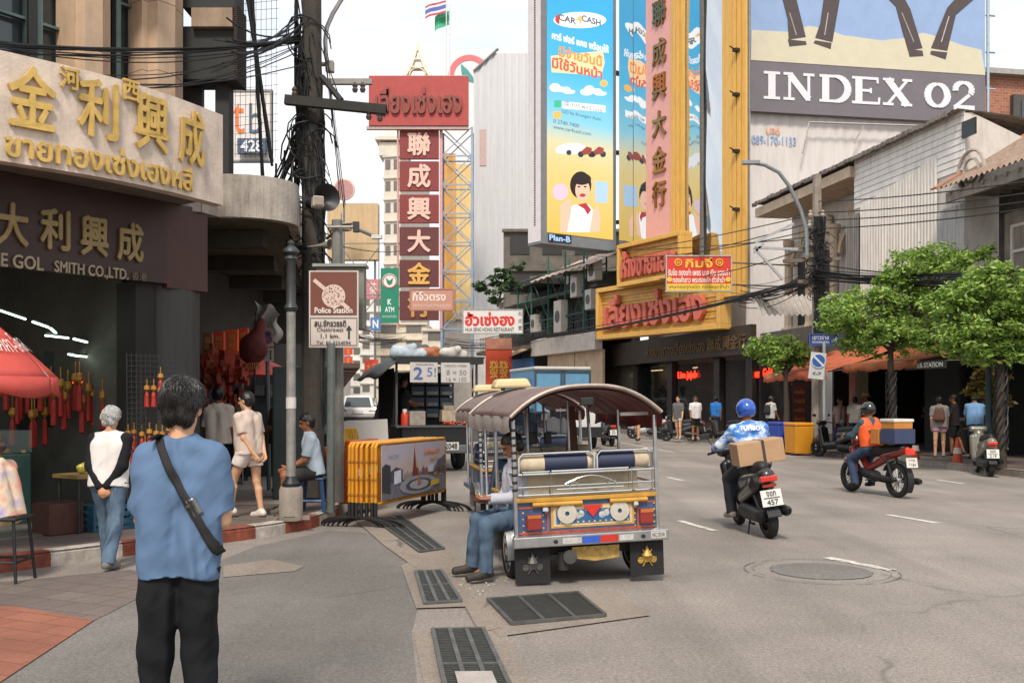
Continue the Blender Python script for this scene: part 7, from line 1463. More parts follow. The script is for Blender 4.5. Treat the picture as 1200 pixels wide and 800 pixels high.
for k, (x, z, d, c, n) in enumerate(((-.45, 1.06, (.36, .3, .32), '#8f8578', 'stack of pale food boxes on the stall counter'), (.28, 1.14, (.34, .3, .26), '#a3927c', 'white and black tray on the stall counter'), (.70, 1.14, (.36, .3, .22), '#9aa06a', 'clear tub of yellow green vegetables on the stall counter'), (.28, 1.402, (.24, .2, .10), '#8d7f6c', 'small packet on top of the middle food tray'))):
    t = thing('food_box', n, 'box', at_fp(x, -.1, z), R(17)); MB().box((0, 0, d[2]/2), d).build('carton', M(c, .5, 0, .4, 10), t, bevel=.01)
t = thing('sauce_bottle', 'red plastic sauce bottle with white cap on the stall counter', 'bottle', at_fp(-.72, -.15, 1.06), 0); MB().lathe([(.085, 0), (.09, .03), (.085, .24), (.05, .30)], n=16).build('bottle', M('#c23a26', .35), t, True); MB().lathe([(.052, .30), (.052, .36), (0, .37)], n=14).build('cap', M('#cfcac4', .4), t, True)
# white sheet over goods, behind the barriers
o = P(432, 520, 17.5); t = thing('white_board', 'white sheet board leaning behind the yellow barriers', 'board', (o.x, o.y, .0)); MB().box((-.05, 0, 1.02), (.78, .04, .50), ry=-.05).build('sheet', M('#cbc5be', .6, 0, .08, 3), t); MB().box((-.05, .1, .4), (.6, .3, .78)).build('box', M('#6b655d', .7, 0, .3), t)
# ---------------- blue box truck
bt = thing('box_truck', 'light blue box truck with white roof driving away beyond the tuk-tuk', 'truck', (2.05, 40.2, 0), R(14))
LBL = M('#5f8fae', .5, 0, .12, 2, dirt=.15)
MB().span((-1.15, 0, 1.1), (1.15, 4.2, 2.92)).build('box', LBL, bt, bevel=.05); 
b = MB(); b.span((-1.18, -.05, 2.86), (1.18, 4.25, 3.0)); b.build('roof', M('#b5b3ac', .6, 0, .1, 3, dirt=.2), bt, bevel=.05)
b = MB(); 
for x in (-1.15, -.06, .06, 1.15): b.span((x-.04, -.04, 1.1), (x+.04, -.002, 2.86))
b.span((-1.12, -.04, 1.1), (1.12, -.003, 1.2)); b.span((-1.12, -.04, 2.76), (1.12, -.003, 2.86)); b.build('door_frame', M('#3d4c58', .5, .2), bt)
b = MB(); b.span((-1.16, .5, 1.9), (-1.151, 1.9, 2.5)); b.build('side_panel', M('#3a7aa8', .5), bt)
b = MB(); b.span((-1.0, -.25, .55), (1.0, .1, .75)); b.span((-1.1, .1, .75), (1.1, 4.2, 1.1)); b.build('chassis', M('#2a2a2a', .7), bt); MB().span((-.95, -.26, .85), (.95, -.2, 1.1)).build('tail_board', M('#bdb9b2', .5), bt)
for x in (-.95, .95): wheel('wheel', bt, (x, 1.2, .42), .42, .28, STEEL, 6); wheel('wheel', bt, (x, 5.2, .42), .42, .28, STEEL, 6)
MB().span((-1.0, 4.4, .6), (1.0, 5.9, 2.3)).build('cab', LBL, bt, bevel=.1)
for x in (-.9, .9): MB().box((x, -.25, .65), (.25, .03, .1)).build('taillight', REDL, bt)
# ---------------- cars in the far street
def make_suv():
    t = thing('white_suv', 'white sport utility car driving away down the left lane', 'car')
    W_ = M('#c9c6c2', .25, 0, .05, 3, coat=.6)
    b = MB(); b.prism([(-.9, -2.12, .5), (-.9, -2.2, .78), (-.9, -2.1, 1.12), (-.9, .9, 1.12), (-.9, 2.1, .95), (-.9, 2.25, .6), (-.9, 2.2, .45)], (1.8, 0, 0)); b.build('body', W_, t, bevel=.09)
    MB().box((0, -.55, 1.40), (1.66, 3.1, .62), taper=.84).build('cabin', W_, t, bevel=.08)
    MB().prism([(-.66, -2.125, 1.16), (.66, -2.125, 1.16), (.56, -1.935, 1.60), (-.56, -1.935, 1.60)], (0, .08, 0)).build('rear_window', GL('#3b444a'), t)
    for s in (-1, 1): MB().prism([(s*.85, -1.7, 1.18), (s*.85, .75, 1.18), (s*.745, .55, 1.58), (s*.745, -1.6, 1.58)], (-s*.05, 0, 0)).build('side_window', GL('#3b444a'), t)
    for s in (-1, 1): MB().prism([(s*.52, -2.2, .92), (s*.90, -2.2, .95), (s*.91, -2.12, 1.13), (s*.66, -2.13, 1.05)], (0, .1, 0)).build('taillight', REDL, t)
    MB().span((-.25, -2.24, .8), (.25, -2.2, .95)).build('number_plate', M('#cfccc6', .5), t); MB().span((-.85, -2.2, .45), (.85, -1.9, .62)).build('rear_valance', M('#262626', .7), t)
    for x in (-.78, .78):
        for y in (-1.35, 1.45): wheel('wheel', t, (x, y, .36), .36, .24, STEEL, 6)
    return t
suv = make_suv(); place(suv, P(420, 0, 52).x, 52, R(8), .2)
c2 = dup(suv, (P(400, 0, 60).x-1.2, 61, .12), R(10), 'pinkish white car partly hidden left of the white sport utility car', None, {'body': M('#b9a7a3', .3, 0, .06, coat=.5)})
dup(suv, (P(415, 0, 78).x, 80, .12), R(10), 'dark car far ahead of the white sport utility car', None, {'body': M('#33383b', .3, 0, .06, coat=.5)})
dup(suv, (P(452, 0, 70).x, 70, .12), R(12), 'grey dark vehicle beyond the food truck cab', None, {'body': M('#2c3033', .3, 0, .06, coat=.5)})
def bundle_(label, o, r, c, seed):
    t = thing('cloth_bundle', label, 'bundle', o); blob_obj('cloth', [('c', (-r, 0, r*.5), (r, .1, r*.4), r*.6, r*.5), ('c', (-r*.3, .1, r*.6), (r*.5, 0, r*.9), r*.5, r*.35)], .03, M(c, .6, 0, .35, 5), t, .05, .03, seed, 9)
for i, (x, y, r, c, n) in enumerate(((-.5, .6, .28, '#a9b4bd', 'pale silver tarpaulin bundle on the food truck canopy'), (.1, .8, .24, '#a5623a', 'rusty brown bundle on the food truck canopy'), (.55, .5, .22, '#b9b2aa', 'whitish bundle near the right end of the food truck canopy'), (-.05, 1.5, .3, '#4b4a46', 'dark bundle behind the others on the food truck canopy'))): bundle_(n, at_fp(x, y, 2.60), r, c, i)
for i, (x, y, c, n) in enumerate(((398, 520, '#c85a22', 'orange sack behind the grey posts'), (415, 524, '#b9b2aa', 'white sack beside the orange plastic barrier'), (452, 520, '#8f6a3c', 'brown sack behind the yellow barriers'))): o = P(x, y, 16.6); bundle_(n, Vector((o.x, o.y, .62)), .2, c, i+5)
# ------------------------------------------------------------------ barriers, stalls, bins, trees
BYEL = M('#c98a1e', .45, .1, .2, 8, dirt=.35); BFOOT = M('#1f1e1d', .6, .2, .3, 8)
def make_barrier():
    t = thing('street_barrier', 'yellow steel crowd barrier carrying the printed city banner, front of the stack', 'barrier', group='yellow barriers stacked by the kerb')
    Lb = 2.15; b = MB(); r = .021
    b.tube([(0, 0, .12), (0, 0, 1.02), (.04, 0, 1.06), (Lb-.04, 0, 1.06), (Lb, 0, 1.02), (Lb, 0, .12)], r, 8); b.tube([(0, 0, .30), (Lb, 0, .30)], r, 8); b.build('frame', BYEL, t, True)
    b = MB()
    for i in range(1, 11): b.tube([(Lb*i/11, 0, .30), (Lb*i/11, 0, 1.06)], .010, 6)
    b.build('bars', BYEL, t)
    for x in (.0, Lb):
        f = MB(); f.tube([(x, .42*math.cos(R(a)), .012+.12*math.sin(R(a))) for a in range(0, 181, 15)], .016, 6); f.tube([(x, 0, .12), (x, 0, .32)], .026, 8); f.build('foot', BFOOT, t, True)
    b = MB()
    for z in (.42, .62, .84): b.lathe([(.027, -.02), (.03, 0), (.027, .02)], (0, 0, z), n=8)
    b.build('clamp', M('#a86f1c', .5, .2), t)
    return t
BA = R(70); Bo = Vector((-1.72, 12.55, 0)); br = make_barrier(); place(br, Bo.x, Bo.y, BA)
nB = Vector((-math.sin(BA), math.cos(BA), 0)); dB = Vector((math.cos(BA), math.sin(BA), 0))
words = ('second', 'third', 'fourth', 'fifth', 'sixth', 'seventh')
for i in range(6): q = Bo+nB*(.062*(i+1))+dB*random.uniform(-.05, .03); dup(br, q, BA+R(random.uniform(-.6, .6)), 'plain yellow barrier, '+words[i]+' from the front of the stack')
# printed banner on the front barrier: a hazy town view with a pointed spire and a round plaza
bn = thing('printed_banner', 'printed city view banner with red spire tied on the front yellow barrier', 'banner', Bo, BA)
def bp(u, v): return (.10+1.98*u, -.034, .335+.70*v)
def bmat():
    m = bpy.data.materials.new('print'); m.use_nodes = True; N = m.node_tree.nodes; l = m.node_tree.links.new; b = N['Principled BSDF']; co = N.new('ShaderNodeTexCoord').outputs['Object']
    sp = N.new('ShaderNodeSeparateXYZ'); l(co, sp.inputs[0]); sk = ramp(N, l, sp.outputs['Z'], .62, .95); c = mixc(N, l, sk, (*hx('#b7a9a6'), 1), (*hx('#a9a2ae'), 1))
    c = mixc(N, l, ramp(N, l, noise(N, l, co, 5, 4), .5, .75, 0, .8), c, (*hx('#b98a5a'), 1)); l(c, b.inputs['Base Color']); b.inputs['Roughness'].default_value = .5; return m
MB().prism([bp(0, 0), bp(1, 0), bp(1, 1), bp(0, 1)], (0, .006, 0)).build('sheet', bmat(), bn)
def bpoly(nm, pts, c, k=1): MB().prism([(p[0], p[1]-.002*k, p[2]) for p in (bp(*q) for q in pts)], (0, -.0015, 0)).build(nm, M(c, .5, 0, .25, 14), bn)
bpoly('printed_ground', [(0, 0), (1, 0), (1, .30), (.6, .38), (0, .45)], '#6d6d74'); bpoly('printed_dark_blocks', [(0, .15), (.12, .10), (.12, .62), (.05, .66), (0, .60)], '#3c3a3f', 2); bpoly('printed_dark_blocks', [(.12, .3), (.30, .3), (.30, .52), (.2, .58), (.12, .5)], '#4b4a50', 2)
for i in range(14):
    u = .30+i*.05; hgt = .40+.10*random.random(); bpoly('printed_roofs', [(u, .32), (u+.045, .32), (u+.045, hgt), (u+.022, hgt+.05), (u, hgt)], random.choice(('#8a4b3c', '#5d5a60', '#93877c', '#6b4a45')), 3)
bpoly('printed_spire', [(.44, .38), (.52, .38), (.50, .56), (.48, .92), (.46, .56)], '#7a2f28', 4)
bpoly('printed_slope', [(.78, .38), (1, .32), (1, .72), (.86, .60)], '#54565c', 3); bpoly('printed_screen', [(.17, .26), (.27, .28), (.27, .52), (.17, .50)], '#c9ccd6', 4); bpoly('printed_screen', [(.70, .40), (.79, .40), (.79, .55), (.70, .54)], '#b9bcc6', 4)
for r_, c, k in ((.30, '#8f8f9a', 4), (.21, '#4f5157', 5), (.15, '#a3a0a3', 6)): bpoly('printed_plaza', [(.55+r_*math.cos(R(a)), .19+r_*.58*math.sin(R(a))*1.0) for a in range(0, 360, 15)], c, k)
bpoly('printed_monument', [(.52, .18), (.58, .18), (.565, .38), (.535, .38)], '#9b6a58', 7); bpoly('yellow_ticket', [(.74, .12), (.88, .14), (.88, .24), (.74, .22)], '#c9a632', 7)
letters('BANGKOK CITY', M('#c07a52', .5), bn, (1.62, -.037, .90), .52, .06, 'banner_words', .001, .02); letters('BEAUTIFUL', M('#b98c62', .5), bn, (1.72, -.037, .80), .34, .045, 'banner_words', .001, .02); letters('TALCOM', M('#8d8a99', .5), bn, (.42, -.037, .88), .30, .05, 'banner_words', .001)
# orange plastic water barrier and coiled yellow hose behind
o = Vector((-2.28, 13.95, .0)); t = thing('plastic_barrier', 'orange plastic road barrier with pale stripe behind the grey posts', 'barrier', o, R(75)); b = MB(); b.prism([(0, -.18, .16), (0, .18, .16), (0, .13, .5), (0, .07, 1.05), (0, -.07, 1.05), (0, -.13, .5)], (.9, 0, 0)); b.build('shell', M('#c4521f', .5, 0, .15, 5, dirt=.3), t, bevel=.02); MB().span((.05, -.137, .55), (.85, -.118, .66)).build('pale_stripe', M('#cfc5bb', .5), t)
o = P(407, 512, 14.6); t = thing('yellow_hose', 'coils of yellow hose above the orange barrier', 'hose', o); b = MB()
for i in range(4): b.tube([(.04*i+.02*math.sin(j), -.02*i, .16*math.sin(j*.52)) if False else (.035*i+.05*math.cos(j*.52), .0, .13*math.sin(j*.52)) for j in range(12)], .016, 6, True)
b.build('coil', M('#c9a01e', .4), t)
# blue plastic stool + bar stool
def stool(label, c, h, w, mat, top, thin=False, bars=True):
    t = thing('stool', label, 'stool', c); MB().box((0, 0, h-.015), (w, w, .03)).build('seat', top, t, bevel=.012)
    for sx in (-1, 1):
        for sy in (-1, 1): b = MB(); b.tube([(sx*w*.4, sy*w*.4, h-.03), (sx*w*.52, sy*w*.52, 0)], .014 if thin else .028, 6); b.build('leg', mat, t)
    if bars:
        b = MB(); k = w*.48
        for p, q in (((-k, -k), (k, -k)), ((k, -k), (k, k)), ((k, k), (-k, k)), ((-k, k), (-k, -k))): b.tube([(p[0], p[1], h*.33), (q[0], q[1], h*.33)], .011 if thin else .02, 6)
        b.build('foot_rail', mat, t)
    return t
BLS = M('#243f66', .45, 0, .15, 5); st_ = Vector((-2.62, 13.15, .15)); stool('blue plastic stool under the seated man', st_, .45, .32, BLS, BLS)
bs_ = Vector((-4.50, 8.85, .0)); stool('black bar stool at the left edge of the crossing', bs_, .58, .34, BLK, BLK, True)
# parasol at the left edge
o = Vector((-5.12, 9.45, 0)); t = thing('market_parasol', 'red market parasol with white lettering at the left edge', 'parasol', o)
n8 = 8; rr = .74; zr, za = 1.83, 2.46
PR_ = M('#b8463c', .6, 0, .10, 4, .15, 8)
def par(u, v):
    a = 2*PI*u; f = abs(math.sin(a*n8/2)); r_ = rr*v*(1-.035*(1-f)*v); return (r_*math.cos(a), r_*math.sin(a), za-(za-zr)*(v**1.35)-.05*f*math.sin(PI*v)*.6)
b = MB().grid(par, 96, 10); b.grid(lambda u, v: (rr*(1+.02*v)*math.cos(2*PI*u), rr*(1+.02*v)*math.sin(2*PI*u), zr-.15*v-.05*abs(math.sin(PI*u*n8))*v+.0), 96, 2); o_ = b.build('canopy', PR_, t, True); o_.modifiers.new('t', 'SOLIDIFY').thickness = .006
MB().tube([(0, 0, 0), (0, 0, za+.06)], .02, 8).build('pole', STEEL, t); b = MB()
for i in range(n8): a = 2*PI*i/n8; b.tube([(0, 0, za-.02), (rr*.5*math.cos(a), rr*.5*math.sin(a), za-.28), (rr*math.cos(a), rr*math.sin(a), zr-.02)], .006, 4)
b.build('ribs', STEEL, t)
def onpar(s, a0, a1, v, hgt):
    l_ = letters(s, M('#d9c8c2', .6), t, (0, 0, 0), 1, hgt, 'white_lettering', 0)
    for vv in l_.data.vertices:
        a = a0+(a1-a0)*(vv.co.x+.5); q = v-vv.co.z; f = Vector(par((a/(2*PI)) % 1, q)); vv.co = f*1.012+Vector((0, 0, .006))
onpar('โคคา-โคลา', R(-100), R(-52), .60, .26)
onpar('โคคา-โคลา', R(-40), R(8), .60, .26)
# stall table with wrapped goods, crates, wire grid with red charms
def LF(x, y, z): q = A1+fd*x+nrm*y; return Vector((q.x, q.y, z))
t = thing('stall_table', 'small stall table in front of the gold shop', 'table', LF(-1.15, .55, .15), fa)
MB().box((0, 0, .62), (1.1, .5, .04)).build('tabletop', M('#7b6238', .6, 0, .3, 6), t)
for sx in (-1, 1):
    for sy in (-1, 1): MB().tube([(sx*.5, sy*.2, 0), (sx*.5, sy*.2, .6)], .02, 6).build('leg', DKM, t)
cr_ = thing('plastic_crate', 'dark teal plastic crate under the stall table', 'crate', LF(-1.2, .5, .15), fa); b = MB(); b.box((0, 0, .02), (.6, .4, .04)); 
for z in (.1, .18, .26): b.box((0, -.2, z), (.6, .02, .05)); b.box((0, .2, z), (.6, .02, .05)); b.box((-.3, 0, z), (.02, .38, .05)); b.box((.3, 0, z), (.02, .38, .05))
for x in (-.3, -.15, 0, .15, .3): b.box((x, -.2, .15), (.025, .026, .3))
b.build('walls', M('#245063', .5, 0, .2, 6), cr_)
cr2 = thing('plastic_crate', 'reddish brown crate left of the teal crate', 'crate', LF(-1.75, .6, .15), fa); b = MB(); b.box((0, 0, .17), (.4, .36, .34)); b.build('walls', M('#4b2a1f', .7, 0, .3, 6), cr2, bevel=.01)
rg = random.Random(14)
pk_ = ('yellow', 'white', 'purple', 'cream', 'pale green', 'pink')
for i, c in enumerate(('#a39a3c', '#c2b8ae', '#77506f', '#b09a78', '#8f9c63', '#a8707c')):
    t = thing('snack_packet', pk_[i]+' wrapped snack packet on the stall table', 'packet', LF(-1.5+i*.15, .46+.05*(i % 2), .792), fa+rg.uniform(-.5, .5))
    blob_obj('wrap', [('c', (-.05, 0, .06), (.05, .01, .09), .055, .05), ('c', (.02, 0, .1), (.03, 0, .2 if i < 2 else .14), .05, .02)], .014, M(c, .3, 0, .5, 22), t, .02, .01, i, 40)
gr_ = thing('wire_grid', 'black wire display grid leaning against the grey corner column', 'rack', LF(-1.02, .25, .15), fa); b = MB()
for i in range(12): b.tube([(i*.06-.1, 0, 0), (i*.06-.1, .02, 2.0)], .004, 4)
for i in range(33): b.tube([(-.1, .01, i*.06+.05), (.56, .01, i*.06+.05)], .004, 4)
b.build('wires', M('#3a3a38', .5, .4), gr_)
REDC = M('#a5281a', .6, 0, .3, 20)
ch0 = thing('red_charm', 'red and gold lucky charm with tassel on the wire grid', 'charm', group='red and gold charms hanging by the column'); b = MB(); b.tube([(0, 0, .08), (0, 0, .0)], .006, 4); b.lathe([(0, .01), (.03, 0), (.035, -.04), (.0, -.07)], n=8); b.build('knot', M('#a8752c', .5, .2), ch0); b = MB(); b.lathe([(.012, -.07), (.024, -.10), (.03, -.24), (0, -.25)], n=8); b.build('tassel', REDC, ch0)
cps = [(172, 452), (180, 452), (188, 454), (150, 505), (157, 503), (166, 506), (175, 503), (183, 505), (190, 506), (198, 500), (146, 515), (155, 520), (170, 518), (188, 438)]
for i, (x, y) in enumerate(cps):
    p = P(x, y, 11.45); k = 'red and gold lucky charm with tassel hanging on the wire grid by the column'
    if i == 0: ch0.location = p; ch0['label'] = k
    else: c = dup(ch0, p, random.uniform(0, 3), k); 
hp_ = ch0
for i in range(22):
    x = 8+i*5.6+random.uniform(-2, 2); q = dup(ch0, P(x, 452+random.uniform(-16, 30), 12.9+.06*(i % 5)), random.uniform(0, 3), 'red and gold charm hanging in the doorway of the gold shop', 'red and gold charms hanging in the shop doorway'); q.scale = (1.4, 1.4, 2.0)
dc = thing('display_case', 'glass topped display case with gold jewellery inside the shop', 'display case', LF(-2.6, 1.9, .15), fa); MB().box((0, 0, .42), (2.2, .6, .84)).build('cabinet', M('#2f4f48', .35, 0, .3, 4), dc, bevel=.02); b = MB(); rg = random.Random(31)
for i in range(60): b.box((rg.uniform(-1.05, 1.05), rg.uniform(-.25, .2), .86+rg.uniform(0, .03)), (rg.uniform(.03, .09), .05, .03), rz=rg.uniform(0, 3))
stuff(b.build('jewellery', M('#c99a3c', .25, .7, .4, 20), dc)); MB().box((0, 0, .98), (2.2, .6, .26)).build('glass_top', M('#9fb5ae', .05, 0, .05, alpha=.18), dc)
# red gold street goods deeper in the arcade
for i, (x0, y0, x1, y1, c, Y) in enumerate(((250, 388, 262, 421, '#d8482a', 17), (265, 386, 278, 424, '#e05a28', 17.5), (279, 384, 290, 418, '#d84c28', 18), (237, 390, 248, 425, '#8f5a35', 16.6))):
    sign(['left', 'second', 'third', 'brownish'][i]+' vertical red and gold shop banner deep in the arcade', x0, y0, x1, y1, Y, M(c, .7, 0, .2, 3), [('福', 0, .75, .6, .2, GOLD), ('發', 0, .5, .6, .2, GOLD), ('財', 0, .25, .6, .2, GOLD)], name='shop_banner')
o = P(284, 440, 17.2); t = thing('stall_umbrella', 'red and pink stall umbrella deep in the arcade', 'parasol', o); MB().lathe([(0, .45), (.3, .34), (.85, .08), (.86, 0), (.84, 0), (.3, .30), (0, .40)], n=12).build('canopy', M('#d8584c', .7, 0, .25, 4), t); MB().tube([(0, 0, .4), (0, 0, -1.9)], .02, 6).build('pole', STEEL, t)
o = P(258, 437, 16.2); t = thing('goods_garland', 'dense red and gold goods hanging under the arcade ceiling', 'decoration', o); b = MB(); rg = random.Random(3)
for i in range(120): b.box((rg.gauss(0, .25), rg.gauss(0, .2), rg.gauss(.0, .22)), (.07, .07, rg.uniform(.06, .2)), rz=rg.uniform(0, 3))
stuff(b.build('trinkets', M('#9c3a20', .6, .1, .8, 9), t))
ps = thing('goods_stall', 'cluttered grey and white street stall behind the lamp post', 'stall', P(330, 470, 19).xy.to_3d()+Vector((0, 0, .15))); b = MB(); rg = random.Random(17)
for i in range(60): b.box((rg.uniform(-.9, .9), rg.uniform(0, 1), rg.uniform(.3, 2.1)), (rg.uniform(.1, .35), .2, rg.uniform(.1, .3)))
b.build('goods', M('#6d6f70', .6, 0, .8, 3), ps); MB().span((-1, .2, 0), (1, 1, .8)).build('counter', M('#2d3534', .7), ps); MB().span((-.9, 0, 1.0), (.9, .06, 2.1)).build('wire_back', M('#3b4141', .7, 0, .5, 8), ps)
kd = thing('dark_kiosk', 'dark green kiosk box behind the seated man', 'kiosk', Vector((-3.25, 15.1, .15)), R(10)); MB().box((0, 0, .98), (.7, .8, 1.96)).build('cabinet', M('#1d2b2a', .6, 0, .3, 4), kd, bevel=.02); MB().box((.25, -.42, 1.05), (.28, .05, 1.9)).build('door', M('#4b4a42', .7, 0, .4, 5, dirt=.4), kd)
# bins, cones, bollard on the right
def bin_(label, x, w, Y, col, yaw=0):
    o = Vector(((x-600)/FP*Y, Y, 0)); t = thing('wheelie_bin', label, 'bin', o, R(10)+yaw); m = M(col, .5, 0, .12, 4, dirt=.2); s = w/FP*Y
    MB().box((0, 0, .46), (s*.86, .7, .80), taper=1.12).build('tub', m, t, bevel=.02); MB().box((0, 0, .92), (s, .8, .10)).build('lid', m, t, bevel=.03)
    b = MB(); b.tube([(-s*.4, .38, .1), (s*.4, .38, .1)], .08, 10); b.tube([(-s*.4, .42, .9), (s*.4, .42, .9)], .02, 6); b.build('wheels_and_handle', BLK, t)
    return t
bin_('blue wheelie bin left of the yellow bin', 914, 18, 30.6, '#2a46a0'); bin_('yellow orange wheelie bin at the kerb', 936, 24, 29.6, '#d08a1c')
o = G(958, 530); t = thing('rubbish_bag', 'orange rubbish bag slumped right of the yellow bin', 'bag', o); blob_obj('bag', [('c', (0, 0, .3), (0, 0, .75), .22, .16), ('c', (-.05, 0, .15), (.08, 0, .3), .2, .22)], .025, M('#c06a26', .4, 0, .2, 6), t, .06, .02, 1, 14)
def cone(label, x, y, h=.72, col='#b0441f'):
    t = thing('traffic_cone', label, 'cone', G(x, y)); MB().lathe([(.06, .05), (.13, .05), (.035, h), (0, h)], n=18).build('cone', M(col, .6, 0, .2, 6, dirt=.4), t, True); MB().box((0, 0, .025), (.36, .36, .05)).build('base', M(col, .6, 0, .2, 6, dirt=.4), t, bevel=.01); MB().lathe([(.098, .36), (.075, .50)], n=18).build('pale_band', M('#b9a79c', .6), t)
cone('faded orange traffic cone at the right kerb beside the cream scooter', 1122, 549); cone('short reddish cone behind the motorcycle number plate', 1073, 545, .5, '#9a3a22')
bo = Vector((KR(22.6)+.35, 22.4, .15)); t = thing('iron_post', 'dark teal iron post with ringed base in front of the right tree', 'post', bo); MB().lathe([(.15, 0), (.15, .25), (.11, .3), (.12, .8), (.08, .9), (.065, 1.0), (.06, 2.6), (.09, 2.65), (0, 2.7)], n=14).build('shaft', M('#1f3436', .5, .2, .2, 6), t, True)
b = thing('white_van_tail', 'white van tail with dark bumper seen through the tuk-tuk roof posts', 'van', Vector(((686-600)/FP*33, 33, 0)), R(10))
MB().span((-.55, 0, .5), (.55, 3.6, 1.55)).build('body', M('#c4c2be', .4, 0, .06, 2), b, bevel=.06); MB().span((-.55, -.08, .4), (.55, 0, .75)).build('bumper', BLK, b); 
for x in (-.45, .45): wheel('wheel', b, (x, .8, .3), .3, .18, STEEL, 5); wheel('wheel', b, (x, 2.9, .3), .3, .18, STEEL, 5)
# trees
BARK = M('#40352b', .9, 0, .35, 6, .5, 25)
def tree(label, base, trunk, clumps, n, leaf, seed, mat=LEAF, wrap=False):
    t = thing('street_tree', label, 'tree', base); b = MB(); rg = random.Random(seed)
    b.tube(trunk, [.11-.05*i/(len(trunk)-1) for i in range(len(trunk))], 9)
    top = Vector(trunk[-1])
    for c in clumps:
        c = Vector(c[:3]); mid = top.lerp(c, .5)+Vector((rg.uniform(-.1, .1), rg.uniform(-.1, .1), .1)); b.tube([top-Vector((0, 0, .25)), mid, c], [.055, .035, .012], 6)
        for k in range(3): d = Vector((rg.uniform(-1, 1), rg.uniform(-1, 1), rg.uniform(-.2, .9)))*.5; b.tube([mid.lerp(c, .6), c+d], [.018, .006], 5)
    b.build('trunk', BARK, t, True)
    if wrap:
        b = MB()
        for k in range(7): b.tube([(.13*math.cos(j*.8+k), .13*math.sin(j*.8+k), .4+j*.18) for j in range(11)], .02, 5)
        b.build('wrapped_cables', CAB, t)
    leafmass('crown', mat, t, clumps, n, leaf, seed); return t
def rel(base, x, y, Y): return P(x, y, Y)-base
def cl(base, Y, lst): return [(*rel(base, x, y, Y+dy), r) for x, y, dy, r in lst]
b1 = Vector(((921-600)/FP*31.6, 31.6, .15)); tree('small bright green street tree above the yellow bin', b1, [(0, 0, 0), (.03, 0, 1.2), (-.02, 0, 2.5)], cl(b1, 31.6, [(893, 412, 0, .45), (912, 405, .3, .55), (930, 408, -.2, .5), (945, 414, 0, .36), (905, 424, -.3, .42), (885, 406, .2, .34), (920, 420, .2, .5), (935, 422, 0, .3)]), 6500, .066, 3)
b2 = Vector((9.75, 25.6, .15)); tree('broad street tree with cable wrapped trunk in front of the orange awnings', b2, [(0, 0, 0), (.05, 0, 1.2), (-.02, 0, 2.4), (.0, 0, 3.0)], cl(b2, 25.6, [(1000, 368, -.2, .68), (988, 362, .2, .58), (1018, 395, .1, .62), (1040, 352, .3, .78), (1060, 320, 0, .70), (1085, 308, .3, .72), (1108, 312, -.1, .66), (1130, 302, .2, .5), (1075, 360, .2, .85), (1050, 390, -.3, .72), (1095, 350, .3, .7), (1025, 352, .0, .52), (1002, 398, 0, .5), (980, 378, 0, .42), (1065, 400, .1, .45), (1088, 395, .2, .6), (1045, 325, .2, .4), (1148, 296, 0, .3)]), 20000, .066, 5, wrap=True)
b3 = Vector((10.62, 21.6, .15)); tree('dense street tree at the right edge', b3, [(0, 0, 0), (-.03, 0, 1.3), (.0, 0, 2.5), (.0, 0, 2.9)], cl(b3, 21.6, [(1112, 362, 0, .5), (1128, 345, .2, .55), (1150, 332, 0, .6), (1175, 335, -.2, .65), (1198, 345, 0, .65), (1120, 390, -.1, .55), (1145, 378, .2, .65), (1170, 383, -.1, .65), (1195, 390, .1, .65), (1150, 410, 0, .5), (1185, 412, 0, .5), (1105, 352, 0, .36), (1215, 368, 0, .65), (1128, 408, .1, .42), (1160, 330, 0, .4), (1205, 410, 0, .4)]), 18000, .066, 6, wrap=True)
o = P(1165, 442, 24); t = thing('golden_bush', 'dry yellowish bush hanging behind the right tree trunk', 'plant', o); leafmass('foliage', leafmat('#5d5426', '#7d6d30'), t, [(0, 0, 0, .4), (-.3, .1, -.3, .35), (.1, 0, -.6, .3)], 900, .08, 8); MB().tube([(0, 0, .3), (0, 0, -1.8)], .03, 6).build('stem', BARK, t)
# ------------------------------------------------------------------ the people
from mathutils.bvhtree import BVHTree
def strap(J, obj, pts, w, mat, name='strap', side=-1):
    """A belt draped on the cloth: pts are local (x, z); finds the cloth surface from behind (side -1) or front."""
    me = obj.data; bv = BVHTree.FromPolygons([v.co.copy() for v in me.vertices], [tuple(p.vertices) for p in me.polygons])
    P_ = [Vector((x, 0, z)) for x, z in pts]; fine = []
    for a, c in zip(P_, P_[1:]):
        for i in range(8): fine.append(a.lerp(c, i/8))
    fine.append(P_[-1]); V = []; F = []; ly = side*.12
    for i, p in enumerate(fine):
        d = (fine[min(i+1, len(fine)-1)]-fine[max(i-1, 0)]).normalized(); n = Vector((-d.z, 0, d.x))
        for s in (-.5, -.17, .17, .5):
            q = p+n*w*s; h = bv.ray_cast(Vector((q.x, side*1.0, q.z)), Vector((0, -side, 0)))
            ly = h[0].y if h[0] is not None else min(ly+.012, .0)
            V.append((q.x, ly+side*.007, q.z))
    for i in range(len(fine)-1):
        for k in range(3): F.append((i*4+k, i*4+k+1, i*4+4+k+1, i*4+4+k))
    b = MB(); b.v = V; b.f = F; b.mi = [0]*len(F); o = b.build(name, mat, obj.parent, True); s_ = o.modifiers.new('t', 'SOLIDIFY'); s_.thickness = .006; s_.offset = 0; return o
def part(root, nm): return next(c for c in children(root) if c.name.split('.')[0] == nm)
BLUS = cloth('#586f8c', .05, fold=.8, sc=5.5, det=2); BLKP = cloth('#17181b', .2, fold=.8); JEAN = cloth('#56687a', .28, fold=.8, sc=7, vsc=5); CREAM = cloth('#e2d5c6', .06); WHS = cloth('#cfc9c4', .06)
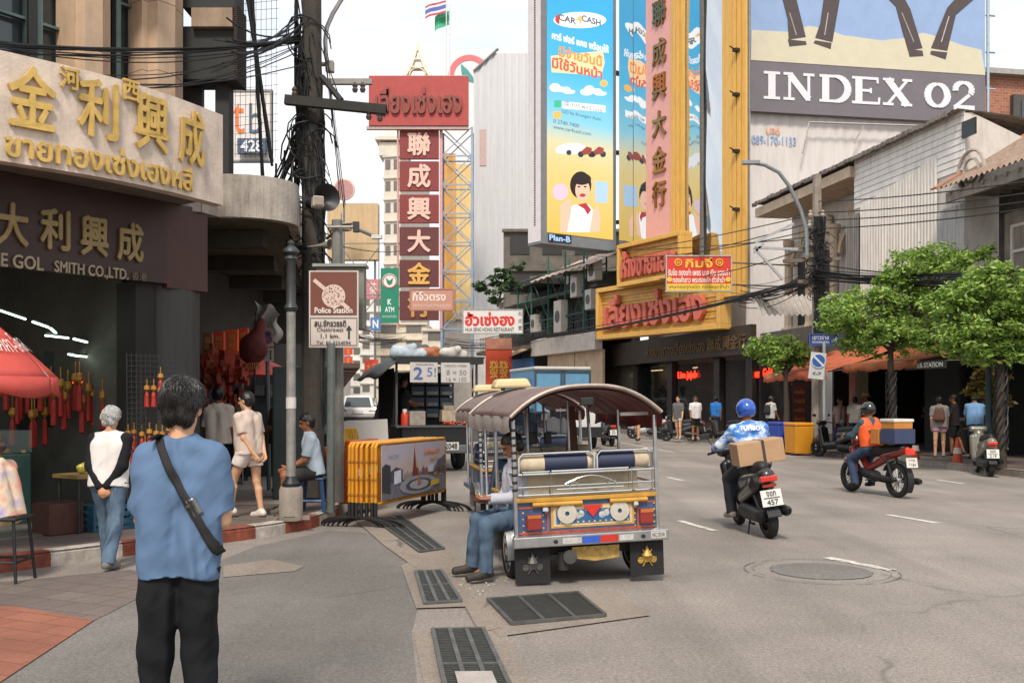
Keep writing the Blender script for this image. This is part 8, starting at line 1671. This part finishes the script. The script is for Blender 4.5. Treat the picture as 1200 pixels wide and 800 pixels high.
# 1 man in the blue t-shirt, back to the camera
fm = Vector((-1.505, 4.50, 0)); r, J = person('man seen from behind in blue t-shirt, black trousers and crossbody strap', fm, R(1), 1.695, SKIN3, HAIRB, 0, BLUS, .86, BLKP, 'long', BLK, lean=(2, 1), yaw=4, pitch=16, arms={1: ((.13, .10, -1), (-.15, 1, .12)), -1: ((-.13, .10, -1), (.15, 1, .12))}, leg={1: ((.02, .05, -1), (.02, -.10, -1)), -1: ((-.05, -.02, -1), (.0, -.06, -1))}, girth=.93, cell=.0075, hem=-.115, wr=.010, hairwide=-.002, shw=.146, fold=.008, hairwr=.002, waist=.86)
sh_ = part(r, 'shirt')
strap(J, sh_, [(-.085, 1.445), (-.066, 1.415), (.01, 1.25), (.096, 1.12), (.16, .985), (.197, .915)], .037, M('#1c1b1a', .7, 0, .15, 20, .4, 300), 'crossbody_strap')
strap(J, sh_, [(.075, 1.165), (.115, 1.095)], .058, M('#77756f', .3, .8, .1), 'strap_buckle')
def strands(root, J, n, ln, mat, seed=1, wid=.0035):
    """Short locks of hair lying along the scalp, falling from the crown."""
    o = part(root, 'hair'); rg = np.random.default_rng(seed); me = o.data; V = [v.co.copy() for v in me.vertices]; Nn = [v.normal.copy() for v in me.vertices]; top = Vector(J['Hd'](0, -.05, .13)); b = MB()
    for i in rg.choice(len(V), min(n, len(V)), replace=False):
        p, nn = V[i], Nn[i]; d = (p-top); d -= nn*d.dot(nn); d += Vector(rg.normal(size=3))*.014; d -= nn*d.dot(nn)
        if d.length < 1e-4: continue
        d.normalize(); q = p-nn*.003; L_ = ln*rg.uniform(.6, 1.2); b.tube([q, q+d*L_*.5+nn*.004, q+d*L_+nn*rg.uniform(-.005, .002)], [wid, wid*.9, wid*.25], 4, caps=False)
    b.build('hair_locks', mat, o, True)
strands(r, J, 1600, .04, HAIRB, 1, .0026)
# 2 old man
r, J = person('white haired old man in white vest over black sleeves, hands behind his back', Vector((-3.87, 9.55, .0)), R(-4), 1.56, SKIN, HAIRG, 0, WHS, 0, JEAN, 'long', M('#6b6663', .8), lean=(6, 0), pitch=10, arms={1: ((-.02, -.30, -1), (-.62, -.30, -1)), -1: ((.02, -.30, -1), (.62, -.30, -1))}, leg={1: ((.0, -.10, -1), (.0, -.42, -1)), -1: ((.0, .34, -1), (.0, .06, -1))}, cell=.009, hem=-.07, girth=1.04, hands=True, palm={1: (0, 1, 0), -1: (0, 1, 0)}, curl=.9)
strands(r, J, 700, .035, HAIRG, 2)
t = []
for q in (1, -1): t += [('c', J['sh'][q], J['el'][q], .068, .056), ('c', J['el'][q], J['wri'][q], .056, .042)]
blob_obj('black_sleeves', t, .009, cloth('#1b1b1e', .15), r, .02, .004)
# 3..6 on the left pavement
r, J = person('man in cream short sleeved shirt walking away beside the column', Vector((-4.42, 15.0, .15)), R(-5), 1.68, SKIN2, HAIRB, 0, CREAM, .95, BLKP, 'long', BLK, arms={1: ((.14, .05, -1), (.05, .3, -1)), -1: ((-.14, .05, -1), (-.05, .3, -1))}, leg={1: ((0, .2, -1), (0, -.1, -1))}, cell=.012)
r, J = person('woman in beige top and white shorts with hands clasped behind her', Vector((-3.30, 12.5, .15)), R(64), 1.58, SKIN3, HAIRB, .03, cloth('#c2afa2', .08), .8, cloth('#e0d5cc', .05), .52, M('#c9bdb4', .7), lean=(5, 0), pitch=8, yaw=-12, arms={1: ((-.02, -.30, -1), (-.35, -.55, -1)), -1: ((.02, -.30, -1), (.35, -.5, -1))}, leg={1: ((.02, -.08, -1), (0, -.20, -1)), -1: ((-.0, .46, -1), (0, .10, -1))}, girth=1.16, cell=.009, hem=-.08)
strap(J, part(r, 'shirt'), [(-.08, 1.36), (.02, 1.2), (.12, 1.02)], .014, M('#4a4440', .8), 'bag_strap', 1)
person('person in grey patterned shirt glimpsed between the cream shirt man and the woman', Vector((-4.95, 17.4, .15)), R(-20), 1.64, SKIN2, HAIRB, 0, cloth('#8f877f', .6), .8, BLKP, 'long', BLK, cell=.014)
r, J = person('person in dark patterned shorts stepping behind the lamp post', Vector((-3.72, 15.9, .15)), R(70), 1.62, SKIN2, HAIRB, 0, M('#2a2826', .85, 0, .2), .8, cloth('#34363f', .8), .7, BLK, arms={1: ((0, .3, -1), (0, 1, -.3)), -1: ((0, .2, -1), (0, 1, -.2))}, leg={1: ((0, .25, -1), (0, -.2, -1)), -1: ((0, -.2, -1), (0, -.3, -1))}, cell=.013)
person('person far in the arcade in a white shirt', Vector((-4.85, 19.3, .15)), 0, 1.66, SKIN2, HAIRB, 0, WHS, .8, BLKP, 'long', BLK, cell=.018)
person('dark dressed person beside the red goods in the arcade', Vector((-5.0, 18.2, .15)), R(10), 1.7, SKIN2, HAIRB, 0, M('#1f2024', .8), .8, BLKP, 'long', BLK, cell=.018)
# 7 seated man on the blue stool
r, J = person('man in pale blue shirt seated on a blue stool, facing left', Vector((-2.60, 13.15, .15)), R(102), 1.66, SKIN2, HAIRB, 0, cloth('#a9b6c0', .06), .85, M('#2d2c2b', .85, 0, .15), .92, M('#54483f', .8), pel=.56, lean=(10, 0), pitch=14, yaw=0, arms={1: ((.10, .25, -1), (-.10, .85, -.5)), -1: ((-.10, .25, -1), (.10, .9, -.42))}, leg={1: ((.22, 1, -.10), (.02, -.08, -1)), -1: ((-.22, 1, -.10), (-.02, .0, -1))}, cell=.009, hem=-.06)
# 8 seated figure at the left edge
TIE = cloth('#b98a84', .0)
def tie():
    m = bpy.data.materials.new('tie_dye'); m.use_nodes = True; N = m.node_tree.nodes; l = m.node_tree.links.new; b = N['Principled BSDF']; co = N.new('ShaderNodeTexCoord').outputs['Object']
    n = N.new('ShaderNodeTexNoise'); n.inputs['Scale'].default_value = 5; n.inputs['Detail'].default_value = 2; l(co, n.inputs['Vector']); r_ = N.new('ShaderNodeValToRGB'); e = r_.color_ramp.elements; e[0].position = .3; e[0].color = (*hx('#c9776f'), 1); e[1].position = .72; e[1].color = (*hx('#7d86b8'), 1)
    for p_, c in ((.42, '#d6a08c'), (.52, '#d9c3a6'), (.62, '#b9a9b8')): k = e.new(p_); k.color = (*hx(c), 1)
    l(n.outputs[0], r_.inputs[0]); l(r_.outputs[0], b.inputs['Base Color']); b.inputs['Roughness'].default_value = .85; return m
person('person in tie dye shirt and pale yellow shorts sitting on the black bar stool', Vector((-4.50, 8.85, 0)), R(80), 1.6, SKIN2, M('#3a2a20', .6, 0, .4, 60), .05, tie(), .9, cloth('#c4b48c', .2), .6, BLK, pel=.66, lean=(14, 0), pitch=20, arms={1: ((0, .5, -1), (0, 1, .1)), -1: ((0, .5, -1), (0, 1, .1))}, leg={1: ((.1, 1, -.15), (0, .1, -1)), -1: ((-.1, 1, -.15), (0, .1, -1))}, cell=.010, hem=-.06)
# 9 tuk-tuk driver, seated sideways on the sill
dv = Vector((.10, 9.05, 0)); r, J = person('tuk-tuk driver in pale striped shirt and blue jeans sitting sideways looking at his phone', dv, R(108), 1.62, SKIN2, HAIRB, 0, cloth('#a9a9b2', .07), 1.92, cloth('#4a5b6d', .3, fold=.9, sc=7), 'long', M('#2f2723', .7), pel=.62, lean=(9, 4), pitch=30, yaw=12, arms={1: ((.06, .22, -1), (-.42, .9, -.05)), -1: ((-.06, .25, -1), (.42, .9, -.02))}, leg={1: ((.10, 1, -.12), (.0, .14, -1)), -1: ((-.16, 1, -.14), (-.02, .04, -1))}, cell=.0085, hem=-.10, palm={1: (0, .2, 1), -1: (0, .2, 1)}, curl=.8, wr=.009)
w0 = (J['wri'][1]+J['wri'][-1])/2; c_, s_ = math.cos(R(108)), math.sin(R(108)); pw = dv+Vector((w0[0]*c_-w0[1]*s_, w0[0]*s_+w0[1]*c_, w0[2]))
ph = thing('mobile_phone', 'dark mobile phone held by the tuk-tuk driver', 'phone', pw+Vector((-.09, -.03, .03)), R(108)); MB().box((0, 0, 0), (.07, .14, .01), rx=.5).build('case', M('#1d1d20', .3), ph, bevel=.003)
# 10 vendor in the pickup
person('vendor in dark clothes standing inside the black food truck', at_fp(-.55, .9, .55), R(-60), 1.62, SKIN2, HAIRB, 0, M('#1f2226', .85, 0, .2), .8, BLKP, 'long', BLK, arms={1: ((0, .4, -1), (0, 1, -.2)), -1: ((0, .3, -1), (0, 1, -.3))}, pitch=15, cell=.014)
# 11 rider in the blue cloud jersey
def cloudm():
    m = bpy.data.materials.new('jersey'); m.use_nodes = True; N = m.node_tree.nodes; l = m.node_tree.links.new; b = N['Principled BSDF']; co = N.new('ShaderNodeTexCoord').outputs['Object']
    n = noise(N, l, co, 7, 5, .6, (1, 1, 2)); sp = N.new('ShaderNodeSeparateXYZ'); l(co, sp.inputs[0]); r_ = ramp(N, l, n, .44, .6); c = mixc(N, l, r_, (*hx('#2f6fb4'), 1), (*hx('#c3cdd8'), 1)); l(c, b.inputs['Base Color']); b.inputs['Roughness'].default_value = .8; return m
seat1 = S1o+Vector((math.sin(S1r)*.02, math.cos(S1r)*-.02, 0)); 
sx_ = Vector((-math.sin(S1r), math.cos(S1r), 0))
r, J = person('motorcyclist in blue and white cloud jersey and blue helmet riding away', S1o+sx_*-.06+Vector((-.03, 0, 0)), S1r, 1.70, SKIN2, None, 0, cloudm(), 1.97, M('#1d2026', .8, 0, .15), 'long', M('#8d8378', .8), pel=.86, lean=(16, -5), pitch=0, yaw=0, arms={1: ((.40, .55, -.8), (.02, 1, -.1)), -1: ((-.55, .5, -.75), (-.02, 1, -.2))}, leg={1: ((.25, .9, -.42), (-.05, -.25, -1)), -1: ((-.30, .85, -.5), (.02, -.28, -1))}, cell=.010, hem=-.06, helmet=M('#2350a8', .2, 0, .5, 14, coat=.6), girth=1.12)
p = J['T'](0, -.165, .40); l_ = letters('TUMBOY', M('#d9dde2', .6), r, (0, 0, 0), .30, .055, 'back_words', .002, .03); l_.location = p; l_.rotation_euler = (R(-16), R(0), 0)
# 12 rider in the orange vest
Urx = Vector((-math.sin(Ur), math.cos(Ur), 0))
r, J = person('delivery rider in orange vest and black helmet on the red motorcycle', U1o+Urx*.06, Ur, 1.66, SKIN2, None, 0, M('#2e4a55', .85, 0, .1), 1.95, M('#2b3a55', .85, 0, .2), 'long', BLK, pel=.84, lean=(8, 0), pitch=4, arms={1: ((.25, .6, -.85), (-.05, 1, -.12)), -1: ((-.25, .6, -.85), (.05, 1, -.12))}, leg={1: ((.22, .9, -.55), (.0, -.3, -1)), -1: ((-.22, .9, -.55), (.0, -.3, -1))}, cell=.011, hem=-.06, helmet=M('#17191a', .25, 0, .1, coat=.6))
T = J['T']; blob_obj('orange_vest', [('c', T(-.066, 0, .0), T(-.088, 0, .35), .138, .132, [(T(0, 0, -.0), -J['up'])]), ('c', T(.066, 0, .0), T(.088, 0, .35), .138, .132, [(T(0, 0, -.0), -J['up'])]), ('c', T(-.11, 0, .45), T(.11, 0, .45), .085, .085)], .012, M('#d9541c', .7, 0, .1, 6), r, .03, .006, 2)
b = MB(); b.beam(T(-.14, -.165, .30), T(.0, -.17, .22), .05, .012); b.beam(T(.14, -.165, .30), T(.0, -.17, .22), .05, .012); b.build('reflective_strip', M('#b8b06a', .4), r)
# pedestrians on the right pavement
PED = [
 ('woman in grey top and pale shorts walking by the dark gold shop', 795, 38.2, 1.66, R(150), '#5d5d5c', '#b3b0ad', .45, SKIN3, .06),
 ('man in white t-shirt and black shorts walking by the dark gold shop', 815, 38.0, 1.66, R(175), '#c9c4c2', '#1c1c1d', .85, SKIN2, 0),
 ('person in bright blue shirt standing at the gold shop window', 839, 41.0, 1.66, R(-20), '#2f6fb5', '#1e1e22', 'long', SKIN2, 0),
 ('person with dark backpack and white sleeves near the gold shop door', 903, 37.5, 1.66, R(-60), '#b9b7b4', '#26262a', 'long', SKIN2, 0),
 ('person in pink white shirt with purple scarf among the street group', 984, 31.8, 1.56, R(200), '#b79a94', '#4a3d68', 'long', SKIN2, .05),
 ('person in pale patterned shirt in the street group by the pillar', 1002, 31.0, 1.6, R(-20), '#a8a49c', '#2e2c2b', 'long', SKIN2, 0),
 ('person wearing a yellow hat behind the orange vest rider', 1014, 32.0, 1.68, R(180), '#9a6a5a', '#2f2d2c', 'long', SKIN2, 0),
 ('woman in grey shirt and pink shorts with a small brown backpack', 1101, 26.0, 1.60, R(-25), '#8b8685', '#a98590', .5, SKIN3, .05),
 ('dark dressed companion in front of the woman with the brown backpack', 1119, 26.6, 1.64, R(60), '#262425', '#1b1b1c', .9, SKIN2, 0),
 ('man in light blue shirt and dark shorts bending beside the cream scooter', 1143, 25.2, 1.70, R(-20), '#6f93b8', '#20263a', .92, SKIN2, 0),
 ('bare legged person in dark clothes walking behind the tuk-tuk rail', 747, 37.0, 1.62, R(140), '#3a3534', '#3a2d2b', .5, SKIN3, .04),
 ('person in the dark shop doorway at the right', 1182, 28.5, 1.62, R(30), '#3d3a36', '#242222', 'long', SKIN2, 0)]
for i, (lab, px, Y, H, rz, tc_, bc_, lg, sk, hl) in enumerate(PED):
    o = Vector(((px-600)/FP*Y, Y, .15)); sw = (.22 if i % 2 else -.18) if lg != 'x' else 0
    r, J = person(lab, o, rz, H, sk, HAIRB, hl, cloth(tc_), .8, cloth(bc_), lg, M('#8f867e' if i in (0, 1, 7) else '#2a2725', .8), lean=(22 if i == 9 else 3, 0), pitch=25 if i in (8, 9) else 5, arms={1: ((.1, sw, -1), (.03, .35+sw, -1)), -1: ((-.1, -sw, -1), (-.03, .3, -1))} if i not in (8, 9) else {1: ((.1, .5, -1), (-.1, 1, -.1)), -1: ((-.1, .5, -1), (.1, 1, -.1))}, leg={1: ((.02, sw, -1), (.01, sw-.2, -1)), -1: ((-.02, -sw, -1), (-.01, -sw-.2 if sw < 0 else -.08, -1))}, cell=.0125)
    if i in (3, 7):
        T = J['T']; bk = thing('backpack', 'small brown backpack on the woman in pink shorts' if i == 7 else 'dark backpack on the person near the gold shop door', 'backpack', o, rz); blob_obj('bag', [('c', T(-.06, -.19, .14), T(-.05, -.19, .36), .09, .07), ('c', T(.06, -.19, .14), T(.05, -.19, .36), .09, .07)], .015, M('#6b4a38' if i == 7 else '#232327', .8, 0, .2, 8), bk, .03)
        b = MB()
        for q in (-1, 1): b.tube([T(q*.08, -.15, .42), T(q*.09, .0, .50), T(q*.10, .13, .36), T(q*.11, .0, .08), T(q*.08, -.15, .12)], .012, 6)
        b.build('straps', M('#3a302a', .8), bk)
    if i == 6:
        Hd = J['Hd']; b = MB(); c = Vector(Hd(0, 0, .07)); b.lathe([(0, .11), (.09, .09), (.11, .0), (.18, -.02), (.18, -.03), (.1, -.02)], c, n=18); b.build('hat', M('#b8a55a', .8), r)
